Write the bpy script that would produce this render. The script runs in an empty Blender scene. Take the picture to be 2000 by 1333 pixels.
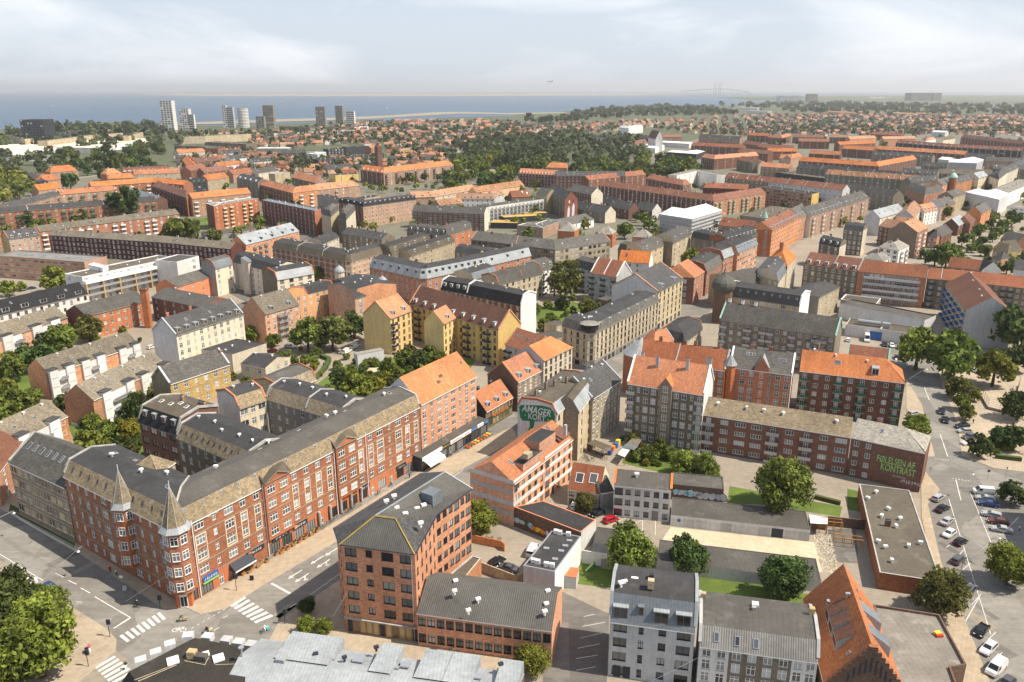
import bpy,math,random
from mathutils import Vector,Matrix
rad = math.radians
R = random.Random(7)
# ------------------------------------------------------------------ camera, sky, sun
H,F,PITCH = 100.0,1556.0,rad(17.5)
SP,CP = math.sin(PITCH),math.cos(PITCH)
scene = bpy.context.scene
COL = scene.collection
cam = bpy.data.cameras.new("camera"); camo = bpy.data.objects.new("camera",cam); COL.objects.link(camo)
camo.location = (0,0,H); camo.rotation_euler = (rad(90) - PITCH,0,0)
cam.sensor_width = 36; cam.lens = 36 * F / 2000; cam.clip_start = 1; cam.clip_end = 90000
scene.camera = camo
scene.render.resolution_x,scene.render.resolution_y = 1024,682
SUN_EL = rad(54)
sv = Vector((math.cos(SUN_EL) * 0.974,-math.cos(SUN_EL) * 0.225,math.sin(SUN_EL)))
world = bpy.data.worlds.new("World"); scene.world = world; world.use_nodes = True
wn,wl = world.node_tree.nodes,world.node_tree.links
wn.clear()
out = wn.new('ShaderNodeOutputWorld'); bg = wn.new('ShaderNodeBackground')
sky = wn.new('ShaderNodeTexSky'); sky.sky_type = 'NISHITA'; sky.sun_disc = False
sky.sun_elevation = SUN_EL; sky.sun_rotation = math.atan2(sv.x,sv.y)
sky.altitude = 100; sky.air_density = 1.0; sky.dust_density = 2.0; sky.ozone_density = 1.2
geo = wn.new('ShaderNodeTexCoord'); mp = wn.new('ShaderNodeMapping'); mp.inputs['Scale'].default_value = (1.0,1.0,3.6)
nz = wn.new('ShaderNodeTexNoise'); nz.inputs['Scale'].default_value = 3.1; nz.inputs['Detail'].default_value = 7; nz.inputs['Roughness'].default_value = 0.55
nz.inputs['Distortion'].default_value = 0.4
rmp = wn.new('ShaderNodeValToRGB'); rmp.color_ramp.elements[0].position = 0.47; rmp.color_ramp.elements[1].position = 0.66
rmp.color_ramp.elements[0].color = (0,0,0,1); rmp.color_ramp.elements[1].color = (1,1,1,1)
mixc = wn.new('ShaderNodeMix'); mixc.data_type = 'RGBA'
mulf = wn.new('ShaderNodeMath'); mulf.operation = 'MULTIPLY'; mulf.inputs[1].default_value = 0.5
mixh = wn.new('ShaderNodeMix'); mixh.data_type = 'RGBA'; mixh.inputs[0].default_value = 0.5
mixh.inputs[7].default_value = (10.2,11.4,13.2,1)          # thin milky veil of high cloud
wl.new(geo.outputs['Generated'],mp.inputs[0]); wl.new(mp.outputs[0],nz.inputs['Vector'])
wl.new(nz.outputs['Fac'],rmp.inputs[0]); wl.new(rmp.outputs[0],mulf.inputs[0])
wl.new(sky.outputs[0],mixh.inputs[6])
sepz = wn.new('ShaderNodeSeparateXYZ'); mrz = wn.new('ShaderNodeMapRange'); wl.new(geo.outputs['Generated'],sepz.inputs[0]); wl.new(sepz.outputs[2],mrz.inputs[0])
mrz.inputs[1].default_value = 0.0; mrz.inputs[2].default_value = 0.7; mrz.inputs[3].default_value = 0.62; mrz.inputs[4].default_value = 0.22; wl.new(mrz.outputs[0],mixh.inputs[0])
wl.new(mulf.outputs[0],mixc.inputs[0]); wl.new(mixh.outputs[2],mixc.inputs[6])
mixc.inputs[7].default_value = (13.8,13.6,13.8,1)
wl.new(mixc.outputs[2],bg.inputs[0]); bg.inputs[1].default_value = 0.068
wl.new(bg.outputs[0],out.inputs[0])
sun = bpy.data.lights.new("sun",'SUN'); sun.energy = 5.0; sun.angle = rad(0.5); sun.color = (1.0,0.89,0.73)
suno = bpy.data.objects.new("sun",sun); COL.objects.link(suno)
suno.rotation_euler = sv.to_track_quat('Z','Y').to_euler(); suno.location = (300,-100,400)
vs = scene.view_settings; vs.view_transform = 'Standard'; vs.look = 'None'; vs.gamma = 1; vs.exposure = 0.5
try: vs.use_curve_mapping = False
except Exception: pass
def G(px,py,z=0.0):
 """ground-plan point (at height z) of a point measured on the survey picture"""
 u = (px - 1000) / F; v = (py - 666.5) / F
 t = (H - z) / (SP + v * CP)
 return Vector((u * t,(CP - v * SP) * t,z))
def depth_at(p): return p.y * CP + (H - p.z) * SP
# ------------------------------------------------------------------ materials
MATS = {}
def _new(name):
 m = bpy.data.materials.new(name); m.use_nodes = True
 nt = m.node_tree; b = nt.nodes['Principled BSDF']
 return m,nt,b
def _n(nt,t,**kw):
 n = nt.nodes.new(t)
 for k,v in kw.items(): setattr(n,k,v)
 return n
def mat(name,col,kind='plain',rough=0.85,spec=0.3,metal=0.0,col2=None):
 if name in MATS: return MATS[name]
 m,nt,b = _new(name)
 L = nt.links.new
 b.inputs['Roughness'].default_value = rough; b.inputs['Metallic'].default_value = metal
 b.inputs['Specular IOR Level'].default_value = spec
 c = (*col,1)
 uv = _n(nt,'ShaderNodeUVMap'); oi = _n(nt,'ShaderNodeObjectInfo')
 gp = _n(nt,'ShaderNodeNewGeometry')
 def noise(scale,det=4,src=None,rough_=0.6):
  n = _n(nt,'ShaderNodeTexNoise'); n.inputs['Scale'].default_value = scale; n.inputs['Detail'].default_value = det
  n.inputs['Roughness'].default_value = rough_
  L(src if src else gp.outputs['Position'],n.inputs['Vector']); return n.outputs['Fac']
 def scalec(colsock,fac,lo,hi):
  mr = _n(nt,'ShaderNodeMapRange'); mr.inputs[1].default_value = 0.3; mr.inputs[2].default_value = 0.7
  mr.inputs[3].default_value = lo; mr.inputs[4].default_value = hi; mr.clamp = True
  L(fac,mr.inputs[0])
  mx = _n(nt,'ShaderNodeMix',data_type='RGBA',blend_type='MULTIPLY'); mx.inputs[0].default_value = 1
  L(colsock,mx.inputs[6]); cb = _n(nt,'ShaderNodeCombineColor')
  for i in range(3): L(mr.outputs[0],cb.inputs[i])
  L(cb.outputs[0],mx.inputs[7]); return mx.outputs[2]
 base = _n(nt,'ShaderNodeRGB'); base.outputs[0].default_value = c; cs = base.outputs[0]
 def mixto(colsock,fac,colb,lo=0.45,hi=0.65):
  mr = _n(nt,'ShaderNodeMapRange'); mr.inputs[1].default_value = lo; mr.inputs[2].default_value = hi; L(fac,mr.inputs[0])
  mx = _n(nt,'ShaderNodeMix',data_type='RGBA'); L(mr.outputs[0],mx.inputs[0]); L(colsock,mx.inputs[6]); mx.inputs[7].default_value = (*colb,1)
  return mx.outputs[2]
 if kind in ('brick','tile','slate'):
  bt = _n(nt,'ShaderNodeTexBrick')
  L(uv.outputs[0],bt.inputs['Vector'])
  w,h_,mo,var = {'brick': (0.5,0.16,0.01,0.30),'tile': (0.30,0.42,0.03,0.26),'slate': (0.62,0.40,0.025,0.30)}[kind]
  bt.inputs['Scale'].default_value = 1; bt.inputs['Brick Width'].default_value = w; bt.inputs['Row Height'].default_value = h_
  bt.inputs['Mortar Size'].default_value = mo; bt.inputs['Mortar Smooth'].default_value = 0.2
  bt.inputs['Color1'].default_value = tuple(x * (1 + var * 0.6) for x in col) + (1,)
  bt.inputs['Color2'].default_value = tuple(x * (1 - var) for x in (col2 or col)) + (1,)
  bt.inputs['Mortar'].default_value = tuple(x * (0.45 if kind != 'brick' else 1.1) for x in col) + (1,)
  cs = bt.outputs['Color']
  cs = scalec(cs,noise(0.10,5),0.80,1.15)
  cs = scalec(cs,noise(0.9,5),0.90,1.08)
  mpv = _n(nt,'ShaderNodeMapping'); mpv.inputs['Scale'].default_value = (0.9,0.09,1); L(uv.outputs[0],mpv.inputs[0]); cs = scalec(cs,noise(1.0,5,mpv.outputs[0]),0.86,1.08)
  if kind == 'tile': cs = mixto(cs,noise(0.33,6),tuple(x * 0.72 + 0.012 for x in col),0.60,0.85)
  if kind == 'slate': cs = mixto(cs,noise(0.55,6),tuple(min(.5,x * 1.5 + 0.02) for x in col),0.60,0.80)
  bp = _n(nt,'ShaderNodeBump'); bp.inputs['Strength'].default_value = 0.35 if kind != 'brick' else 0.15
  bp.inputs['Distance'].default_value = 0.05
  inv = _n(nt,'ShaderNodeMath',operation='SUBTRACT'); inv.inputs[0].default_value = 1; L(bt.outputs['Fac'],inv.inputs[1])
  L(inv.outputs[0],bp.inputs['Height']); L(bp.outputs[0],b.inputs['Normal'])
 elif kind == 'plaster':
  cs = scalec(cs,noise(0.12,5),0.86,1.10); cs = scalec(cs,noise(1.3,6),0.90,1.07)
  mpn = _n(nt,'ShaderNodeMapping'); mpn.inputs['Scale'].default_value = (1.6,1.6,0.12); L(gp.outputs['Position'],mpn.inputs[0])
  cs = scalec(cs,noise(1.0,4,mpn.outputs[0]),0.84,1.06)
 elif kind in ('felt','corr','zinc'):
  cs = scalec(cs,noise(0.16,5),0.80,1.2); cs = scalec(cs,noise(1.4,6),0.86,1.14)
  wv = _n(nt,'ShaderNodeTexWave',wave_type='BANDS',bands_direction='X'); L(uv.outputs[0],wv.inputs['Vector'])
  per = {'felt': 1.0,'corr': 0.40,'zinc': 0.6}[kind]
  wv.inputs['Scale'].default_value = math.pi * 2 / (20 * per) * 1.0
  if kind == 'corr':
   cs = scalec(cs,wv.outputs['Fac'],0.62,1.18)  # folds painted as light and dark bands, their shading put into the colour
  else:
   pw = _n(nt,'ShaderNodeMath',operation='POWER'); pw.inputs[1].default_value = 30; L(wv.outputs['Fac'],pw.inputs[0])
   sc = _n(nt,'ShaderNodeMath',operation='MULTIPLY_ADD'); sc.inputs[1].default_value = 0.4; sc.inputs[2].default_value = 0.3; L(pw.outputs[0],sc.inputs[0])
   cs = scalec(cs,sc.outputs[0],1.0,0.80 if kind == 'felt' else 0.7)
  if kind == 'felt': cs = mixto(cs,noise(0.28,6),tuple(x * 1.45 + 0.012 for x in col),0.56,0.74)
 elif kind in ('asphalt','pave','sand','ground'):
  cs = scalec(cs,noise(0.06,5),0.86,1.13); cs = scalec(cs,noise(0.7,7),0.86,1.13)
  if kind == 'asphalt':
   mpn = _n(nt,'ShaderNodeMapping'); mpn.inputs['Rotation'].default_value = (0,0,rad(-57)); mpn.inputs['Scale'].default_value = (0.05,0.8,1)
   L(gp.outputs['Position'],mpn.inputs[0]); cs = scalec(cs,noise(1.0,5,mpn.outputs[0]),0.86,1.12)
   vo = _n(nt,'ShaderNodeTexVoronoi'); vo.inputs['Scale'].default_value = 0.09; L(gp.outputs['Position'],vo.inputs['Vector'])
   sp = _n(nt,'ShaderNodeSeparateColor'); L(vo.outputs['Color'],sp.inputs[0]); cs = scalec(cs,sp.outputs[0],0.82,1.08); cs = mixto(cs,noise(0.35,8),(.09,.085,.08),.60,.80)
  if kind == 'pave':
   bt = _n(nt,'ShaderNodeTexBrick'); mpn = _n(nt,'ShaderNodeMapping'); mpn.inputs['Rotation'].default_value = (0,0,rad(-57))
   L(gp.outputs['Position'],mpn.inputs[0]); L(mpn.outputs[0],bt.inputs['Vector'])
   bt.inputs['Scale'].default_value = 1; bt.inputs['Brick Width'].default_value = 1.6; bt.inputs['Row Height'].default_value = 0.8
   bt.inputs['Mortar Size'].default_value = 0.05
   bt.inputs['Color1'].default_value = (0.75,) * 3 + (1,); bt.inputs['Color2'].default_value = (0.6,) * 3 + (1,); bt.inputs['Mortar'].default_value = (0.42,) * 3 + (1,)
   sp = _n(nt,'ShaderNodeSeparateColor'); L(bt.outputs['Color'],sp.inputs[0]); cs = scalec(cs,sp.outputs[0],0.86,1.08)
 elif kind == 'grass':
  cs = mixto(cs,noise(0.12,6),tuple(x * 1.5 for x in col),0.42,0.66)
  cs = mixto(cs,noise(0.5,5),(0.13,0.10,0.045),0.62,0.85); cs = scalec(cs,noise(3,6),0.7,1.25)
 elif kind == 'leaf':
  cs = mixto(cs,noise(0.35,3),tuple(min(1,x * 1.6) for x in col),0.38,0.72)
  ri = _n(nt,'ShaderNodeAttribute',attribute_name='tone'); cs = scalec(cs,ri.outputs['Fac'],0.55,1.35)
  mr = _n(nt,'ShaderNodeMapRange'); mr.inputs[3].default_value = 0.3; mr.inputs[4].default_value = 0.7; L(oi.outputs['Random'],mr.inputs[0])
  hs = _n(nt,'ShaderNodeHueSaturation'); L(cs,hs.inputs['Color'])
  mr2 = _n(nt,'ShaderNodeMapRange'); mr2.inputs[3].default_value = 0.475; mr2.inputs[4].default_value = 0.515; L(oi.outputs['Random'],mr2.inputs[0]); L(mr2.outputs[0],hs.inputs['Hue'])
  cs = scalec(hs.outputs[0],mr.outputs[0],0.8,1.2)
 elif kind == 'glass':
  b.inputs['Roughness'].default_value = 0.06; b.inputs['Specular IOR Level'].default_value = 0.7
  cs = scalec(cs,oi.outputs['Random'],0.5,1.5)
 elif kind == 'stone':
  cs = scalec(cs,noise(0.5,6),0.7,1.25)
 if kind == 'zinc' or kind == 'felt':
  pass
 if kind in ('brick','tile','slate','plaster','felt') and 'paint' not in name:
  cs = scalec(cs,oi.outputs['Random'],0.84,1.12)
  hs = _n(nt,'ShaderNodeHueSaturation'); L(cs,hs.inputs['Color']); m7 = _n(nt,'ShaderNodeMath',operation='FRACT'); m8 = _n(nt,'ShaderNodeMath',operation='MULTIPLY'); m8.inputs[1].default_value = 7.3; L(oi.outputs['Random'],m8.inputs[0]); L(m8.outputs[0],m7.inputs[0])
  m9 = _n(nt,'ShaderNodeMapRange'); m9.inputs[3].default_value = .84; m9.inputs[4].default_value = 1.06; L(m7.outputs[0],m9.inputs[0]); L(m9.outputs[0],hs.inputs['Saturation']); cs = hs.outputs[0]
 L(cs,b.inputs['Base Color'])
 MATS[name] = m; return m
for nm,c,k in [
 ('w_red',(0.39,0.15,0.072),'brick'),('w_redhot',(0.60,0.19,0.07),'plaster'),('w_orange',(0.55,0.25,0.115),'brick'),
 ('w_hotel',(0.58,0.30,0.185),'brick'),('w_brown',(0.19,0.088,0.06),'brick'),('w_dkbrown',(0.13,0.05,0.04),'brick'),
 ('w_pink',(0.42,0.26,0.175),'brick'),('w_yellow',(0.68,0.48,0.17),'plaster'),('w_ybrick',(0.42,0.30,0.13),'brick'),
 ('w_cream',(0.66,0.58,0.45),'plaster'),('w_white',(0.74,0.73,0.71),'plaster'),('w_lgrey',(0.50,0.51,0.52),'plaster'),
 ('w_grey',(0.26,0.25,0.23),'plaster'),('w_gbrick',(0.205,0.175,0.13),'brick'),('w_sand',(0.46,0.38,0.25),'brick'),
 ('w_stone',(0.24,0.18,0.13),'brick'),('w_dark',(0.045,0.048,0.055),'plaster'),('w_orng2',(0.66,0.36,0.16),'plaster'),
 ('w_rough',(0.17,0.105,0.075),'brick'),('w_mint',(0.42,0.5,0.46),'plaster'),('w_mural',(0.42,0.17,0.13),'plaster'),
 ('w_blue',(0.03,0.07,0.22),'plaster')]: mat(nm,c,k)
for nm,c,k in [
 ('r_felt',(0.04,0.04,0.042),'felt'),('r_feltg',(0.078,0.073,0.066),'felt'),('r_feltb',(0.095,0.08,0.058),'felt'),
 ('r_eternit',(0.27,0.215,0.14),'slate'),('r_beige',(0.205,0.175,0.13),'slate'),('r_slate',(0.072,0.072,0.075),'slate'),
 ('r_sgrey',(0.112,0.107,0.098),'slate'),('r_orange',(0.56,0.19,0.06),'tile'),('r_red',(0.31,0.115,0.06),'tile'),
 ('r_brown',(0.19,0.085,0.055),'tile'),('r_tan',(0.46,0.235,0.125),'tile'),('r_corr',(0.10,0.098,0.092),'corr'),
 ('r_corrl',(0.22,0.215,0.205),'corr'),('r_zinc',(0.30,0.325,0.345),'zinc'),('r_zincd',(0.16,0.18,0.205),'zinc'),
 ('r_white',(0.74,0.73,0.74),'zinc'),('r_lilac',(0.62,0.63,0.76),'zinc'),('r_black',(0.022,0.023,0.027),'slate'),('r_sedum',(0.36,0.24,0.07),'grass'),
 ('r_copper',(0.42,0.60,0.50),'plaster'),('r_ltgrey',(0.30,0.28,0.245),'slate'),('r_bronze',(0.10,0.10,0.085),'corr')]:
 mat(nm,c,k,rough=0.42 if 'zinc' in nm else 0.8)
mat('trim',(0.30,0.27,0.22),'plaster'); mat('cream',(0.70,0.60,0.42),'plaster'); mat('whitep',(0.82,0.82,0.82),'plain',0.5)
mat('darkp',(0.03,0.035,0.05),'plain',0.5); mat('woodp',(0.33,0.17,0.06),'plain',0.7); mat('metal',(0.45,0.47,0.5),'plain',0.4,metal=0.6)
mat('curtain',(0.30,0.31,0.31),'glass'); mat('glass',(0.018,0.022,0.03),'glass'); mat('glass2',(0.06,0.065,0.07),'glass'); mat('blind',(0.28,0.24,0.16),'glass')
mat('black',(0.02,0.02,0.022),'plain',0.7); mat('green',(0.03,0.11,0.06),'plain',0.7); mat('concrete',(0.38,0.37,0.35),'stone'); mat('r_feltk',(0.042,0.036,0.03),'felt'); mat('blue',(0.04,0.12,0.35),'plain',0.6)
mat('asphalt',(0.215,0.205,0.187),'asphalt'); mat('asphdk',(0.15,0.14,0.13),'asphalt'); mat('pave',(0.35,0.285,0.21),'pave'); mat('kerb',(0.42,0.40,0.37),'stone')
mat('cobble',(0.35,0.29,0.22),'pave'); mat('yard',(0.27,0.235,0.19),'ground'); mat('lawn',(0.085,0.125,0.022),'grass'); mat('grassd',(0.05,0.075,0.018),'grass')
mat('sandm',(0.50,0.42,0.30),'sand'); mat('paint',(0.62,0.62,0.60),'stone'); mat('cityground',(0.15,0.145,0.11),'ground')
mat('redp',(0.55,0.03,0.02),'plain',0.5); mat('orangep',(0.75,0.22,0.03),'plain',0.5); mat('bark',(0.09,0.065,0.045),'stone'); mat('skin',(0.5,0.3,0.22))
mat('yellowp',(0.75,0.5,0.05)); mat('copp',(0.32,0.55,0.45),'plaster')
# ------------------------------------------------------------------ mesh building
class MB:
 def __init__(s): s.v = []; s.f = []; s.m = []; s.uv = []; s.slots = []
 def mi(s,m):
  if m not in s.slots: s.slots.append(m)
  return s.slots.index(m)
 def face(s,pts,m):
  i = len(s.v); n = len(pts)
  ax,ay,az = pts[0]; nx = ny = nz_ = 0.0
  for k in range(n):
   p,q = pts[k],pts[(k + 1) % n]
   nx += (p[1] - q[1]) * (p[2] + q[2]); ny += (p[2] - q[2]) * (p[0] + q[0]); nz_ += (p[0] - q[0]) * (p[1] + q[1])
  l = math.sqrt(nx * nx + ny * ny + nz_ * nz_) or 1; nx /= l; ny /= l; nz_ /= l
  h = math.hypot(nx,ny)
  if h < 0.05: ux,uy = 1.0,0.0; vx,vy,vz = 0.0,1.0,0.0
  else:
   ux,uy = -ny / h,nx / h
   vx,vy,vz = -nz_ * uy,nz_ * ux,nx * uy - ny * ux
  for p in pts:
   s.v.append((p[0],p[1],p[2])); s.uv.append((p[0] * ux + p[1] * uy,p[0] * vx + p[1] * vy + p[2] * vz))
  s.f.append(tuple(range(i,i + n))); s.m.append(s.mi(m))
 def box(s,o,d,w,dep,h,m,mtop=None,bottom=False):
  """box with front-left-bottom corner o, along unit 2d dir d (w), inward depth dep, height h"""
  nx,ny = -d[1],d[0]
  a = (o[0],o[1]); b = (o[0] + d[0] * w,o[1] + d[1] * w); c = (b[0] + nx * dep,b[1] + ny * dep); e = (a[0] + nx * dep,a[1] + ny * dep)
  z0,z1 = o[2],o[2] + h
  q = [a,b,c,e]
  for k in range(4):
   p,r = q[k],q[(k + 1) % 4]
   s.face([(p[0],p[1],z0),(r[0],r[1],z0),(r[0],r[1],z1),(p[0],p[1],z1)],m)
  s.face([(p[0],p[1],z1) for p in q],mtop or m)
  if bottom: s.face([(p[0],p[1],z0) for p in reversed(q)],m)
 def cyl(s,c,r,h,m,n=8,r2=None,cap=True):
  r2 = r if r2 is None else r2
  P = [(math.cos(2 * math.pi * k / n),math.sin(2 * math.pi * k / n)) for k in range(n)]
  for k in range(n):
   a,b = P[k],P[(k + 1) % n]
   q = [(c[0] + a[0] * r,c[1] + a[1] * r,c[2]),(c[0] + b[0] * r,c[1] + b[1] * r,c[2]),(c[0] + b[0] * r2,c[1] + b[1] * r2,c[2] + h)]
   if r2 > 0.001: q.append((c[0] + a[0] * r2,c[1] + a[1] * r2,c[2] + h))
   s.face(q,m)
  if cap and r2 > 0.001: s.face([(c[0] + a[0] * r2,c[1] + a[1] * r2,c[2] + h) for a in P],m)
 def tube(s,a,b,r,m,n=5):
  a = Vector(a); b = Vector(b); d = (b - a).normalized(); u = d.orthogonal().normalized(); w = d.cross(u)
  for k in range(n):
   t0,t1 = 2 * math.pi * k / n,2 * math.pi * (k + 1) / n
   o0 = u * math.cos(t0) * r + w * math.sin(t0) * r; o1 = u * math.cos(t1) * r + w * math.sin(t1) * r
   s.face([a + o0,a + o1,b + o1,b + o0],m)
 def mesh(s,name,off=(0,0,0),smooth=False):
  me = bpy.data.meshes.new(name)
  ox,oy,oz = off
  me.from_pydata([(x - ox,y - oy,z - oz) for x,y,z in s.v],[],s.f)
  for m in s.slots: me.materials.append(MATS[m])
  me.polygons.foreach_set('material_index',s.m)
  ul = me.uv_layers.new(name='UVMap'); ul.data.foreach_set('uv',[c for p in s.uv for c in p])
  if smooth: me.polygons.foreach_set('use_smooth',[True] * len(s.f))
  me.update(); return me
def link(name,data,parent=None,loc=(0,0,0),rz=0.0,**props):
 o = bpy.data.objects.new(name,data); COL.objects.link(o)
 o.location = loc
 if rz: o.rotation_euler = (0,0,rz)
 if parent: o.parent = parent
 for k,v in props.items():
  if v is not None: o[k] = v
 return o
def part(name,mb,root,kind=None,smooth=False,label=None):
 if not mb.f: return None
 return link(name,mb.mesh(name,root.location,smooth),root,kind=kind,label=label)
def thing(name,label,cat,loc=(0,0,0),group=None,rz=0.0):
 return link(name,None,None,loc,rz,label=label,category=cat,group=group)
def copy_tree(src,loc,rz=0.0,label=None,scale=None):
 r = src.copy(); COL.objects.link(r); r.location = loc; r.rotation_euler = (0,0,rz)
 if label: r['label'] = label
 if scale: r.scale = scale
 for ch in src.children:
  c = ch.copy(); COL.objects.link(c); c.parent = r
  for g in ch.children:
   e = g.copy(); COL.objects.link(e); e.parent = c
 return r
# ------------------------------------------------------------------ windows
WT = {'s': (0.85,1.65),'m': (1.45,1.9),'w': (2.25,1.9),'q': (1.3,1.45),'r': (2.9,1.35),'x': (2.1,1.35),'t': (1.0,2.0),'b': (1.3,2.1),'h': (0.8,0.9),'g': (2.35,1.75),'S': (2.9,2.6),'a': (1.05,2.3),'k': (1.0,0.8),'D': (1.1,2.3),'v': (1.25,1.45)}
WM = {}
mat('glass3',(0.15,0.16,0.155),'glass')  # paler panes: blinds and sky reflections put into the glass colour
GL = ['glass','glass2','glass3','curtain','glass3']
def winmesh(t,fr,lod,var):
 key = (t,fr,lod,var)
 if key in WM: return WM[key]
 w,h = WT[t]; fb = MB(); pb = MB()
 g = GL[var % len(GL)]
 if fr == 'cream' or fr == 'woodp': g = 'blind' if var % 2 else g
 b = 0.09
 if fr == 'whitep' and var % 5 == 0: g = 'curtain'
 tgt = fb if lod else pb
 tgt.face([(-w / 2,0.10,0),(w / 2,0.10,0),(w / 2,0.10,h),(-w / 2,0.10,h)],g)
 d = (1,0)
 fb.box((-w / 2,0.02,0),d,w,0.1,b,fr); fb.box((-w / 2,0.02,h - b),d,w,0.1,b,fr)
 fb.box((-w / 2,0.02,b),d,b,0.1,h - 2 * b,fr); fb.box((w / 2 - b,0.02,b),d,b,0.1,h - 2 * b,fr)
 nm = 1 if w < 1.5 and w > 0.8 else (2 if w < 2.6 and w >= 1.5 else (3 if w >= 2.6 else 0))
 if t == 'g': nm = 1
 for k in range(nm):
  x = -w / 2 + w * (k + 1) / (nm + 1); fb.box((x - b / 2,0.03,b),d,b,0.08,h - 2 * b,fr)
 if t in 'smwabDt':
  z = h * 0.66; fb.box((-w / 2 + b,0.032,z - b / 2),d,w - 2 * b,0.07,b * 0.9,fr)
 if t != 'S':
  fb.box((-w / 2 - 0.05,-0.10,-0.07),d,w + 0.1,0.22,0.07,'concrete' if fr == 'whitep' else fr)
 fm = fb.mesh('window'); pm = pb.mesh('pane') if pb.f else None
 WM[key] = (fm,pm); return WM[key]
NW = [0]
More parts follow.
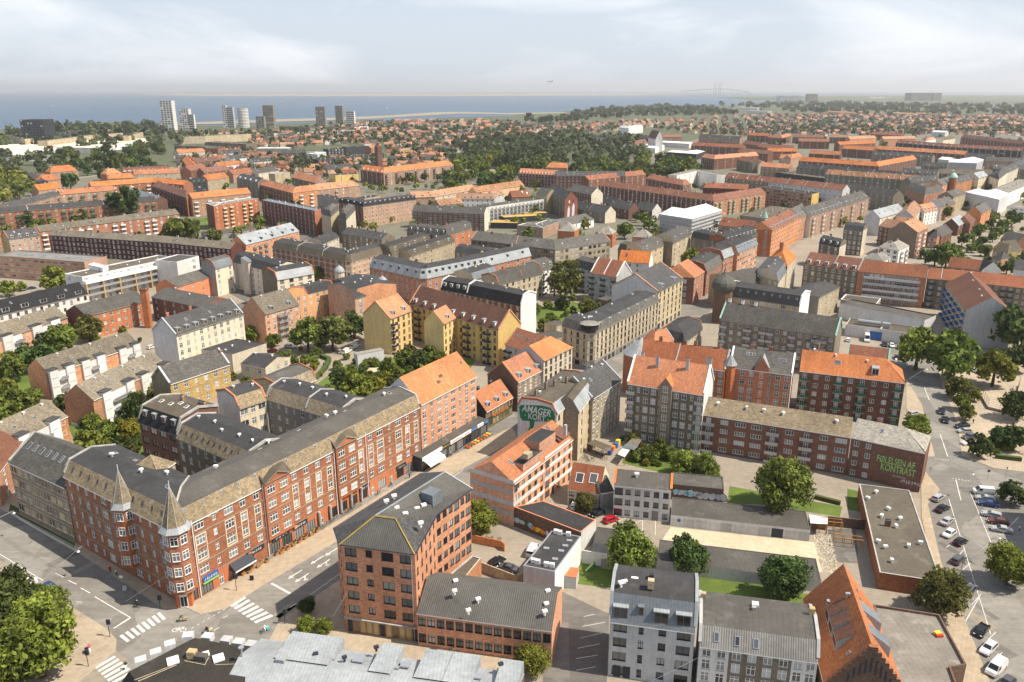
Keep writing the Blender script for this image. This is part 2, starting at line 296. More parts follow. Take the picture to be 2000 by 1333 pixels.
class Bld:
 """collects the walls, roof, trim and windows of one building"""
 def __init__(s,name,label,cat,ref,group=None,lod=None,frame='whitep'):
  s.root = thing(name,label,cat,(ref[0],ref[1],0),group)
  s.wall = MB(); s.roof = MB(); s.trim = MB(); s.far = MB(); s.bal = MB(); s.frame = frame
  dist = math.hypot(ref[0],ref[1],H)
  s.lod = lod if lod is not None else (0 if dist < 205 else 1 if dist < 330 else 2)
  s.nwin = 0
 def window(s,p,d,t,fr=None,recess=0.0):
  fr = fr or s.frame; w,h = WT[t]
  n = (d[1],-d[0])
  if s.lod == 2 or s.nwin >= 295:
   mb = s.far; x,y,z = p
   def q(x0,x1,z0,z1,o,m):
    a = (x + d[0] * x0 + n[0] * o,y + d[1] * x0 + n[1] * o); c = (x + d[0] * x1 + n[0] * o,y + d[1] * x1 + n[1] * o)
    mb.face([(a[0],a[1],z + z0),(c[0],c[1],z + z0),(c[0],c[1],z + z1),(a[0],a[1],z + z1)],m)
   g = GL[R.randrange(len(GL))]
   q(-w / 2,w / 2,0,h,0.04,fr)
   b = 0.13
   if w > 1.0:
    k = 2 if w < 2.4 else 3
    for i in range(k):
     ww = (w - b * (k + 1)) / k; x0 = -w / 2 + b + i * (ww + b); q(x0,x0 + ww,b,h - b,0.07,g)
   else: q(-w / 2 + b,w / 2 - b,b,h - b,0.07,g)
   return
  s.nwin += 1; NW[0] += 1
  fm,pm = winmesh(t,fr,s.lod,R.randrange(5))
  rz = math.atan2(d[1],d[0]); L = s.root.location
  yo = -recess
  o = link('window',fm,s.root,(p[0] - n[0] * recess - L.x,p[1] - n[1] * recess - L.y,p[2]),rz)
  if pm: link('pane',pm,o)
 def facade(s,a,c,z0,z1,floors,cols,wm,gh=None,gw=None,frame=None,gm=None,plinth=0.0,head=0.75,band=None,balm='concrete',pitch=None,bald=1.3,gcols=None):
  """wall a->c (left to right seen from outside)."""
  dx,dy = c[0] - a[0],c[1] - a[1]; Ln = math.hypot(dx,dy)
  if Ln < 0.3: return
  d = (dx / Ln,dy / Ln); n = (d[1],-d[0])
  def P(x,z,o=0.0): return (a[0] + d[0] * x + n[0] * o,a[1] + d[1] * x + n[1] * o,z)
  if not cols:
   s.wall.face([P(0,z0),P(Ln,z0),P(Ln,z1),P(0,z1)],wm); return
  if len(cols) == 1 or pitch:
   pt = pitch or {'m': 2.9,'s': 2.4,'w': 3.6,'q': 3.0,'r': 4.0,'x': 3.4,'b': 3.6,'g': 3.3,'S': 4}.get(cols[0],3)
   k = max(1,int(Ln / pt)); cols = (cols * (k // len(cols) + 1))[:k]
  sw = Ln / len(cols)
  gh0 = gh if gh else 0
  rows = []
  zz = z0 + plinth
  if gh: rows.append((zz,zz + gh,True)); zz += gh
  fh = (z1 - 0.35 - zz) / max(1,floors - (1 if gh else 0))
  for k in range(floors - (1 if gh else 0)): rows.append((zz + k * fh,zz + (k + 1) * fh,False))
  open_ = s.lod < 2
  if not open_: s.wall.face([P(0,z0),P(Ln,z0),P(Ln,z1),P(0,z1)],wm)
  rec = 0.16
  for i,t in enumerate(cols):
   x0 = i * sw; x1 = x0 + sw; cx = (x0 + x1) / 2
   if t == '.':
    if open_: s.wall.face([P(x0,z0),P(x1,z0),P(x1,z1),P(x0,z1)],wm)
    continue
   zc = z0
   for ri,(ra,rb,isg) in enumerate(rows):
    tt = t; bal = False
    if t == 'B': tt = 'b'; bal = True
    if isg: tt = gw if gw else tt
    if isg and gcols: tt = gcols[i % len(gcols)]
    if tt in ('.',None): continue
    m_ = gm if (isg and gm) else wm
    w,h = WT[tt]; w = min(w,sw - 0.25); h = min(h,rb - ra - 0.4)
    WTs = WT[tt]
    if tt in 'bDS' or (tt == 'a' and isg): sz = ra + 0.12
    else: sz = max(ra + 0.5,rb - head - h + 0.05) if rb - ra > h + 0.9 else ra + (rb - ra - h) / 2
    if abs(w - WTs[0]) > 0.02 or abs(h - WTs[1]) > 0.02:
     key = '%.1f_%.1f' % (w,h)
     WT[key] = (round(w,1) ,round(h,1)); w,h = WT[key]; tw = key
    else: tw = tt
    wl_,wr_ = cx - w / 2,cx + w / 2
    if open_:
     s.wall.face([P(x0,zc),P(x1,zc),P(x1,sz),P(x0,sz)],m_ if isg or not gm else wm)
     s.wall.face([P(x0,sz),P(wl_,sz),P(wl_,sz + h),P(x0,sz + h)],m_)
     s.wall.face([P(wr_,sz),P(x1,sz),P(x1,sz + h),P(wr_,sz + h)],m_)
     zc = sz + h
     for q in ([P(wl_,sz),P(wr_,sz),P(wr_,sz,-rec),P(wl_,sz,-rec)],[P(wl_,zc,-rec),P(wr_,zc,-rec),P(wr_,zc),P(wl_,zc)],
                              [P(wl_,sz),P(wl_,sz,-rec),P(wl_,zc,-rec),P(wl_,zc)],[P(wr_,sz,-rec),P(wr_,sz),P(wr_,zc),P(wr_,zc,-rec)]):
      s.wall.face(q,m_)
     if isg and gm:
      s.wall.face([P(x0,zc),P(x1,zc),P(x1,rb),P(x0,rb)],m_); zc = rb
    s.window(P(cx,sz),d,tw if tw in WT else tt,('darkp' if isg and tt == 'S' else frame),(rec - 0.12) if open_ else 0)
    if bal and not (isg and ri == 0):
     bw = max(2.4,min(sw * 0.9,3.4))
     mb = s.bal
     mb.box(P(cx - bw / 2,ra - 0.02,bald),d,bw,bald,0.16,'concrete',bottom=True)
     mb.box(P(cx - bw / 2,ra + 0.14,bald),d,bw,0.06,0.85,balm)
     mb.box(P(cx - bw / 2,ra + 0.14,bald - 0.07),d,0.06,bald - 0.08,0.85,balm); mb.box(P(cx + bw / 2 - 0.06,ra + 0.14,bald - 0.07),d,0.06,bald - 0.08,0.85,balm)
   if open_: s.wall.face([P(x0,zc),P(x1,zc),P(x1,z1),P(x0,z1)],wm)
  if band:
   for ra,rb,isg in rows[1:]:
    s.trim.box(P(0,ra - 0.08,0.09),d,Ln,0.086,0.2,band)
  return rows,P,d,Ln
 def finish(s):
  part('wall',s.wall,s.root); part('roof',s.roof,s.root); part('trim',s.trim,s.root)
  if s.far.f: part('windows',s.far,s.root,kind='stuff')
  if s.bal.f:
   k = len(s.bal.f) // 20
   if s.lod == 2 or True: part('balcony',s.bal,s.root,kind='stuff' if k > 1 else None)
  return s.root
def L2(p,q,t): return Vector((p[0] + (q[0] - p[0]) * t,p[1] + (q[1] - p[1]) * t,p[2] + (q[2] - p[2]) * t))
def inset_quads(pts,dep):
 """front polyline (world, left->right) -> mitred quads with inward depth dep"""
 n = len(pts); dirs = []
 for i in range(n - 1):
  v = Vector((pts[i + 1].x - pts[i].x,pts[i + 1].y - pts[i].y)); dirs.append(v.normalized())
 back = []
 for i in range(n):
  if i == 0: nn = Vector((-dirs[0].y,dirs[0].x)); back.append(pts[0].xy + nn * dep)
  elif i == n - 1: nn = Vector((-dirs[-1].y,dirs[-1].x)); back.append(pts[-1].xy + nn * dep)
  else:
   n1 = Vector((-dirs[i - 1].y,dirs[i - 1].x)); n2 = Vector((-dirs[i].y,dirs[i].x)); b = (n1 + n2)
   k = dep / max(0.35,b.normalized().dot(n1)); back.append(pts[i].xy + b.normalized() * k)
 z = pts[0].z
 return [[pts[i],pts[i + 1],Vector((*back[i + 1],z)),Vector((*back[i],z))] for i in range(n - 1)]
def profile(kind,rh,dep,rm,rm2):
 if kind in ('gable','hip'): return [(0,0,rm),(0.5,rh,rm),(1,0,None)]
 if kind == 'mansard':
  mi = 1.3 / dep; return [(0,0,rm2),(mi,rh,rm),(0.5,rh + 0.5,rm),(1 - mi,rh,rm2),(1,0,None)]
 if kind == 'half':          # steep front, then shallow gable
  mi = 1.6 / dep; return [(0,0,rm2),(mi,rh,rm),(0.55,rh + 1.1,rm),(1,rh - 0.5,None)]
 if kind == 'mono': return [(0,0,rm),(1,rh,None)]
 if kind == 'low': return [(0,0,rm),(0.5,rh,rm),(1,0,None)]
def roofz(pr,t):
 for a,b in zip(pr,pr[1:]):
  if a[0] <= t <= b[0]: return a[1] + (b[1] - a[1]) * (t - a[0]) / (b[0] - a[0])
 return 0
def wing(B,q,he,kind='gable',rh=4,rm='r_red',rm2=None,hl=0,hr=0,cl=True,cr=True,wm='w_red',ewm=None,ov=0.35,cope=None,parapet=0.45,pr=None):
 P0,P1,P2,P3 = q; dep = (P3.xy - P0.xy).length; rm2 = rm2 or rm; ewm = ewm or wm; Ln = (P1.xy - P0.xy).length
 def pt(s_,t,z): a = P0.lerp(P1,s_); b = P3.lerp(P2,s_); c = a.lerp(b,t); return Vector((c.x,c.y,z))
 if kind == 'flat':
  zt = he - parapet
  B.roof.face([pt(0,0.0,zt),pt(1,0,zt),pt(1,1,zt),pt(0,1,zt)],rm)
  th = 0.3; ts = th / dep; ss = th / Ln
  ring = [(0,0),(1,0),(1,1),(0,1)]; rin = [(ss,ts),(1 - ss,ts),(1 - ss,1 - ts),(ss,1 - ts)]
  for k in range(4):
   a,b = ring[k],ring[(k + 1) % 4]; c,e = rin[(k + 1) % 4],rin[k]
   B.trim.face([pt(*a,he),pt(*b,he),pt(*c,he),pt(*e,he)],cope or rm2)
   B.trim.face([pt(*c,he),pt(*c,zt),pt(*e,zt),pt(*e,he)],cope or rm2)
  return lambda s_,t: pt(s_,t,zt)
 pr = pr or profile(kind,rh,dep,rm,rm2)
 sl = hl / Ln; sr = hr / Ln
 def span(t,z):           # extent of the surface at (t): hips pull the ends in
  if kind == 'hip':
   f = z / max(rh,.01); return sl * f,1 - sr * f
  return 0,1
 ot = ov / dep
 for (t0,z0,m),(t1,z1,_) in zip(pr,pr[1:]):
  a0,b0 = span(t0,z0); a1,b1 = span(t1,z1)
  e0 = t0; e1 = t1; zz0 = z0; zz1 = z1
  if t0 == 0 and kind != 'mono' or t0 == 0: zz0 = z0 - ov * (z1 - z0) / ((t1 - t0) * dep) * 1.0 if kind != 'mansard' else z0; e0 = -ot
  if t1 == 1 and z1 <= z0: zz1 = z1 - ov * (z0 - z1) / ((t1 - t0) * dep) if kind != 'mansard' else z1; e1 = 1 + ot
  f = [pt(a0,e0,he + zz0),pt(b0,e0,he + zz0),pt(b1,e1,he + zz1),pt(a1,e1,he + zz1)]
  B.roof.face(f,m)
  if t0 == 0:
   B.trim.face([pt(a0,e0,he + zz0 - 0.22),pt(b0,e0,he + zz0 - 0.22),pt(b0,e0,he + zz0),pt(a0,e0,he + zz0)],'whitep' if B.lod == 0 else 'trim')
   B.trim.face([pt(a0,0,he + zz0 - 0.24),pt(b0,0,he + zz0 - 0.24),pt(b0,e0,he + zz0 - 0.22),pt(a0,e0,he + zz0 - 0.22)],'trim')
 for end,s_,do,hip in ((0,0,cl,hl),(1,1,cr,hr)):
  if kind == 'hip' and hip > 0:
   if end == 0: B.roof.face([pt(0,1,he),pt(0,0,he),pt(sl,0.5,he + rh)],rm)
   else: B.roof.face([pt(1,0,he),pt(1,1,he),pt(1 - sr,0.5,he + rh)],rm)
  elif do:
   poly = [pt(s_,t,he + z) for t,z,_ in pr] ; poly2 = [pt(s_,t,he - 0.001) for t in ((1,0) if pr[-1][1] == 0 else (1,0))]
   base = [p for p in poly if p.z > he + 0.01]
   f = [pt(s_,0,he)] + base + [pt(s_,1,he)]
   B.wall.face(f if end == 1 else list(reversed(f)),ewm)
   if cope:
    w_ = 0.28 / Ln; s0,s1 = (s_ - w_,s_ + w_)
    for (t0,z0,m),(t1,z1,_) in zip(pr,pr[1:]):
     up = 0.28
     B.trim.face([pt(s0,t0,he + z0 + up),pt(s1,t0,he + z0 + up),pt(s1,t1,he + z1 + up),pt(s0,t1,he + z1 + up)],cope)
     B.trim.face([pt(s0,t0,he + z0 - 0.3),pt(s0,t0,he + z0 + up),pt(s0,t1,he + z1 + up),pt(s0,t1,he + z1 - 0.3)],cope)
     B.trim.face([pt(s1,t0,he + z0 - 0.3),pt(s1,t1,he + z1 - 0.3),pt(s1,t1,he + z1 + up),pt(s1,t0,he + z0 + up)],cope)
 def top(s_,t): return pt(s_,t,he + roofz(pr,t))
 top.pr = pr; top.dep = dep; top.Ln = Ln; top.he = he; top.pt = pt
 return top
DM = {}
def dormer_mesh(w,h,dep,wm,rm,lod):
 key = (w,h,dep,wm,rm,lod)
 if key in DM: return DM[key]
 mb = MB(); mb.box((-w / 2,0,0),(1,0),w,dep,h,wm,rm)
 mb.box((-w / 2 - 0.12,-0.12,h),(1,0),w + 0.24,dep + 0.1,0.14,rm)
 g = MB(); nn = 2 if w > 1 else 1; ww = (w - 0.2 - 0.08 * nn) / nn
 for k in range(nn):
  x = -w / 2 + 0.14 + k * (ww + 0.08)
  (g).face([(x,-0.02,0.25),(x + ww,-0.02,0.25),(x + ww,-0.02,h - 0.18),(x,-0.02,h - 0.18)],'glass')
 DM[key] = (mb.mesh('dormer'),g.mesh('pane')); return DM[key]
def dormers(B,top,ss,t=None,w=1.4,h=1.6,wm='whitep',rm='r_zinc',dep=None,rz_extra=0.0,z=None):
 pr = top.pr; far = B.lod == 2
 t0 = t if t is not None else 0.3 / top.dep + 0.02
 a,b = top(0,0),top(1,0); d = Vector((b.x - a.x,b.y - a.y)).normalized(); rz = math.atan2(d.y,d.x)
 t1 = pr[1][0]; dep = dep or max(1.0,min(3.5,(t1 - t0) * top.dep + 0.3))
 fm,gm = dormer_mesh(w,h,round(dep,1),wm,rm,B.lod)
 if far:
  mb = MB()
  for s_ in ss:
   p = top(s_,t0); mb.box((p.x - d.x * w / 2,p.y - d.y * w / 2,p.z - 0.1),d,w,dep,h,wm,rm)
   n = (d.y,-d.x)
   q = [(p.x + d.x * x + n[0] * 0.04,p.y + d.y * x + n[1] * 0.04) for x in (-w / 2 + 0.15,w / 2 - 0.15)]
   mb.face([(q[0][0],q[0][1],p.z + 0.2),(q[1][0],q[1][1],p.z + 0.2),(q[1][0],q[1][1],p.z + h - 0.3),(q[0][0],q[0][1],p.z + h - 0.3)],'glass')
  part('dormers',mb,B.root,kind='stuff'); return
 L = B.root.location
 for s_ in ss:
  p = top(s_,t0); o = link('dormer',fm,B.root,(p.x - L.x,p.y - L.y,p.z - 0.15),rz)
  link('pane',gm,o)
def chimneys(B,top,items,m='w_red'):
 L = B.root.location
 for it in items:
  s_,t = it[0],it[1]; h = it[2] if len(it) > 2 else 1.5; w = it[3] if len(it) > 3 else 1.1
  p = top(s_,t); mb = MB(); a,b = top(0,0),top(1,0); d = Vector((b.x - a.x,b.y - a.y)).normalized()
  mb.box((p.x - d.x * w / 2,p.y - d.y * w / 2,p.z - 0.6),d,w,0.6,h + 0.6,m,'darkp'); mb.box((p.x - d.x * (w / 2 + .06) + d.y * .06,p.y - d.y * (w / 2 + .06) - d.x * .06,p.z + h - 0.3),d,w + .12,0.72,0.14,'concrete')
  part('chimney',mb,B.root)
SK = {}
def skylights(B,top,items,w=0.9,h=1.2,m='metal',name='skylight'):
 L = B.root.location
 for s_,t in items:
  e = 0.25 / top.dep
  p0,p1 = top(s_,t - e),top(s_,t + e); a,b = top(0,t),top(1,t)
  d = Vector((b.x - a.x,b.y - a.y,0)).normalized(); v = (p1 - p0).normalized(); n = d.cross(v)
  c = (p0 + p1) / 2; mb = MB()
  if B.lod == 2: w_,h_ = w,h
  def c8(x,y,o): return c + d * x + v * y + n * o
  f = 0.14
  mb.face([c8(-w / 2,-h / 2,f),c8(w / 2,-h / 2,f),c8(w / 2,h / 2,f),c8(-w / 2,h / 2,f)],m)
  for k in range(4):
   cs_ = [(-w / 2,-h / 2),(w / 2,-h / 2),(w / 2,h / 2),(-w / 2,h / 2)]; x,y = cs_[k]; x2,y2 = cs_[(k + 1) % 4]
   mb.face([c8(x,y,0),c8(x2,y2,0),c8(x2,y2,f),c8(x,y,f)],m)
  b_ = 0.12
  mb.face([c8(-w / 2 + b_,-h / 2 + b_,f + .01),c8(w / 2 - b_,-h / 2 + b_,f + .01),c8(w / 2 - b_,h / 2 - b_,f + .01),c8(-w / 2 + b_,h / 2 - b_,f + .01)],'glass2')
  part(name,mb,B.root)
VM = {}
def vents(B,top,items,m='whitep',s=1.0):
 key = (m,s)
 if key not in VM:
  mb = MB(); mb.cyl((0,0,-0.2),0.22 * s,0.75 * s,m,6); mb.box((-0.45 * s,-0.3 * s,0.5 * s),(1,0),0.9 * s,0.6 * s,0.4 * s,m,bottom=True); VM[key] = mb.mesh('vent')
 L = B.root.location
 for k,(s_,t) in enumerate(items):
  p = top(s_,t); link('vent',VM[key],B.root,(p.x - L.x,p.y - L.y,p.z),k * 1.3)
ALLB = []
def W(name,label,px,he,dep,roof='gable',rh=4,wm='w_red',rm='r_red',fl=4,cols='m',rm2=None,endl='',endr='',ewm=None,hl=0,hr=0,cope=None,
      dorm=0,chim=None,sky=None,vent=0,cat='building',frame='whitep',lod=None,gh=None,gw=None,gm=None,plinth=0.0,band=None,balm='concrete',pitch=None,
      group=None,ew=None,dw=1.4,dh=1.6,party=None,dwm='whitep',drm='r_zinc',cmat='w_red',finish=True,parapet=0.45,head=0.75,gcols=None,bald=1.3,world=None,colsL=None,z0=0.0):
 """one building: px = polyline of front eave corners (x,y pairs on the survey picture at eave height he)"""
 if world: pts = [Vector((x,y,he)) for x,y in world]
 else: pts = [G(px[i],px[i + 1],he) for i in range(0,len(px),2)]
 sideL = sideR = None
 if len(pts) == 3:
  l0,l1 = (pts[1] - pts[0]).length,(pts[2] - pts[1]).length
  if l1 < dep and l0 > l1: u = (pts[2] - pts[1]).normalized() * dep; sideR = [pts[0],pts[1],pts[1] + u,pts[0] + u]
  elif l0 < dep and l1 > l0: u = (pts[0] - pts[1]).normalized() * dep; sideL = [pts[1],pts[2],pts[2] + u,pts[1] + u]
 c = sum((p for p in pts),Vector()) / len(pts)
 if sideL or sideR:
  qs = [sideL or sideR]; i0,i1 = (0,1) if sideR else (1,0)
  cl_ = [cols] * 2 if isinstance(cols,str) else cols; wl_ = wm if isinstance(wm,list) else [wm] * 2
  if sideR: endr = cl_[1]; ewr = wl_[1]; ewl = ewm or wl_[0]
  else: endl = cl_[0]; ewl = wl_[0]; ewr = ewm or wl_[1]
  cols = [cl_[i0]]; wm = [wl_[i0]]
  if isinstance(dorm,list): dorm = [dorm[i0]]
  pts = [qs[0][0],qs[0][1]]
 else: qs = inset_quads(pts,dep); ewl = ewr = None
 B = Bld(name,label,cat,c,group,lod,frame)
 tops = []
 if isinstance(cols,str): cols = [cols] * len(qs)
 wms = wm if isinstance(wm,list) else [wm] * len(qs)  # wall tone per side; several lists put a side's shade into its colour
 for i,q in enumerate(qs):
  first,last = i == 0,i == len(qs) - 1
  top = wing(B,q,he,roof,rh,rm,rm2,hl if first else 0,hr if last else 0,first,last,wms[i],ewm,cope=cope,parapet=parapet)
  if roof == 'flat':
   tp = top
   class T: pass
   def mk(tp,q):
    f = lambda s_,t: tp(s_,t)
    f.pr = [(0,0,rm),(1,0,None)]; f.dep = dep; f.Ln = (q[1].xy - q[0].xy).length; f.he = he; return f
   top = mk(tp,q)
  tops.append(top)
  P0,P1,P2,P3 = q
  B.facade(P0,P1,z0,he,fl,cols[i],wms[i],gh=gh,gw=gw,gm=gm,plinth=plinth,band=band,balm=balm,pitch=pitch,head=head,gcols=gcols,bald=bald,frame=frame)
  B.facade(P2,P3,z0,he,fl,'',wms[i])
  ez = he if roof != 'flat' else he
  if first: B.facade(P3,P0,z0,he,fl,endl,ewl or ewm or wms[i],gm=gm if endl else None,pitch=None)
  if last: B.facade(P1,P2,z0,he,fl,endr,ewr or ewm or wms[i],gm=gm if endr else None,pitch=None)
  if roof == 'mono':
   pass
 tot = tops
 if dorm:
  if isinstance(dorm,int): dorm = [dorm] * len(tops)
  for k,tp in zip(dorm,tops):
   if k: dormers(B,tp,[(i + .5) / k for i in range(k)],w=dw,h=dh,wm=dwm,rm=drm)
 if chim: chimneys(B,tops[0],chim,cmat)
 if sky: skylights(B,tops[0],sky)
 if vent:
  rr = random.Random(int(c.x * 7 + c.y))
  for tp in tops: vents(B,tp,[((i + .3 + .4 * rr.random()) / vent,(0.35 if roof != 'mansard' else .5) + .2 * rr.random()) for i in range(vent)],s=0.8)
 if party:
  for s_ in party:
   tp = tops[0]; w_ = 0.2 / tp.Ln
   if roof == 'flat': continue
   for (t0,z0_,m),(t1,z1_,_) in zip(tp.pr,tp.pr[1:]):
    a = [tp.pt(s_ - w_,t0,he + z0_ + .25),tp.pt(s_ + w_,t0,he + z0_ + .25),tp.pt(s_ + w_,t1,he + z1_ + .25),tp.pt(s_ - w_,t1,he + z1_ + .25)]
    B.trim.face(a,cope or 'concrete')
    B.trim.face([Vector((a[0].x,a[0].y,a[0].z - .4)),a[0],a[3],Vector((a[3].x,a[3].y,a[3].z - .4))],cope or 'concrete')
    B.trim.face([a[1],Vector((a[1].x,a[1].y,a[1].z - .4)),Vector((a[2].x,a[2].y,a[2].z - .4)),a[2]],cope or 'concrete')
 if B.lod == 2 and cat == 'building' and roof != 'low':
  rr = random.Random(int(c.x * 3 + c.y)); cm = MB(); sm = MB()
  for tp in tops:
   nn = int(tp.Ln / 13); a0,b0 = tp(0,0),tp(1,0); dd = Vector((b0.x - a0.x,b0.y - a0.y)).normalized()
   for k in range(nn):
    p = tp((k + rr.uniform(.2,.8)) / nn,rr.uniform(.42,.62)); cm.box((p.x,p.y,p.z - .5),dd,rr.uniform(.7,1.8),.7,rr.uniform(1.3,2.0),rr.choice(['w_brown','w_red','w_sand','concrete']) if roof != 'flat' else 'w_lgrey','darkp' if roof != 'flat' else None)
   if roof in ('gable','hip'):
    for k in range(int(tp.Ln / 7)):
     s_ = rr.uniform(.03,.97); t_ = rr.choice([.14,.2,.3]); p0,p1 = tp(s_,t_),tp(s_,t_ + 1.1 / tp.dep); up = Vector((0,0,.12)); e = dd.to_3d() * .4
     sm.face([p0 - e + up,p0 + e + up,p1 + e + up,p1 - e + up],rr.choice(['glass2','metal','darkp']))
  part('chimneys',cm,B.root,kind='stuff'); part('skylights',sm,B.root,kind='stuff')
 B.tops = tops; B.qs = qs; B.label = label
 ALLB.append((label,[(round(p.x),round(p.y)) for p in pts]))
 if finish: B.finish()
 return B
HAZE = 0.000055
# ------------------------------------------------------------------ ground, streets, yards
def patch(name,pts,z,m,kind='structure',thick=0,kerb=None,hpx=0.0):
 P = [G(pts[i],pts[i + 1],hpx) for i in range(0,len(pts),2)]
 mb = MB(); area = sum(P[i].x * P[(i + 1) % len(P)].y - P[(i + 1) % len(P)].x * P[i].y for i in range(len(P)))
 if area < 0: P.reverse()
 mb.face([(p.x,p.y,z) for p in P],m)
 if thick:
  for i in range(len(P)):
   a,b = P[i],P[(i + 1) % len(P)]
   mb.face([(a.x,a.y,z - thick),(b.x,b.y,z - thick),(b.x,b.y,z),(a.x,a.y,z)],kerb or m)
 return link(name,mb.mesh(name),kind=kind)
def bigplane(name,x0,x1,y0,y1,z,m):
 mb = MB(); mb.face([(x0,y0,z),(x1,y0,z),(x1,y1,z),(x0,y1,z)],m); return link(name,mb.mesh(name),kind='structure')
mat('suburb',(0.075,0.085,0.045),'grass'); 
m,nt,b = _new('water'); b.inputs['Base Color'].default_value = (0.018,0.055,0.085,1); b.inputs['Roughness'].default_value = 0.32; b.inputs['Specular IOR Level'].default_value = 0.12
nzw = _n(nt,'ShaderNodeTexNoise'); mpw = _n(nt,'ShaderNodeMapping'); mpw.inputs['Scale'].default_value = (0.0004,0.0022,1); gpw = _n(nt,'ShaderNodeNewGeometry')
nt.links.new(gpw.outputs['Position'],mpw.inputs[0]); nt.links.new(mpw.outputs[0],nzw.inputs['Vector']); nzw.inputs['Scale'].default_value = 1; nzw.inputs['Detail'].default_value = 4
cr = _n(nt,'ShaderNodeValToRGB'); cr.color_ramp.elements[0].color = (0.022,0.06,0.115,1); cr.color_ramp.elements[1].color = (0.034,0.085,0.15,1); cr.color_ramp.elements[0].position = .35; cr.color_ramp.elements[1].position = .65
nt.links.new(nzw.outputs['Fac'],cr.inputs[0]); nt.links.new(cr.outputs[0],b.inputs['Base Color']); MATS['water'] = m
bigplane('sea',-60000,60000,1500,70000,-0.6,'water')
coast = [(-60,256),(0,252),(60,247),(130,240),(230,236),(300,240),(420,244),(560,240),(640,236),(760,233),(900,226),(980,222),(1060,219),(1140,213),(1220,206),(1300,206),(1400,206),(1480,199),(1560,193),(1640,190),(1760,187),(1900,186),(2080,187)]
P = [G(x,y + 2,0) for x,y in coast]
mb = MB()
pts = [(-420,-60,0),(420,-60,0),(P[-1].x,P[-1].y * 0.4,0)] + [(p.x,p.y,0) for p in reversed(P)] + [(P[0].x * 1.05,P[0].y * 0.5,0)]
mb.face(pts,'suburb'); link('land',mb.mesh('land'),kind='structure')
patch('city_ground',[-400,1500,2500,1500,2300,330,1500,300,1000,330,400,320,-350,400],0.004,'yard')
patch('quarter_ground',[-400,520,300,560,700,500,1200,480,1500,420,2400,400,2300,262,1800,255,1400,262,1250,300,1000,335,400,322,-350,402],0.008,'cityground')
patch('main_street',[-260,1500,60,1500,185,1345,520,1090,816,905,1100,735,1260,640,1400,540,1560,440,1620,400,1640,402,1600,445,1460,555,1330,650,1160,760,910,940,680,1145,590,1240,470,1420,330,1560],0.010,'asphalt')
patch('side_street',[-160,905,-160,1000,60,1130,250,1290,330,1500,700,1600,560,1240,345,1170,150,1060,20,960],0.014,'asphalt')
patch('right_street',[1760,650,1830,655,2100,800,2200,1500,2140,1600,1960,1500,1800,1090,1812,930,1800,800,1750,735,1690,690],0.010,'asphalt')
patch('cross_street',[1800,905,2100,890,2100,960,1800,1000],0.018,'asphalt')
patch('back_street',[300,640,480,590,420,560,380,500,600,450,640,470,520,560,500,660,340,700],0.010,'asphdk')
patch('tram_avenue',[1880,520,2100,430,2100,400,1860,500],0.010,'yard')
patch('pavement',[362,1187,392,1201,440,1190,520,1140,820,962,1012,858,1000,835,822,920,640,1030],0.12,'pave',thick=0.12,kerb='kerb')
patch('pavement',[362,1187,320,1190,150,1078,-60,960,-60,915,15,958],0.12,'pave',thick=0.12,kerb='kerb')
patch('pavement',[-60,1150,60,1190,130,1180,205,1227,228,1250,226,1272,180,1310,60,1420,-200,1400],0.12,'cobble',thick=0.12,kerb='kerb')
patch('pavement',[545,1215,520,1262,530,1333,1010,1420,1085,1250,680,1240,700,1150,905,962,900,945,668,1130],0.12,'cobble',thick=0.12,kerb='kerb')
patch('pavement',[1798,910,1836,958,1812,985,1838,1100,1900,1250,1960,1400,1880,1400,1800,1010],0.12,'pave',thick=0.12,kerb='kerb')
patch('pavement',[1770,740,1800,790,1826,893,1800,893,1770,800],0.12,'pave',thick=0.12,kerb='kerb')
patch('pavement',[1835,738,1870,830,1878,890,1940,915,2060,930,2100,880,2100,700,1830,700],0.10,'cobble',thick=0.10,kerb='kerb')
patch('car_park',[925,1075,1010,1080,1160,1000,1320,1015,1315,1060,1180,1110,1080,1150,940,1140],0.022,'yard')
patch('courtyard_paving',[1310,1030,1590,1060,1630,1120,1500,1110,1290,1060],0.024,'sandm')
patch('parking_court',[1085,1150,1190,1200,1185,1340,1060,1340,1065,1230],0.024,'asphdk')
patch('lawn',[1110,1090,1205,1115,1200,1150,1120,1140],0.04,'lawn')
patch('lawn',[1365,1128,1500,1140,1590,1165,1560,1210,1365,1180],0.04,'lawn')
patch('lawn',[1225,868,1300,872,1410,930,1400,950,1215,905],0.04,'lawn')
patch('lawn',[1425,950,1560,975,1645,990,1640,1010,1480,985,1420,985],0.04,'lawn')
patch('lawn',[1655,955,1695,965,1700,1005,1655,995],0.04,'lawn')
patch('lawn',[130,825,270,770,340,800,330,900,270,930,150,875],0.04,'lawn')
patch('lawn',[30,730,120,690,140,740,60,790,0,800],0.04,'lawn')
patch('garden',[600,745,660,700,770,700,930,700,880,790,780,800,700,800,620,790],0.04,'lawn')
patch('playground_sand',[685,722,740,718,735,727,690,730],0.05,'sandm')
patch('path',[605,690,700,690,720,700,660,720,620,750,600,745],0.046,'yard')
patch('lawn',[1045,600,1120,590,1200,610,1150,640,1050,640],0.04,'lawn')
patch('lawn',[355,428,430,425,480,440,380,448],0.04,'lawn')
patch('lawn',[-60,1160,20,1180,100,1200,150,1230,100,1330,-100,1400],0.02,'grassd')
patch('hedge_strip',[20,985,148,1055,145,1072,18,1000],0.135,'grassd')
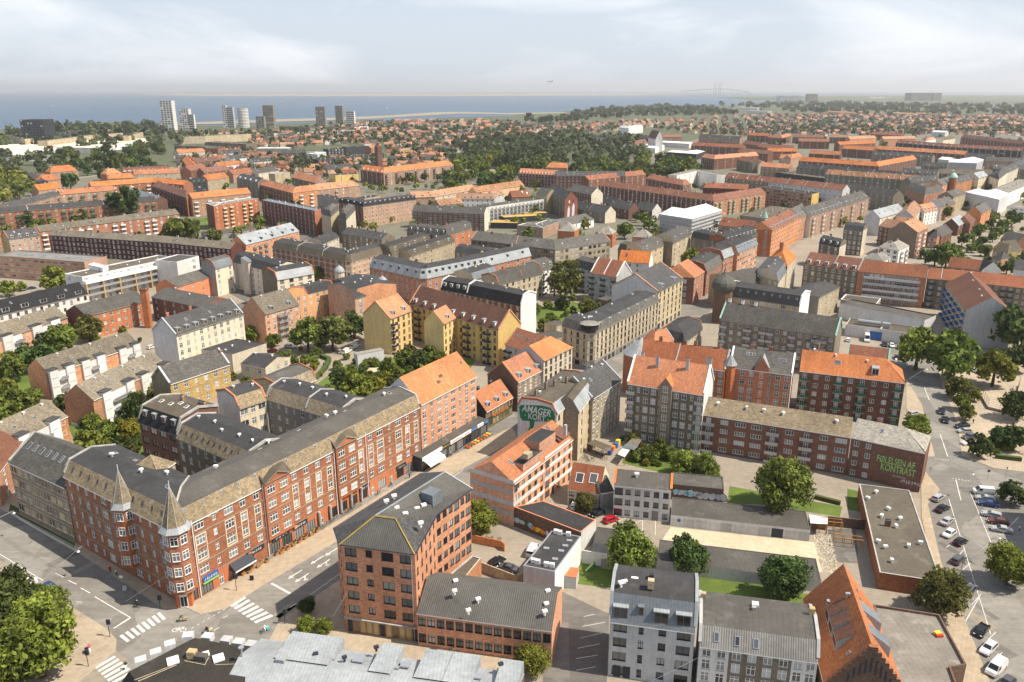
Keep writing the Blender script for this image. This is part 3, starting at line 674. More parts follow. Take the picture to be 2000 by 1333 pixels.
def stripe(a,b,w,z=0.03,m='paint',n=1,gap=None,name='road_marking'):
 A,B = G(*a),G(*b); d = (B - A); L = d.length; d.normalize(); nn = Vector((-d.y,d.x,0)) * w / 2; mb = MB()
 seg = L / (2 * n - 1) if gap is None else (L - gap * (n - 1)) / n; st = seg * 2 if gap is None else seg + gap
 for k in range(n):
  p = A + d * st * k; q = p + d * seg
  mb.face([(p.x - nn.x,p.y - nn.y,z),(q.x - nn.x,q.y - nn.y,z),(q.x + nn.x,q.y + nn.y,z),(p.x + nn.x,p.y + nn.y,z)],m)
 return mb
def marks(name,lst,z=0.03):
 al = MB()
 for a,b,w,n in lst:
  mb = stripe(a,b,w,z,n=n)
  for f in mb.f: al.face([mb.v[i] for i in f],'paint')
 link(name,al.mesh(name),kind='structure')
def zebra(p0,p1,q0,q1,n):
 """n stripes: each runs from the line p0-p1 to the line q0-q1"""
 for k in range(n):
  t0,t1 = k / (n - .45),(k + .55) / (n - .45); a,b = G(*p0),G(*p1); c,d = G(*q0),G(*q1); mb = MB()
  mb.face([tuple(a.lerp(b,t0).xy) + (0.032,),tuple(a.lerp(b,t1).xy) + (0.032,),tuple(c.lerp(d,t1).xy) + (0.032,),tuple(c.lerp(d,t0).xy) + (0.032,)],'paint')
  link('zebra_stripe',mb.mesh('zebra_stripe'),kind='structure')
zebra((233,1243),(312,1196),(248,1255),(324,1209),8)
zebra((441,1178),(500,1218),(468,1160),(534,1204),8)
zebra((185,1304),(218,1338),(223,1281),(262,1314),6)
marks('lane_marking',[((575,1085),(0 + 660,1030),.15,1),((452,1170),(815,925),.14,1),((587,1176),(668,1118),.14,1),((530,1140),(567,1160),.5,1),((566,1187),(578,1180),.2,1),((556,1199),(561,1194),.2,1),
 ((873,940),(905,918),.15,1),((980,893),(1018,868),.15,1),((435,1208),(445,1203),.18,1),((418,1232),(428,1226),.18,1),((455,1186),(465,1181),.18,1),
 ((108,1120),(124,1128),.2,1),((133,1134),(150,1142),.2,1),((158,1149),(176,1159),.2,1),((185,1166),(255,1207),.2,1),((255,1207),(222,1228),.4,1),((0,1083),(85,1135),.15,1),
 ((374,1228),(440,1190),.15,7),((20,1170),(30,1190),.12,1)])
marks('lane_marking',[((1805,756),(1815,782),.2,1),((1836,848),(1851,892),.2,1),((1826,896),(1853,900),.25,6),((1860,935),(1893,940),.25,6),((1853,975),(1935,1240),.14,1),((1894,960),(1945,1083),.14,1),
 ((1806,758),(1831,763),.2,6),((1916,1160),(1880,1225),.14,1),((1867,938),(1877,978),.2,1)])
marks('parking_marking',[((1848,1070),(1866,1057),.12,1),((1858,1100),(1885,1072),.12,1),((1870,1122),(1895,1101),.12,1),((1898,1181),(1915,1163),.12,1),((1930,1250),(1945,1235),.12,1),((1948,1285),(1957,1275),.12,1),
 ((1917,1018),(1955,1022),.12,1),((1925,1031),(1970,1034),.12,1),((1930,1043),(1975,1047),.12,1),((1938,1057),(1985,1060),.12,1),((1943,1071),(1990,1073),.12,1),((1968,1148),(2000,1150),.12,1),
 ((1185,1028),(1226,1011),.12,1),((1225,1030),(1256,1015),.12,1),((1224,1048),(1224,1030),.12,1),((1255,1043),(1255,1015),.12,1),((1280,1045),(1280,1018),.12,1),
 ((1140,1205),(1162,1200),.12,1),((1138,1224),(1182,1216),.12,1),((1133,1247),(1176,1237),.12,1),((1128,1267),(1172,1258),.12,1),((1125,1287),(1168,1280),.12,1),((1125,1310),(1163,1303),.12,1)],z=0.036)
def arrow(px,py,ang,curve=False):
 o = G(px,py); mb = MB(); s = 1.9; c,sn = math.cos(ang),math.sin(ang)
 def q(pts): mb.face([(o.x + c * x * s - sn * y * s,o.y + sn * x * s + c * y * s,0.034) for x,y in pts],'paint')
 q([(-1,-.07),(.5,-.07),(.5,.07),(-1,.07)]); q([(.5,-.28),(1.1,0),(.5,.28)])
 if curve: q([(-.2,0.07),(0.1,.5),(0.0,.6),(-.45,0.07)]); q([(-.05,.35),(.3,.55),(-.2,.85)])
 link('turn_arrow',mb.mesh('turn_arrow'),kind='structure')
aa = rad(57 + 180)
for p in ((577,1122),(620,1094),(878 - 230,1078)): arrow(*p,aa)
for p in ((590,1129),(632,1101)): arrow(*p,aa,True)
rr = random.Random(12); k = 0
while k < 26:
 x,y_ = rr.choice([(rr.uniform(30,330),rr.uniform(1040,1240)),(rr.uniform(480,830),rr.uniform(960,1200)),(rr.uniform(1850,1960),rr.uniform(950,1300)),(rr.uniform(860,1000),rr.uniform(860,960))]); p = G(x,y_); an = rr.choice([57,-33,57]) + rr.uniform(-3,3) if x < 1500 else 110 + rr.uniform(-5,5)
 c_,s_ = math.cos(rad(an)),math.sin(rad(an)); u,v = rr.uniform(1.5,5),rr.uniform(.5,1.4); mb = MB(); mb.face([(p.x + c_ * i * u - s_ * j * v,p.y + s_ * i * u + c_ * j * v,.024) for i,j in ((-1,-1),(1,-1),(1,1),(-1,1))],rr.choice(['asphdk','yard','asphdk'])); link('road_patch',mb.mesh('road_patch'),kind='structure'); k += 1
mb = MB(); o = G(350,1231)
for cx in (-.75,.75):
 for k in range(12):
  t0,t1 = k * math.pi / 6,(k + 1) * math.pi / 6
  mb.face([(o.x + cx + .62 * math.cos(t0),o.y + .62 * math.sin(t0),.034),(o.x + cx + .62 * math.cos(t1),o.y + .62 * math.sin(t1),.034),(o.x + cx + .48 * math.cos(t1),o.y + .48 * math.sin(t1),.034),(o.x + cx + .48 * math.cos(t0),o.y + .48 * math.sin(t0),.034)],'paint')
for a,b_ in (((-.75,0),(-.2,.8)),((-.2,.8),(.5,.8)),((.5,.8),(.75,0)),((-.2,.8),(.05,0)),((-.75,0),(.05,0)),((.05,0),(.5,.8)),((.35,1.0),(.65,1.0))):
 d = Vector((b_[0] - a[0],b_[1] - a[1])).normalized(); nn = Vector((-d.y,d.x)) * .06
 mb.face([(o.x + a[0] - nn.x,o.y + a[1] - nn.y,.035),(o.x + b_[0] - nn.x,o.y + b_[1] - nn.y,.035),(o.x + b_[0] + nn.x,o.y + b_[1] + nn.y,.035),(o.x + a[0] + nn.x,o.y + a[1] + nn.y,.035)],'paint')
link('bicycle_sign_marking',mb.mesh('bicycle_sign_marking'),kind='structure')
# ------------------------------------------------------------------ hero corner block
AB = 'apartment_building'
def text_mesh(txt,size,m,ext=0.03,name='lettering'):
 if txt[0] == '#':
  rr = random.Random(len(txt) * 7 + int(size * 10)); mb = MB(); n = len(txt) - 1; w = size * .62
  for k in range(n):
   x = (k - n / 2) * w; h = size * .62
   for q in range(rr.randint(2,3)):
    if rr.random() < .5: u = x + rr.uniform(0,w * .6); mb.face([(u,-h / 2,ext),(u + w * .2,-h / 2,ext),(u + w * .2,h / 2,ext),(u,h / 2,ext)],m)
    else: v_ = rr.uniform(-h / 2,h / 2 - .1); mb.face([(x,v_,ext + .004),(x + w * .75,v_,ext + .004),(x + w * .75,v_ + h * .2,ext + .004),(x,v_ + h * .2,ext + .004)],m)
  return mb.mesh(name)
 cu = bpy.data.curves.new('t','FONT'); cu.body = txt; cu.size = size; cu.extrude = ext; cu.align_x = 'CENTER'; cu.align_y = 'CENTER'; cu.resolution_u = 3; cu.offset = size * .012
 o = bpy.data.objects.new('t',cu); COL.objects.link(o)
 me = bpy.data.meshes.new_from_object(o); bpy.data.objects.remove(o); bpy.data.curves.remove(cu)
 me.materials.clear(); me.materials.append(MATS[m]); me.name = name; return me
def wall_text(root,txt,p,d,size,m,o=0.06,name='lettering',sx=1.0,lean=0.0):
 """text flat on a wall: p centre, d unit wall direction"""
 me = text_mesh(txt,size,m); n = (d[1],-d[0]); me.transform(Matrix(((sx,lean,0,0),(0,1,0,0),(0,0,1,0),(0,0,0,1))))
 ob = link(name,me,root)
 M = Matrix(((d[0],0,n[0],p[0] + n[0] * o - root.location.x),(d[1],0,n[1],p[1] + n[1] * o - root.location.y),(0,1,0,p[2]),(0,0,0,1)))
 ob.matrix_basis = M; return ob
def hero():
 he = 18.0; C = G(340,1032,he); A = G(125,925,he); E = G(819,791,he)
 B = Bld('apartment_building','long five storey red brick corner block with slated mansard, two spires and shops','building',C,lod=0)
 dep = 12.5; q = inset_quads([A,C,E],dep)
 t1 = wing(B,q[0],he,'half',2.7,'r_felt','r_eternit',wm='w_red',cope='concrete',ov=.4)
 t2 = wing(B,q[1],he,'half',2.7,'r_feltg','r_eternit',wm='w_red',cope='concrete',ov=.4)
 B.facade(A,(C.x,C.y,0),0,he,5,list('ssmsw' 's.' 'wssm' 's'),'w_red',gh=3.6,band='trim',head=0.7)
 B.facade((C.x,C.y,0),E,0,he,5,list('mws' 'wmm' 'ww' 'mmm' 'm' 'ww' 'mmws' 'wmm'),'w_red',gh=4.0,gw='S',gm='w_redhot',band='trim',head=0.7,
             gcols=list('SSa' 'SS.' 'SS' 'SSa' 'S' 'SS' 'SaSa' 'SSS'))
 for qq in q: B.facade((qq[2].x,qq[2].y,0),(qq[3].x,qq[3].y,0),0,he - .5,5,'m','w_gbrick')
 B.facade((q[0][3].x,q[0][3].y,0),(A.x,A.y,0),0,he,5,'','w_red'); B.facade((E.x,E.y,0),(q[1][2].x,q[1][2].y,0),0,he,5,'','w_gbrick')
 d = (E - C); d.z = 0; L = d.length; d.normalize(); n = Vector((d.y,-d.x,0)); dv = (C - A); dv.z = 0; Lv = dv.length; dv.normalize(); nv = Vector((dv.y,-dv.x,0))
 fh = (he - .35 - 4.0) / 4
 def surround(o,dd,nn,x,w,z0,z1,m='cream'):
  for xx in (x - w / 2 - .22,x + w / 2 + .02):
   p = o + dd * xx + nn * .08; B.trim.box((p.x,p.y,z0),(dd.x,dd.y),.2,.078,z1 - z0,m)
  p = o + dd * (x - w / 2 - .22) + nn * .10; B.trim.box((p.x,p.y,z1),(dd.x,dd.y),w + .44,.098,.22,m); B.trim.box((p.x,p.y,z0 - .2),(dd.x,dd.y),w + .44,.098,.2,m)
 o0 = Vector((C.x,C.y,0)); cols = 'mwswmmwwmmmmwwmmwswmm'; sw = L / len(cols)
 for i,t in enumerate(cols):
  if t in 'mw': surround(o0,d,n,(i + .5) * sw,WT[t][0],4.0 + fh * 1.15,4.0 + fh * 2.86)
 ov = Vector((A.x,A.y,0)); cv = 'ssmsws.wssms'; swv = Lv / len(cv); fv = (he - .35 - 3.6) / 4
 for i,t in enumerate(cv):
  if t != '.': surround(ov,dv,nv,(i + .5) * swv,WT[t][0],3.6 + fv * 1.15,3.6 + fv * 2.86,'trim')
 for (ia,ib,po) in ((6,8,1),(12,14,1)):
  x0,x1 = ia * sw,ib * sw; mb = MB(); p = o0 + d * x0 + n * .75
  w_ = x1 - x0
  S = Bld.__new__(Bld); S.root = B.root; S.wall = mb; S.trim = B.trim; S.far = B.far; S.bal = B.bal; S.frame = 'whitep'; S.lod = 0; S.nwin = 0
  a = p; b_ = o0 + d * x1 + n * .75
  zz = 4.1
  S.facade((a.x,a.y),(b_.x,b_.y),zz,he + .2,4,'ww','w_red',band='trim',head=.75)
  for u,w2 in ((o0 + d * x0,a),(b_,o0 + d * x1)): mb.face([(u.x,u.y,zz),(w2.x,w2.y,zz),(w2.x,w2.y,he + .2),(u.x,u.y,he + .2)],'w_red')
  mb.face([(v.x,v.y,zz) for v in (o0 + d * x0,o0 + d * x1,b_,a)],'w_red')
  part('bay',mb,B.root)
  g = MB(); ap = (a + b_) / 2
  back = ap - n * 5.0
  g.face([(a.x + n.x * .3 - d.x * .3,a.y + n.y * .3 - d.y * .3,he + .2),(ap.x + n.x * .3,ap.y + n.y * .3,he + 2.0),(back.x,back.y,he + 2.9),(a.x - n.x * 2.2,a.y - n.y * 2.2,he + 2.6)],'r_feltb')
  g.face([(ap.x + n.x * .3,ap.y + n.y * .3,he + 2.0),(b_.x + n.x * .3 + d.x * .3,b_.y + n.y * .3 + d.y * .3,he + .2),(b_.x - n.x * 2.2,b_.y - n.y * 2.2,he + 2.6),(back.x,back.y,he + 2.9)],'r_feltb')
  g.face([(a.x,a.y,he + .2),(b_.x,b_.y,he + .2),(ap.x,ap.y,he + 1.9)],'w_red')
  for u,w2 in ((a - d * .3,ap),(ap,b_ + d * .3)):
   z0_,z1_ = (he + .2,he + 2.0) if w2 is ap else (he + 2.0,he + .2)
   g.face([(u.x + n.x * .32,u.y + n.y * .32,z0_ - .3),(w2.x + n.x * .32,w2.y + n.y * .32,z1_ - .3),(w2.x + n.x * .32,w2.y + n.y * .32,z1_),(u.x + n.x * .32,u.y + n.y * .32,z0_)],'trim')
  g.face([(a.x - d.x * .3 + n.x * .32,a.y - d.y * .3 + n.y * .32,he + .0),(b_.x + d.x * .3 + n.x * .32,b_.y + d.y * .3 + n.y * .32,he),(b_.x + d.x * .3 + n.x * .32,b_.y + d.y * .3 + n.y * .32,he + .25),(a.x - d.x * .3 + n.x * .32,a.y - d.y * .3 + n.y * .32,he + .25)],'trim')
  part('pediment',g,B.root)
 def turret(c,r,hz,hspire,nsides,win=True,name='corner_tower',m='w_red',rot=0.0,z0=3.8):
  mb = MB(); P = [(c.x + r * math.cos(rot + 2 * math.pi * k / nsides),c.y + r * math.sin(rot + 2 * math.pi * k / nsides)) for k in range(nsides)]
  for k in range(nsides):
   a,b_ = P[k],P[(k + 1) % nsides]
   mb.face([(*a,z0),(*b_,z0),(*b_,hz),(*a,hz)],m)
  mb.face([(*p,z0) for p in reversed(P)],'trim')
  tw = part(name,mb,B.root)
  sp = MB(); r2 = r + .7
  Q = [(c.x + r2 * math.cos(rot + 2 * math.pi * k / nsides),c.y + r2 * math.sin(rot + 2 * math.pi * k / nsides)) for k in range(nsides)]
  M_ = [(c.x + r * .95 * math.cos(rot + 2 * math.pi * k / nsides),c.y + r * .95 * math.sin(rot + 2 * math.pi * k / nsides)) for k in range(nsides)]
  for k in range(nsides):
   j = (k + 1) % nsides
   sp.face([(*Q[k],hz),(*Q[j],hz),(*M_[j],hz + 1.1),(*M_[k],hz + 1.1)],'r_zinc'); sp.face([(*M_[k],hz + 1.1),(*M_[j],hz + 1.1),(c.x,c.y,hz + hspire)],'r_eternit')
   sp.face([(*P[k],hz - .3),(*P[j],hz - .3),(*Q[j],hz),(*Q[k],hz)],'trim')
   sp.tube((*M_[k],hz + 1.1),(c.x,c.y,hz + hspire),.07,'concrete',4)
  sp.tube((c.x,c.y,hz + hspire - .1),(c.x,c.y,hz + hspire + 1.3),.06,'whitep',4)
  part('spire',sp,B.root)
  if win:
   W8 = Bld.__new__(Bld); W8.root = B.root; W8.lod = 0; W8.nwin = 0; W8.frame = 'whitep'; W8.far = MB(); W8.wall = MB(); W8.trim = MB(); W8.bal = MB()
   for k in range(nsides):
    a,b_ = P[k],P[(k + 1) % nsides]; dd = Vector((b_[0] - a[0],b_[1] - a[1])).normalized(); mid = ((a[0] + b_[0]) / 2,(a[1] + b_[1]) / 2)
    if dd.x < 0.15: continue
    t = 'm' if (Vector(b_) - Vector(a)).length > 1.7 else 's'
    for f in range(4): W8.window((mid[0] + dd.y * .12,mid[1] - dd.x * .12,z0 + .9 + f * (hz - z0 - .2) / 4),(dd.x,dd.y),t)
    for f in range(1,4):
     mb2 = MB(); 
 turret(Vector((C.x - .1,C.y + .6,0)),2.5,he - .3,9.0,8,rot=rad(22.5) + math.atan2(d.y,d.x))
 c2 = A + dv * (Lv * 0.58) + nv * .2
 turret(c2,2.1,he - .3,8.0,6,rot=rad(30) + math.atan2(dv.y,dv.x))
 dd = (d + dv).normalized()
 mb = MB(); p = Vector((C.x,C.y,0)) + Vector((dd.y,-dd.x,0)) * .35
 mb.box((p.x - dd.x * 1.5,p.y - dd.y * 1.5,0),(dd.x,dd.y),3,1.8,3.85,'w_redhot'); mb.box((p.x - dd.x * .75 + dd.y * .06,p.y - dd.y * .75 - dd.x * .06,.1),(dd.x,dd.y),1.5,.05,3.0,'whitep')
 for k in (0,1): mb.box((p.x - dd.x * (.62 - .66 * k) + dd.y * .09,p.y - dd.y * (.62 - .66 * k) - dd.x * .09,.35),(dd.x,dd.y),.56,.02,2.2,'glass')
 part('door',mb,B.root)
 def sign(x,w,z,h,m,txt,tm,size,m2=None):
  mb = MB(); p = o0 + d * (x - w / 2) + n * .25; mb.box((p.x,p.y,z),(d.x,d.y),w,.2,h,m,bottom=True)
  if m2: mb.box((p.x + n.x * .02,p.y + n.y * .02,z - .35),(d.x,d.y),w,.2,.35,m2,bottom=True)
  s_ = part('shop_sign',mb,B.root)
  c = o0 + d * x
  if txt: wall_text(B.root,txt,(c.x,c.y,z + h / 2),(d.x,d.y),size,tm,.28)
 sign(1.5 * sw + 1.0,3.8,2.9,1.3,'blue','#vaekst','paint',.9,m2='limeg')
 sign(5.0 * sw,4.8,2.9,1.1,'darkp','#bunzer','paint',.9); sign(7 * sw,5.0,2.9,1.0,'darkp','#blomster','paint',.7)
 sign(8.6 * sw,4.4,2.9,1.1,'darkp','#bunzer','paint',.9); sign(14.6 * sw,3.8,2.7,1.2,'darkp','#presse','paint',.8); sign(18.6 * sw,4.0,2.7,1.0,'darkp','#######','paint',.7)
 for x in (4.45 * sw,8.1 * sw):
  mb = MB(); p = o0 + d * x + n * .3; mb.box((p.x,p.y,3.05),(d.x,d.y),.8,.2,.8,'orangep'); part('sign_logo',mb,B.root)
 x = 3.0 * sw; mb = MB(); p = o0 + d * (x + .3); w_ = 5.6
 a = p + n * .1; b_ = a + d * w_; c = b_ + n * 1.9; e = a + n * 1.9
 mb.face([(e.x,e.y,2.5),(c.x,c.y,2.5),(b_.x,b_.y,3.7),(a.x,a.y,3.7)],'darkp'); mb.face([(e.x,e.y,2.15),(c.x,c.y,2.15),(c.x,c.y,2.5),(e.x,e.y,2.5)],'whitep')
 mb.face([(a.x,a.y,3.7),(e.x,e.y,2.5),(e.x,e.y,2.15),(a.x,a.y,2.15)],'darkp'); mb.face([(b_.x,b_.y,3.7),(b_.x,b_.y,2.15),(c.x,c.y,2.15),(c.x,c.y,2.5)],'darkp')
 part('awning',mb,B.root)
 for k in range(5):
  p = o0 + d * ((10.2 + k * 1.0) * sw) + n * .5; mb = MB(); mb.cyl((p.x,p.y,.12),.3,3.9,'concrete',10); part('column',mb,B.root)
 for xx in (1.02,5.98,11.95,15.0):
  p = o0 + d * (xx * sw) + n * .2; mb = MB(); mb.tube((p.x,p.y,.1),(p.x,p.y,he - .1),.11,'whitep',5); part('downpipe',mb,B.root)
 for xx in (2.0,16.9):
  for k in range(8):
   u = k / 8; u2 = (k + 1) / 8; f = lambda u: he - .7 - .5 * abs(math.sin(u * math.pi * 2))
   if k == 0: g = MB()
   p = o0 + d * (xx * sw + u * 3.6 - .3) + n * .1; q_ = o0 + d * (xx * sw + u2 * 3.6 - .3) + n * .1; g.tube((p.x,p.y,f(u)),(q_.x,q_.y,f(u2)),.09,'cream',4)
  part('garland',g,B.root)
 skylights(B,t2,[((i + .5) / 17,.07) for i in range(17)],.55,.7); skylights(B,t1,[((i + .8) / 12,.065) for i in range(11) if i != 6],.35,1.1,'darkp')
 vents(B,t1,[(.25,.55),(.6,.5),(.8,.75)]); vents(B,t2,[(.12,.7),(.34,.8),(.62,.75),(.66,.7),(.9,.5)])
 skylights(B,t1,[(.2,.7),(.42,.75),(.88,.45)],1.1,1.1,'concrete','roof_hatch'); skylights(B,t2,[(.3,.7),(.48,.78),(.7,.65),(.93,.5)],1.1,1.1,'concrete','roof_hatch')
 B.finish(); B.o0 = o0; B.d = d; B.n = n; B.sw = sw
 return B
mat('limeg',(0.28,0.6,0.08)); HERO = hero()
RED5 = dict(wm='w_red',fl=5)
W(AB,'tan rendered stair annexe with pointed slate roof in the corner block courtyard',(305,925,341,901),20.6,7,'hip',2.6,'w_sand','r_eternit',5,'',hl=3,hr=3,lod=0)
B = W(AB,'dark grey courtyard wing with slated slope behind the corner spires',(345,851,478,907),18,11.5,'half',2.6,'w_gbrick','r_felt',5,'mmsmmmsm',rm2='r_eternit',cope='concrete',vent=5,lod=1)
skylights(B,B.tops[0],[((i + .5) / 12,.07) for i in range(12)],.35,.8,'darkp')
B = W(AB,'dark red brick building with black mansard and four arched dormers',(271,820,345,845),17.5,13,'half',3.4,'w_brown','r_feltb',5,'gggg',rm2='r_black',frame='darkp',dorm=4,dwm='metal',lod=1,cope='concrete',chim=[(.5,.6),(.9,.7,1,2.5)],cmat='w_red')
skylights(B,B.tops[0],[(.2,.4),(.45,.4),(.6,.5),(.8,.45)],1.0,1.3,'whitep')
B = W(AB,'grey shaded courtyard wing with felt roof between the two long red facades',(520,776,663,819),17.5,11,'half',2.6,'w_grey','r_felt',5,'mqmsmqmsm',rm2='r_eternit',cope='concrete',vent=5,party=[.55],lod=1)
W(AB,'pale cream courtyard wing with white gable wall and slated slope',(467,795,519,778),17.5,11,'half',2.6,'w_cream','r_felt',5,'gmg',rm2='r_eternit',cope='w_red',ewm='w_white',vent=2,lod=1)
# ------------------------------------------------------------------ left
B = W('school_building','three storey brown stone building with grey gable roof and a row of skylights',(17,901,128,951),14.6,14,'gable',5,'w_stone','r_sgrey',4,'g' * 9,frame='cream',lod=0,plinth=.6,band='concrete',cope='concrete',chim=[(.93,.3,1.2,1.6)],cat='building')
skylights(B,B.tops[0],[(.1 + .115 * i,.3) for i in range(7)],.9,1.9,'metal')
def terrace(label,px,he,dep,cols,fl=3,lod=None,rh=4.4):
 """orange brick row house block: white balcony bays under dormer roofs"""
 B = W('terrace_house',label,px,he,dep,'gable',rh,'w_orange','r_beige',fl,'',ewm='w_orange',finish=False,lod=lod)
 P0,P1 = B.qs[0][0],B.qs[0][1]; d = P1 - P0; L = d.length; d.normalize(); n = Vector((d.y,-d.x,0)); sw = L / len(cols); fh = (he - .3) / fl
 B.wall.f = [f for f in B.wall.f]
 for i,t in enumerate(cols):
  x = i * sw; p = P0 + d * x
  if t == 'm':
   for f in range(fl): q = P0 + d * (x + sw / 2) + n * .02; B.window((q.x,q.y,f * fh + 1.0),(d.x,d.y),'q')
  if t in 'V':
   mb = MB(); a = p + n * .9; mb.box((a.x,a.y,0),(d.x,d.y),sw,2.4,he + 1.0,'w_white','r_sgrey')
   mb.box((a.x - d.x * .2 + n.x * .3,a.y - d.y * .2 + n.y * .3,he + 1.0),(d.x,d.y),sw + .4,4.0,.2,'r_slate'); part('bay',mb,B.root)
   for f in range(fl + (0)): q = P0 + d * (x + sw * .5) + n * .95; B.window((q.x,q.y,f * fh + 1.6),(d.x,d.y),'w' if sw > 2.6 else 'm')
  if t == 'B':
   mb = MB(); a = p + n * .25; mb.box((a.x,a.y,0),(d.x,d.y),sw,.3,he - .25,'w_white'); part('white_panel',mb,B.root)
   for f in range(fl):
    q = P0 + d * (x + sw * .35) + n * .3; B.window((q.x,q.y,f * fh + .4),(d.x,d.y),'b')
    q = P0 + d * (x + sw * .72) + n * .3; B.window((q.x,q.y,f * fh + 1.0),(d.x,d.y),'m')
    if f:
     mb = MB(); a = p + n * 1.6; mb.box((a.x,a.y,f * fh),(d.x,d.y),sw,1.4,.18,'concrete',bottom=True); mb.box((a.x,a.y,f * fh + .18),(d.x,d.y),sw,.07,.95,'metal'); part('balcony',mb,B.root)
 skylights(B,B.tops[0],[(.3,.25),(.62,.25)],.8,1.1); vents(B,B.tops[0],[(.2,.42),(.55,.42),(.85,.42)],s=.8)
 return B.finish()
terrace('orange brick terrace nearest the corner block with balconies facing the garden',(181,781,326,712),9.5,11,'mVBBVmVBBV',3,0)
terrace('beige roofed orange brick terrace behind the nearer one, blind gable on the left',(94,730,271,673),9.5,11,'VBVmVBVmmVBV',3,0)
terrace('orange brick terrace cut off by the left picture edge, beside the brown stone building',(10,870,131,812),9.5,12,'mVBBVm',3,0)
terrace('upper left orange brick terrace with beige roof behind big garden trees',(-40,676,131,619),9.5,11,'mmVBmVBVm',3,1)
W('terrace_house','orange gable end of the terrace at the left edge, brown ridged roof',(-8,927,43,860),9,12,'gable',4.5,'w_orange','r_brown',3,'mB',lod=0,endr='')
W(AB,'cream apartment house with grey slate roof, dormers and blind grey left gable',(344,654,475,613),14.5,13,'gable',5.5,'w_cream','r_slate',5,'mmsmsmmmsm',ewm='w_lgrey',dorm=8,dw=1.5,cope='metal',lod=1,dwm='w_cream',chim=[(.08,.5,1.5),(.4,.5)],sky=[(.25,.3),(.6,.3)])
W(AB,'yellow brick three storey house with mottled grey gable roof and blind left gable',(332,749,448,711),10.5,10,'gable',4.6,'w_ybrick','r_sgrey',3,'mmsmmm',ewm='w_gbrick',lod=0,band='w_ybrick',cope='metal',chim=[(.99,.35,1.2)])
W('hall','low cream walled hall with flat black felt roof behind the yellow brick house',(400,684,453,693,520,671),7,15,'flat',0,'w_cream','r_felt',2,'',rm2='r_feltg',lod=1,parapet=.2,vent=3)
W('house','small cream building with low dark gable roof and three windows in its gable',(470,710,518,719),6,13,'low',2,'w_cream','r_felt',2,'mm',endr='mmm',lod=0,vent=2)
W('house','small dark mansard building with copper rimmed gable beside the garden',(548,768,617,739),7.5,12,'half',2.8,'w_sand','r_feltg',2,'mmg',rm2='r_eternit',cope='w_red',lod=0)
B = W('factory','red brick workshop with grey eternit gable roof and two window rows',(168,617,287,587),10.5,14,'gable',3.6,'w_red','r_sgrey',3,'qqqqqqqbq',ewm='w_dkbrown',lod=1,vent=2)
W('factory','red brick workshop wing in shade meeting the square chimney',(296,580,400,601),10.5,15,'gable',3,'w_brown','r_sgrey',3,'qqqqqq',lod=1,vent=3)  # brown wall: the red brick's shade is put into its colour
W('factory','low grey roofed workshop behind the square chimney with red side walls',(345,560,424,536),10,13,'gable',3,'w_redhot','r_sgrey',3,'qqqq',lod=1)
mb = MB(); p = G(292,640,0); t = thing('chimney_stack','tall square red brick factory chimney beside the grey roofed workshop','chimney',p)
mb.box((p.x - 1.4,p.y - 1.4,0),(1,0),2.6,2.6,18,'w_red','darkp'); part('shaft',mb,t); mb = MB(); mb.box((p.x - 1.6,p.y - 1.6,17),(1,0),3,3,.5,'w_brown','darkp'); part('cap',mb,t)
B = W('office_building','white modern residential block with long balcony galleries and flat dark roof',(160,541,342,503),13,14,'flat',0,'w_white','r_feltb',4,'wbwbwbwbwbwbwb',rm2='r_white',balm='metal',lod=1,vent=5,endl='mm')
mb = MB()
P0,P1 = B.qs[0][0],B.qs[0][1]; d = (P1 - P0).normalized(); n = Vector((d.y,-d.x,0)); L = (P1 - P0).length
for z in (3.2,6.4): mb.box((P0 + n * 2.2).xy.to_tuple() + (z,),(d.x,d.y),L,2.2,.25,'concrete',bottom=True); mb.box((P0 + n * 2.2).xy.to_tuple() + (z + .25,),(d.x,d.y),L,.08,.9,'metal')
mb.box((P0 + n * 2.4).xy.to_tuple() + (9.4,),(d.x,d.y),L,2.4,1.5,'w_white',bottom=True)
for k in range(7): q = P0 + d * (L * k / 6) + n * 2.3; mb.box((q.x,q.y,0),(d.x,d.y),.6,2.3,9.4,'w_ybrick')
part('gallery',mb,B.root)
W('office_building','white cubic right end of the modern block with big square opening',(345,512,388,500),14,14,'flat',0,'w_white','r_feltg',4,'.g',rm2='r_white',lod=1)
W('office_building','white stair tower rising over the modern block',(172,517,200,523,208,520),15,5,'flat',0,'w_white','r_white',4,['.m',''],rm2='r_white',lod=1)
B = W('terrace_house','white row with dark slate roof and four white box dormers',(-6,616,172,573),7,11,'gable',5,'w_white','r_black',2,'qmqmwqmwqbqm',frame='darkp',lod=1,dorm=5,dw=3.2,dh=2.0,dwm='w_white',drm='r_black',sky=[(.8,.3),(.2,.3)])
B = W('office_building','long low brick office with ribbon windows and grey flat roof at the left edge',(-10,499,164,512),12.5,16,'flat',0,'w_hotel','r_corrl',4,'r' * 14,rm2='r_ltgrey',frame='cream',lod=1)
skylights(B,B.tops[0],[(.15 + .14 * i,.5) for i in range(6)],3,2,'metal')
W(AB,'long dark brown brick block with beige roof running behind the white modern block',(95,459,316,473,450,486),12.5,10,'gable',2.8,'w_dkbrown','r_beige',4,['mqqmb' * 5,'mqmqb' * 3],lod=2,endl='')
W(AB,'red brick block with white balconies and beige roof in the left middle ground',(76,452,350,417),12.5,10,'gable',3,'w_red','r_beige',4,'BBmqBBmmBBmqBBmqB',balm='whitep',lod=2)
W(AB,'tan brick house with dormers and grey roof at the far left',(17,467,77,459),12,11,'gable',4.5,'w_pink','r_slate',4,'mmqmm',dorm=4,cope='w_red',lod=2,ewm='w_ybrick',chim=[(.3,.5),(.7,.5)])
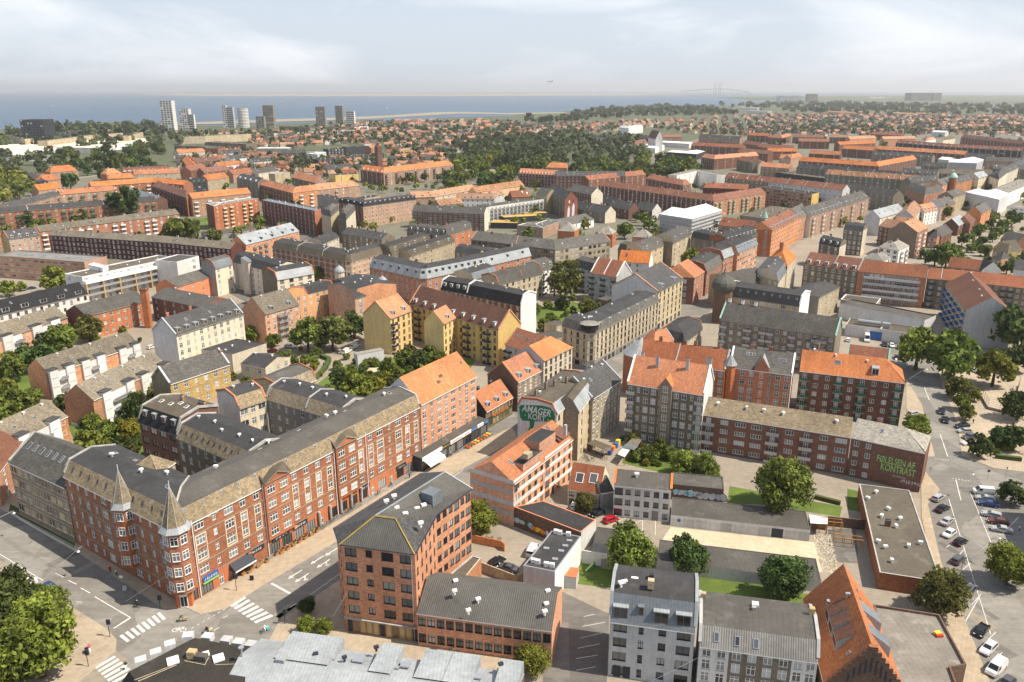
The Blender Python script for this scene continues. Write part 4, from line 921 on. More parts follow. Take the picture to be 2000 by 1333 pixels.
W(AB,'orange gabled house sliver at the far left edge behind the office',(-30,458,3,452),12,11,'gable',4.5,'w_red','r_slate',4,'mm',lod=2)
W(AB,'long red block with grey roof and green balconies, left middle ground',(-20,417,306,392),14,11,'gable',3,'w_red','r_slate',4,'BBqBBqBBqBBqBBqBBqBBqBB',balm='green',lod=2,party=[.21,.66])
W(AB,'pink brick rear wing with grey roof seen over the long red block',(10,409,118,380),14,10,'gable',3,'w_pink','r_slate',4,'BqBqBqBqB',balm='green',lod=2)
W(AB,'pink brick wing with bright orange roof behind the long red block',(118,380,225,371),14,10,'gable',3.5,'w_pink','r_orange',4,'mBmBqBmBm',balm='green',lod=2)
W(AB,'grey solar covered roof wing closing the long red block on its right',(236,372,302,392),14,10,'gable',3,'w_brown','r_zincd',4,'mmmm',lod=2)
W('school_building','orange hipped roof pink brick house behind the big green tree, far left',(74,353,118,350),13,12,'hip',5,'w_pink','r_orange',3,'mmmm',hl=5,hr=5,lod=2)
W('school_building','larger orange hipped roof pink brick house, far left',(98,337,152,333),14,14,'hip',6,'w_pink','r_orange',4,'mmmmm',hl=5,hr=5,lod=2)
W('school_building','dark sided link between the two orange hipped houses',(54,340,76,356),13,8,'gable',2,'w_dark','r_slate',4,'mm',lod=2)
W('school_building','small twin orange gabled house at the end of the grey roofed wing',(75,372,118,367),10,10,'gable',5,'w_pink','r_orange',3,'mmm',lod=2)
W(AB,'red brick wing with long orange roof, upper left',(178,364,297,356,358,361),14,11,'gable',3.5,'w_red','r_orange',4,['BqBqBqB','mmm'],balm='whitep',lod=2)
W(AB,'short orange roofed block left of the dark cubic block',(210,349,262,347),13,11,'hip',4.5,'w_red','r_orange',4,'mmmm',hl=3,hr=3,lod=2)
W(AB,'tall hipped orange roofed block among the upper left roofs',(208,341,237,338),16,10,'hip',5,'w_red','r_orange',4,'mmm',hl=4,hr=4,lod=2)
W(AB,'pale block with bright orange roof and white right gable, upper left',(262,341,352,337),13,10,'gable',4,'w_sand','r_orange',3,'mmwmmwmm',ewm='w_white',dorm=3,lod=2)
W(AB,'row of red and white balcony houses with black roof, upper left',(238,328,330,324),13,12,'flat',0,'w_red','r_felt',3,'BBBBBBBBBB',balm='whitep',lod=2)
W(AB,'dark glass fronted cubic block among orange roofs, upper left',(354,352,402,348),16,12,'flat',0,'w_dark','r_felt',5,'wwwww',frame='green',lod=2)
W(AB,'long dark side of a brown roofed block, upper left',(297,363,364,386,377,381),16,11,'gable',4,['w_dkbrown','w_red'],'r_brown',4,['m' * 12,'mm'],lod=2)  # long side darkened in colour for its shade, sunlit end redder
W(AB,'orange roofed brick block with white balconies left of the striped block',(375,388,490,377),15,11,'gable',4,'w_pink','r_orange',4,'BqBqBmBqB',balm='whitep',hr=0,lod=2)
W(AB,'six storey orange block striped with cream balconies and white top floor',(402,397,417,403,505,388),18,12,'flat',0,['w_brown','w_red'],'r_corrl',6,['','qBBqBBq'],balm='cream',rm2='r_white',lod=2)  # left end's shade painted as a darker brown wall
W(AB,'tall dark brick slab with solar panels on its roof',(511,391,614,412,626,408),18,11,'flat',0,['w_dkbrown','w_red'],'r_zincd',6,['m' * 14,''],rm2='r_zincd',lod=2)  # sunlight on the end wall put in as a brighter red
W(AB,'orange roofed corner block left of the dark slab, one shaded side',(502,359,572,377,622,371),14,11,'gable',4.2,['w_brown','w_orange'],'r_orange',4,['m' * 12,'mBmBm'],balm='whitep',lod=2)  # brown for the shaded wall, orange for the sunlit one: lighting in the colour
W(AB,'pale brick house row with orange roof and white dormers, upper centre left',(622,371,703,362),14,11,'hip',4.5,'w_pink','r_orange',4,'mqBmqm',hr=5,dorm=5,lod=2)
W(AB,'grey gabled back house with pink blind wall under orange roof',(570,346,616,357),16,11,'gable',5,'w_gbrick','r_orange',5,'mmmmm',ewm='w_pink',lod=2)
W(AB,'grey sided block with dark dormered roof beside the orange corner',(462,348,503,357),16,11,'gable',4,'w_gbrick','r_slate',5,'mmmmm',dorm=4,lod=2)
W(AB,'low cream flat block with grey roof in the upper left centre',(537,340,566,336),12,9,'flat',0,'w_sand','r_zinc',3,'mmm',lod=2)
W(AB,'dark grey flat office beside the pink mansard block',(619,381,660,397,742,383),12,10,'flat',0,['w_grey','w_pink'],'r_felt',4,['rrrr','wwwww'],rm2='r_felt',lod=2)
W(AB,'long pink brick block with black mansard and white dormers, upper middle',(661,395,709,404,812,390),16,12,'mansard',3,['w_brown','w_pink'],'r_felt',5,['m' * 7,'m' * 15],rm2='r_black',dorm=[4,11],gh=3.6,lod=2)  # short left wall coloured brown to carry its shade
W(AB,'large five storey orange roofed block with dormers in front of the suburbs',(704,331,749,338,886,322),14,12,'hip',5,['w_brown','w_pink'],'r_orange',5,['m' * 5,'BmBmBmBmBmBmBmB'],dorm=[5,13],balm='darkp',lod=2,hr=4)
B = W(AB,'orange brick block with silver metal roof and glazed gable ends, left of centre',(480,478,584,451),13,12,'gable',5,'w_orange','r_zinc',4,'qBBBqmmBBq',balm='metal',lod=2,dorm=5,dwm='r_zincd')
W(AB,'low dark brown block with beige roof touching the silver roofed block',(400,486,448,495,478,486),9,10,'low',2,['w_brown','w_orange'],'r_beige',3,['mmmm','mB'],lod=2)
W('nursery_building','low square grey roofed pavilion in the garden left of the silver roof',(400,458,460,452,500,446),4,9,'low',1.4,'w_grey','r_feltb',1,['m' * 6,'mm'],lod=2)
W(AB,'cream blind backs of narrow houses between dark slab and pink block',(628,416,646,422,662,408),17,8,'half',3,['w_sand','w_sand'],'r_sgrey',5,['',''],lod=2)
W(AB,'cream blind gable house between the dark slab and the pink block',(661,424,676,428,694,409),17,8,'half',3,['w_gbrick','w_cream'],'r_sgrey',5,['',''],lod=2)
# ------------------------------------------------------------------ centre left
W(AB,'cream walled U block, narrow sunlit front part with blind green grey gable',(420,523,454,514),15,9,'half',3,'w_cream','r_feltg',5,'m.m',rm2='r_zincd',ewm='w_grey',lod=1,cope='w_red')
W(AB,'cream walled U block, shaded courtyard side with stair towers',(456,509,541,532),15,11,'half',3,'w_cream','r_felt',5,'mmsmmsmm',rm2='r_slate',lod=1,vent=5)
W(AB,'cream front house with curved gable and big dark windows in the centre left',(541,545,613,532),15,14,'half',3,'w_cream','r_felt',5,'wwgw',rm2='r_zinc',frame='green',ewm='w_gbrick',lod=1,cope='w_red',vent=4)
W(AB,'cream stair bay projecting from the U block courtyard wall',(484,512,493,509),17,4,'mono',2,'w_cream','r_zincd',5,'',lod=2)
W(AB,'orange rendered block front with grey steep roof above the green garden trees',(580,577,600,573,652,560),14.5,12,'half',3,'w_orng2','r_felt',5,['m','smmw'],rm2='r_slate',lod=1,vent=3,cope='w_red')
W(AB,'orange block shaded inner side with blind wall',(653,558,693,578),14.5,20,'half',3,'w_orange','r_felt',5,'m....',rm2='r_slate',lod=1,vent=2)
W(AB,'pale red brick block end with zinc domed corner, over the garden trees',(693,580,752,565),14.5,18,'half',3,'w_pink','r_felt',5,'mmm',rm2='r_slate',lod=1,vent=4,gm=None)
def dome(px,py,z,r,h,m,label,onion=False,base=3.0,bm='w_cream',name='dome_turret'):
 p = G(px,py,z); t = thing(name,label,'dome',(p.x,p.y,0)); mb = MB(); N = 12
 b = MB(); b.cyl((p.x,p.y,z - base),r * .92,base,bm,N); part('drum',b,t)
 prof = [(1,0),(1.04,.12),(.98,.3),(.8,.55),(.5,.8),(.2,.95),(.05,1.08),(0.02,1.5)] if not onion else [(1,0),(1.12,.15),(1.16,.3),(1.08,.48),(.85,.66),(.52,.82),(.2,.95),(.07,1.08),(0.05,1.25),(.01,1.6)]
 for (r0,z0),(r1,z1) in zip(prof,prof[1:]):
  for k in range(N):
   a0,a1 = 2 * math.pi * k / N,2 * math.pi * (k + 1) / N
   mb.face([(p.x + r * r0 * math.cos(a0),p.y + r * r0 * math.sin(a0),z + h * z0),(p.x + r * r0 * math.cos(a1),p.y + r * r0 * math.sin(a1),z + h * z0),(p.x + r * r1 * math.cos(a1),p.y + r * r1 * math.sin(a1),z + h * z1),(p.x + r * r1 * math.cos(a0),p.y + r * r1 * math.sin(a0),z + h * z1)],m)
 part('dome',mb,t,smooth=False)
dome(663,532,15.5,2.6,3.2,'r_zinc','small zinc dome turret on the left corner of the orange block')
dome(747,553,15.5,2.6,3.2,'r_zinc','small zinc dome turret on the right corner of the orange block')
W('terrace_house','tall orange brick house with brown roof and stacked grey balconies',(517,613,584,594),13.5,14,'gable',6,'w_orange','r_beige',5,'qVBBVq'.replace('V','m'),lod=1,balm='metal',vent=2,dorm=2,dwm='w_white',ewm='w_orange')
YB = dict(wm='w_yellow',rm='r_brown',fl=5)
W(AB,'yellow rendered house end with blind gable and tiled roof beside the garden',(762,622,803,606),15,13.5,'gable',6,'w_yellow','r_tan',5,'Bmmm',lod=1,frame='woodp',dorm=2,balm='darkp',cope='w_orange')
W(AB,'long yellow rendered block with brown tiled roof, black balconies and gable towards the orange roofs',(800,592,973,644),15,12,'gable',6.5,'w_yellow','r_brown',5,'mBmsmBmsmBmmBm',lod=1,frame='woodp',dorm=9,balm='darkp',bald=1.5,cope='w_orange',dw=1.3)
W(AB,'yellow wing with blind pointed gable jutting from the long yellow block',(866,632,890,619),15,8.5,'gable',4.5,'w_yellow','r_tan',5,'m',lod=1,frame='woodp',dorm=1)
W(AB,'narrow yellow stair tower with brown lean-to roof on the yellow block',(918,622,929,622),15.8,4,'mono',2.4,'w_yellow','r_tan',5,'s',lod=1,frame='woodp')
W(AB,'second narrow yellow stair tower near the left end of the yellow block',(806,590,816,590),15.8,4,'mono',2.4,'w_yellow','r_tan',5,'s',lod=1,frame='woodp')
B = W(AB,'five storey red brick house with bright orange tiled roof on the main street',(821,790,930,734),18,14,'gable',6.5,'w_hotel','r_orange',6,'maxmxtmx',lod=0,z0=0,ewm='w_lgrey',cope=None,plinth=3.5)
skylights(B,B.tops[0],[(.42,.18),(.45,.18),(.5,.25),(.53,.25),(.93,.3)],.7,.9,'r_red')
B = W('shop_row','single storey shop row with grey felt roof and signs under the red brick house',(823,896,952,819),4.2,9,'mono',.6,'w_dark','r_feltg',1,'S',gh=4,gw='S',lod=0)
P0,P1 = B.qs[0][0],B.qs[0][1]; d = (P1 - P0).normalized(); n = Vector((d.y,-d.x,0)); L = (P1 - P0).length
for a_,b_,m_,txt,tm,sz in ((.0,.28,'whitep','','redp',.7),(.28,.4,'darkp','#blomster','yellowp',.75),(.4,.58,'whitep','#grillhouse','redp',.8),(.58,.72,'whitep','#frugt','blue',.8),(.72,.82,'blue','#optik','paint',.8),(.82,.92,'whitep','#cafe','blue',.8),(.92,1.0,'blue','#bar','paint',.8)):
 mb = MB(); p = P0 + d * (L * a_ + .1) + n * .36; mb.box((p.x,p.y,3.3),(d.x,d.y),L * (b_ - a_) - .2,.25,1.0,m_,bottom=True); part('shop_sign',mb,B.root)
 if txt: c = P0 + d * (L * (a_ + b_) / 2); wall_text(B.root,txt,(c.x,c.y,3.8),(d.x,d.y),sz,tm,.4)
mb = MB(); a = P0 + d * .6 + n * .4; b2 = a + d * 7; c = b2 + n * 2.2; e = a + n * 2.2
mb.face([(e.x,e.y,2.2),(c.x,c.y,2.2),(b2.x,b2.y,3.3),(a.x,a.y,3.3)],'whitep'); mb.face([(e.x,e.y,1.9),(c.x,c.y,1.9),(c.x,c.y,2.2),(e.x,e.y,2.2)],'whitep'); part('awning',mb,B.root)
B = W('pub_building','small yellow pub with orange tiled roof, round zinc dormers and green front',(949,803,1001,774),6.2,9.5,'gable',5,'w_yellow','r_orange',2,'gggggggg',frame='woodp',gm='green',gh=3.1,gw='w',ewm='w_dark',dorm=3,dw=1.6,dh=1.5,drm='r_zinc',lod=0,chim=[(.25,.55,1.2),(.7,.55,1.2)],cmat='darkp')
P0,P1 = B.qs[0][0],B.qs[0][1]; d = (P1 - P0).normalized(); n = Vector((d.y,-d.x,0)); L = (P1 - P0).length; c = P0.lerp(P1,.52)
mb = MB(); p = P0 + n * .15; mb.box((p.x,p.y,2.9),(d.x,d.y),L,.14,.7,'w_dark',bottom=True); part('fascia',mb,B.root)
wall_text(B.root,'THE OLD IRISH PUB',(c.x,c.y,3.25),(d.x,d.y),1.0,'orangep',.2)
W(AB,'brown brick house with orange roof and three grey dormers before the white house',(1011,746,1062,720),10.5,12,'gable',5.5,'w_stone','r_orange',4,'mmmmm',ewm='w_rough',dorm=3,dw=1.5,gh=3,gw='w',lod=0,cope='w_orange')
W(AB,'white house with red top storey and hipped orange roof on the main street',(1062,704,1118,677),14,12,'hip',4,'w_cream','r_orange',5,'mmmmmm',frame='darkp',ewm='w_lgrey',hr=5,lod=1,gh=3.2,gw='w')
W(AB,'low dark red roofed backyard house with balcony between yellow gable and white house',(987,672,1042,690),11,12,'gable',5,'w_cream','r_red',4,'BmmB',lod=1,sky=[(.15,.3),(.3,.3),(.55,.3),(.75,.3)],balm='darkp',cope='w_orange')
W(AB,'cream corner house with blue grey mansard and round turret roof on the main street',(1098,637,1148,651,1164,650,1287,588),14.5,12,'mansard',3,'w_sand','r_felt',5,['msms','b','mmmmmmmmmmmmmmmmm'],rm2='r_sgrey',gh=3.6,gm='w_grey',gw='g',frame='darkp',lod=1,dorm=[0,1,7],vent=3,band='trim')
dome(1152,632,18.2,3.6,.5,'r_ltgrey','flat grey round turret top on the cream corner house',base=2.0,bm='r_black')
W(AB,'tall cream and brown brick house with grey roof and ragged blind side wall',(1286,570,1334,545),17.5,22,'gable',6.5,'w_sand','r_slate',6,'mmmmmm',ewm='w_lgrey',gh=3.5,gw='S',frame='darkp',dorm=2,lod=1,cope='w_orange')
W(AB,'brown mansard wing with four dormers left of the white blind gable',(861,563,912,572),14.5,11,'half',3.4,'w_brown','r_felt',5,'mmmmmm',rm2='r_black',dorm=4,lod=1,cope='whitep')
W(AB,'dark roofed brown wing ending in a pure white blind gable',(912,573,1017,595),15,10.5,'half',3.6,'w_brown','r_felt',5,'mmmmmmmmm',rm2='r_black',ewm='w_white',lod=1,vent=4,cope='whitep')
B = W(AB,'red brick corner block with silver sloping roof full of dormers in the centre',(723,519,820,541,834,541,947,518,1037,497),14.5,13,'half',3.6,'w_red','r_felt',5,['m' * 10,'m','mmmmmmmmmm','wmmwm'],rm2='r_zinc',band='trim',lod=2,dorm=[6,1,9,3],dwm='r_zincd')
W(AB,'sand brick row with grey sloped roof behind the white blind gable',(974,554,1060,531),13,11,'half',3,'w_sand','r_feltg',4,'mmmmmmmm',rm2='r_sgrey',frame='darkp',lod=2,cope='w_red',party=[.53])
W(AB,'sand brick row with silver top dormers left of the big courtyard tree',(1058,526,1082,520),13.5,11,'half',3,'w_white','r_feltg',4,'BmB',rm2='r_sgrey',dorm=2,balm='darkp',lod=2)
W(AB,'dark flat wing with white edged steps before the sand brick row',(925,545,970,531),13,12,'half',2.6,'w_sand','r_felt',4,'mmm',rm2='r_zincd',lod=2,vent=4)
W(AB,'big grey brick corner house with pinkish slate hipped roof in the centre',(920,467,1084,487,1192,471),14.5,13,'gable',4,['w_gbrick','w_sand'],'r_sgrey',4,['g' * 14,'g' * 12],frame='darkp',band='trim',lod=2,party=[.55],cope='w_orange')  # left facade in darker brick for shade, right one paler for sun
W(AB,'brown and ochre trimmed corner block, shaded side to the left',(532,482,674,509,686,509,754,490),14.5,13,'half',2.8,['w_brown','w_sand','w_pink'],'r_felt',5,['m' * 13,'m','m' * 7],rm2='r_feltb',band='w_yellow',lod=2,vent=2,party=[.35,.7])  # shade painted into the brown left wall, sunlit sides paler
W(AB,'cream inner wing of the ochre trimmed block facing its courtyard',(628,476,662,462),13,9,'half',2,'w_cream','r_felt',4,'qqqqq',lod=2,rm2='r_felt')
W(AB,'dark mottled inner courtyard wing with chimneys behind the ochre trimmed block',(667,455,745,468),14,11,'gable',3,'w_gbrick','r_slate',5,'mmmmmmm',lod=2,chim=[(.1,.5),(.3,.5),(.5,.5),(.7,.5)])
W(AB,'brown roofed wing with round dormers right of the ochre trimmed block',(764,495,840,470),14,11,'half',3.5,'w_gbrick','r_felt',4,'mmmmm',rm2='r_feltb',dorm=4,lod=2)
W(AB,'grey slate mansard block with silver dormers, shaded face toward the centre left',(722,519,725,519),14,4,'flat',0,'w_brown','r_felt',2,'',lod=2)
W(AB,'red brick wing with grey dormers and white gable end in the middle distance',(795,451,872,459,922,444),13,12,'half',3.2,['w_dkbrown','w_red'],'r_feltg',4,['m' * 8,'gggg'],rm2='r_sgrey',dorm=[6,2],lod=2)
W(AB,'low jumble of sand brick rear wings left of the silver dormered block',(800,499,848,483,888,470),12,10,'half',2.5,'w_sand','r_felt',4,['mmmm','mmm'],rm2='r_feltb',dorm=[2,2],lod=2)
W(AB,'small grey mansard rear wing beside the low sand brick wings',(812,478,842,470),11,9,'half',2.5,'w_orange','r_slate',3,'mmm',rm2='r_slate',lod=2)
W(AB,'dark inner wing with black felt roofs behind the red corner block',(888,491,958,500),12,10,'half',2.5,'w_gbrick','r_felt',4,'mmmmm',rm2='r_slate',lod=2,vent=2)
W(AB,'long dark red block with smooth grey roof and cream right gable',(805,412,946,418),13,10,'gable',4.2,'w_brown','r_sgrey',4,'w' * 14,ewm='w_cream',lod=2)
W(AB,'long white balconied block with grey flat roof, centre distance',(926,411,957,404,1062,389),12,12,'flat',0,'w_white','r_sgrey',4,['','BBBBBBBBBBBBBB'],balm='metal',lod=2,rm2='r_sgrey')
for i,(px,c) in enumerate([((958,435,1010,436),1),((985,425,1060,421),2),((1025,418,1070,416),3)]):
 W('hall',['ochre sedum roofed low hall nearest the dark red block','middle ochre sedum roofed low hall','far narrow ochre sedum roofed low hall'][i],px,4.5,14 - 3 * i,'flat',0,'w_dark','r_sedum',1,'',lod=2,parapet=.1)
W('workshop','pink brick two storey workshop with white rimmed roof in the centre distance',(1010,440,1060,445,1096,432),8,12,'flat',0,'w_pink','r_sgrey',2,['rrrr',''],rm2='r_white',lod=2)
W('hall','grey barrel roofed hall with white strip right of the pink workshop',(1105,440,1160,428),6,16,'low',3.5,'w_white','r_sgrey',1,'mmmm',lod=2)
for i,(x,y) in enumerate([(1106,451),(1180,457),(1252,463)]):
 B = W('pyramid_roof_building',['left','middle','right'][i] + ' grey pyramid roofed cube of the three in the centre distance',(x - 17,y - 1,x + 16,y + 1),9,12,'hip',5,'w_red','r_ltgrey',3,'',hl=6,hr=6,lod=2)
W(AB,'terracotta terrace row with dormers, nearest and most left of the orange rows',(858,401,905,396),8,10,'gable',4,'w_pink','r_tan',2,'mmmm',dorm=3,lod=2)
W(AB,'terracotta terrace row with cream walls and many dormers, centre distance',(803,386,850,384,930,370),9,10,'gable',4.5,['w_pink','w_cream'],'r_tan',2,['m' * 5,'m' * 8],dorm=[3,6],lod=2,party=[.5])
W(AB,'terracotta terrace row with white walls in front of the longer one',(890,388,966,388),8,10,'gable',4,'w_white','r_tan',2,'m' * 8,dorm=6,lod=2)
W(AB,'yellow walled terracotta terrace nearest the red church mural',(930,376,1024,362),9,10,'gable',4.5,'w_orng2','r_tan',2,'m' * 8,dorm=7,lod=2)
W('house','blue walled small terrace house under terracotta roof, centre distance',(964,383,986,379),7.5,9,'gable',4,'w_lgrey','r_tan',2,'mmm',dorm=2,lod=2)
W('house','red tiled gabled house left of the tall grey gables in the centre distance',(1000,385,1036,383),8,10,'gable',5,'w_brown','r_red',2,'mm',lod=2)
W(AB,'orange roofed brown block bordering the wooded park on the left',(1012,338,1085,342),14,12,'gable',4.5,'w_brown','r_orange',4,'m' * 12,dorm=12,lod=2)
W(AB,'grey slate roofed mansard block bordering the wooded park',(1085,344,1222,344),14,12,'gable',4.5,'w_brown','r_slate',4,'m' * 18,dorm=14,lod=2)
W(AB,'second orange roof behind the brown block at the wooded park',(1066,327,1108,328),14,12,'hip',5,'w_pink','r_orange',4,'m' * 5,hl=4,hr=4,lod=2)
W(AB,'tall grey gabled block beside the red painted gable',(1047,378,1068,382),15,11,'gable',5,'w_sand','r_sgrey',4,'mmm',lod=2)
B = W(AB,'dark shaded block ending in a red gable with white painted figures',(1065,373,1103,390),16,11,'gable',6,'w_gbrick','r_slate',5,'mmmmmm',ewm='w_mural',lod=2)
q = B.qs[0]; a,b2 = q[1],q[2]; dd = (b2 - a).normalized(); nn = Vector((dd.y,-dd.x,0)); mb = MB()
def onwall(pts,m,o=.05):
 mb.face([tuple((a + dd * x + nn * o).xy) + (z,) for x,z in pts],m)
onwall([(2.2,0),(4.2,0),(4.6,8),(3.6,11),(2.6,8)],'whitep'); onwall([(6.2,2),(8.2,2),(8.5,11),(7.4,13),(6.3,10)],'whitep'); onwall([(3.3,13),(4.6,13),(4.4,15.2),(3.4,15)],'whitep',.05); onwall([(6.5,14),(7.6,14),(7.2,16),(6.7,16)],'darkp',.05)
part('painted_figures',mb,B.root)
W(AB,'brown striped block with grey hipped roof and cream blind gable',(1110,372,1155,380),17,12,'gable',5,'w_brown','r_sgrey',5,'m' * 9,ewm='w_cream',lod=2)
W(AB,'small gabled brick house with dark roof, first of the row right of the cream gable',(1120,405,1149,411),8,11,'gable',5,'w_gbrick','r_slate',2,'mm',lod=2,ewm='w_pink',chim=[(.5,.5)])
W(AB,'small gabled house with dark roof and cream gable near the grey barrel hall',(1145,410,1182,417),8,11,'gable',5,'w_gbrick','r_slate',2,'mm',lod=2,ewm='w_cream',chim=[(.5,.5)])
W(AB,'small dark roofed row house behind the three pyramid roofs',(1165,394,1200,400),8,11,'gable',5,'w_gbrick','r_slate',2,'mm',lod=2,chim=[(.3,.5)])
W(AB,'long low dark roofed row with several chimneys left of the white tent',(1188,402,1228,410),8,11,'gable',5,'w_brown','r_slate',2,'mmm',ewm='w_brown',lod=2,chim=[(.3,.5),(.7,.5)])
W(AB,'dark roofed low row with white gable next to the white tent',(1240,407,1274,412),8,11,'gable',5,'w_brown','r_slate',2,'mm',ewm='w_white',lod=2,chim=[(.5,.5)])
W(AB,'long red brown brick block with brown tiled roof, shaded left side, centre right',(1170,362,1394,393,1496,377),13.5,12,'gable',4.2,['w_brown','w_orange'],'r_red',5,['m' * 26,'BBmBBmBBmBBm'],balm='copp',lod=2,party=[.72],hr=5)  # shade and sun put into the wall colours, brown left and orange right
W(AB,'brown tiled hipped block behind the long red brown block',(1150,352,1262,341),13,12,'gable',4,'w_brown','r_red',4,'m' * 10,lod=2)
W(AB,'brown tiled wing with hipped right end behind the long red brown block',(1262,348,1334,362,1350,360),13,12,'gable',4,'w_brown','r_red',4,['m' * 9,'m'],lod=2)
W(AB,'dark brown tiled inner wing left of the striped office slab',(1373,366,1460,370),12,11,'hip',4,'w_dkbrown','r_red',3,'',lod=2,hl=3)
W(AB,'white scaffolded pale block right of the wooded park',(1322,343,1362,334,1400,342),16,10,'flat',0,'w_white','r_ltgrey',5,['mmmm','mmmm'],lod=2)
B = W('office_building','pinkish striped office slab with ribbon windows and yellow end',(1484,365,1586,380,1600,376),16,13,'flat',0,['w_pink','w_yellow'],'r_felt',6,['r' * 14,''],lod=2,frame='darkp',rm2='r_sgrey')
B = W('scaffold_tent','large white tarpaulin tent over a building with scaffolding, centre right',(1289,418,1352,428,1410,411),13,26,'low',4,'w_lgrey','r_white',4,['',''],lod=2,cat='tent')
mb = MB()
for qq in B.qs:
 for f in range(5):
  aa_,bb_ = qq[0],qq[1]; d_ = (bb_ - aa_).normalized(); n_ = Vector((d_.y,-d_.x,0)); L_ = (bb_ - aa_).length
  for k in range(int(L_ / 3)):
   p_ = aa_ + d_ * (k * 3) + n_ * .8; mb.tube((p_.x,p_.y,0),(p_.x,p_.y,13),.06,'metal',3) if f == 0 else None
  p_ = aa_ + n_ * .9; mb.box((p_.x,p_.y,f * 2.6 + .5),(d_.x,d_.y),L_,.8,.12,'metal',bottom=True)
part('scaffolding',mb,B.root)
W(AB,'brown tiled block with dormer windows left of the green spired corner',(1403,439,1467,447),13.5,11,'gable',4.5,'w_brown','r_red',4,'w' * 8,dorm=0,lod=2,hl=3)
W(AB,'tall red brick corner house with tiled roof, dormers and green copper spire',(1484,449,1508,450,1562,424),17,14,'gable',5,['w_red','w_orange'],'r_red',6,['mm','m' * 14],dorm=[1,10],lod=2,gh=3.5)
W(AB,'grey roofed continuation of the tall red brick street row',(1562,424,1584,413),17,14,'gable',5,'w_orange','r_sgrey',6,'m' * 6,dorm=4,lod=2)
W(AB,'long red and cream street row with grey roofs running to the white gable',(1584,421,1640,404,1698,386),16,13,'gable',5,'w_pink','r_sgrey',5,['BmBmBm','BmBmBm'],dorm=[8,6],balm='w_white',lod=2,ewm='w_white',party=[.5])
p = G(1495,447,17); t = thing('corner_spire','green copper spire on the tall red brick corner house','spire',(p.x,p.y,0)); mb = MB(); mb.cyl((p.x,p.y + 3,17),4.6,5,'r_red',8,1.6); part('roof',mb,t); mb = MB(); mb.cyl((p.x,p.y + 3,22),1.6,1.5,'w_cream',8); mb.cyl((p.x,p.y + 3,23.5),2.0,5,'copp',8,0.05); part('spire',mb,t)
W('hall','low felt roofed supermarket block behind the green spired corner',(1446,421,1500,428,1560,407),6,25,'flat',0,'w_grey','r_feltb',2,['',''],lod=2,vent=4)
W(AB,'grey courtyard backs with dormers between the pyramid roofs and the street, left part',(1290,470,1314,474,1350,456),15,12,'half',3,['w_gbrick','w_sand'],'r_feltg',5,['..','mmmm'],rm2='r_sgrey',dorm=[0,3],lod=2)
W(AB,'grey brick courtyard house with narrow yellow sunlit walls, middle right',(1235,490,1255,494,1296,477),14,12,'half',3,['w_gbrick','w_sand'],'r_feltg',5,['','gmgm'],rm2='r_sgrey',lod=2,dorm=[0,2])
W(AB,'red brick low house with curved gable wall left of the tall grey house, middle',(1207,486,1236,493,1254,488),11,10,'half',3,['w_stone','w_red'],'r_feltb',4,['','mm'],rm2='r_sgrey',lod=2)
W(AB,'dark courtyard back wing with stair towers, middle right',(1350,462,1392,470),14,14,'half',3,'w_gbrick','r_felt',5,'m.mm',rm2='r_slate',lod=2,vent=4)
W(AB,'grey flat topped backs with glass dormers left of the red street row',(1385,468,1420,475,1480,456),15,14,'half',3,['w_gbrick','w_red'],'r_felt',5,['mmm','g' * 9],rm2='r_slate',dorm=[0,8],lod=2,vent=4)
W(AB,'red and white street house with silver skylit roof, middle right',(1378,500,1413,503,1441,492),15,13,'half',3.4,['w_gbrick','w_red'],'r_felt',5,['','mmmmmm'],rm2='r_zinc',lod=2,cope='w_red',gh=3.5)
W(AB,'ornate red brick street house with arched windows, middle right',(1441,492,1480,475),16,14,'half',3,'w_orange','r_felt',5,'g' * 9,rm2='r_zincd',dorm=6,lod=2,gh=3.5)
W(AB,'orange red tiled corner villa with gables, shaded left side, above the street square',(1335,542,1356,543,1376,530),13.5,17,'hip',6,['w_brown','w_red'],'r_orange',4,['mm','mmmm'],lod=1,hl=3,gh=3.5)  # left wall's shade painted brown, sunlit wall red
W(AB,'grey roofed red street house right of the tiled corner villa',(1380,530,1414,508),13,12,'half',3.4,'w_red','r_felt',4,'mmmmmm',rm2='r_sgrey',lod=2,gh=3.5,cope='w_red')
W(AB,'red tiled back roofs beside the cream tall house, centre right',(1208,510,1268,514),12,12,'gable',5,'w_lgrey','r_orange',4,'mmmm',ewm='w_white',lod=2)
W(AB,'white courtyard backs with balconies and brown tiled roof right of the big tree',(1154,532,1204,541),14.5,13,'gable',6.5,'w_lgrey','r_red',5,'BmmBmmB',balm='darkp',lod=1,party=[.5],cope='whitep')
W(AB,'dark roofed backs between the grey corner house and white courtyard backs',(1120,518,1156,527),13,12,'half',3,'w_lgrey','r_feltg',5,'mBm',rm2='r_slate',balm='darkp',lod=2)
W('shed','low flat roofed brick outbuilding with chimney in the green courtyard',(1063,631,1087,638),5,7,'flat',0,'w_sand','r_feltg',1,'',endr='mm',lod=1,parapet=.1)
W('shed','long low felt roofed outbuilding behind the cream corner house',(1050,653,1086,663),4,9,'flat',0,'w_sand','r_feltg',1,'',lod=1,parapet=.1)
W('shed','brown walled long outbuilding at the right of the green courtyard',(1164,583,1215,595),7,8,'flat',0,'w_stone','r_feltg',1,'',lod=1,parapet=.1)
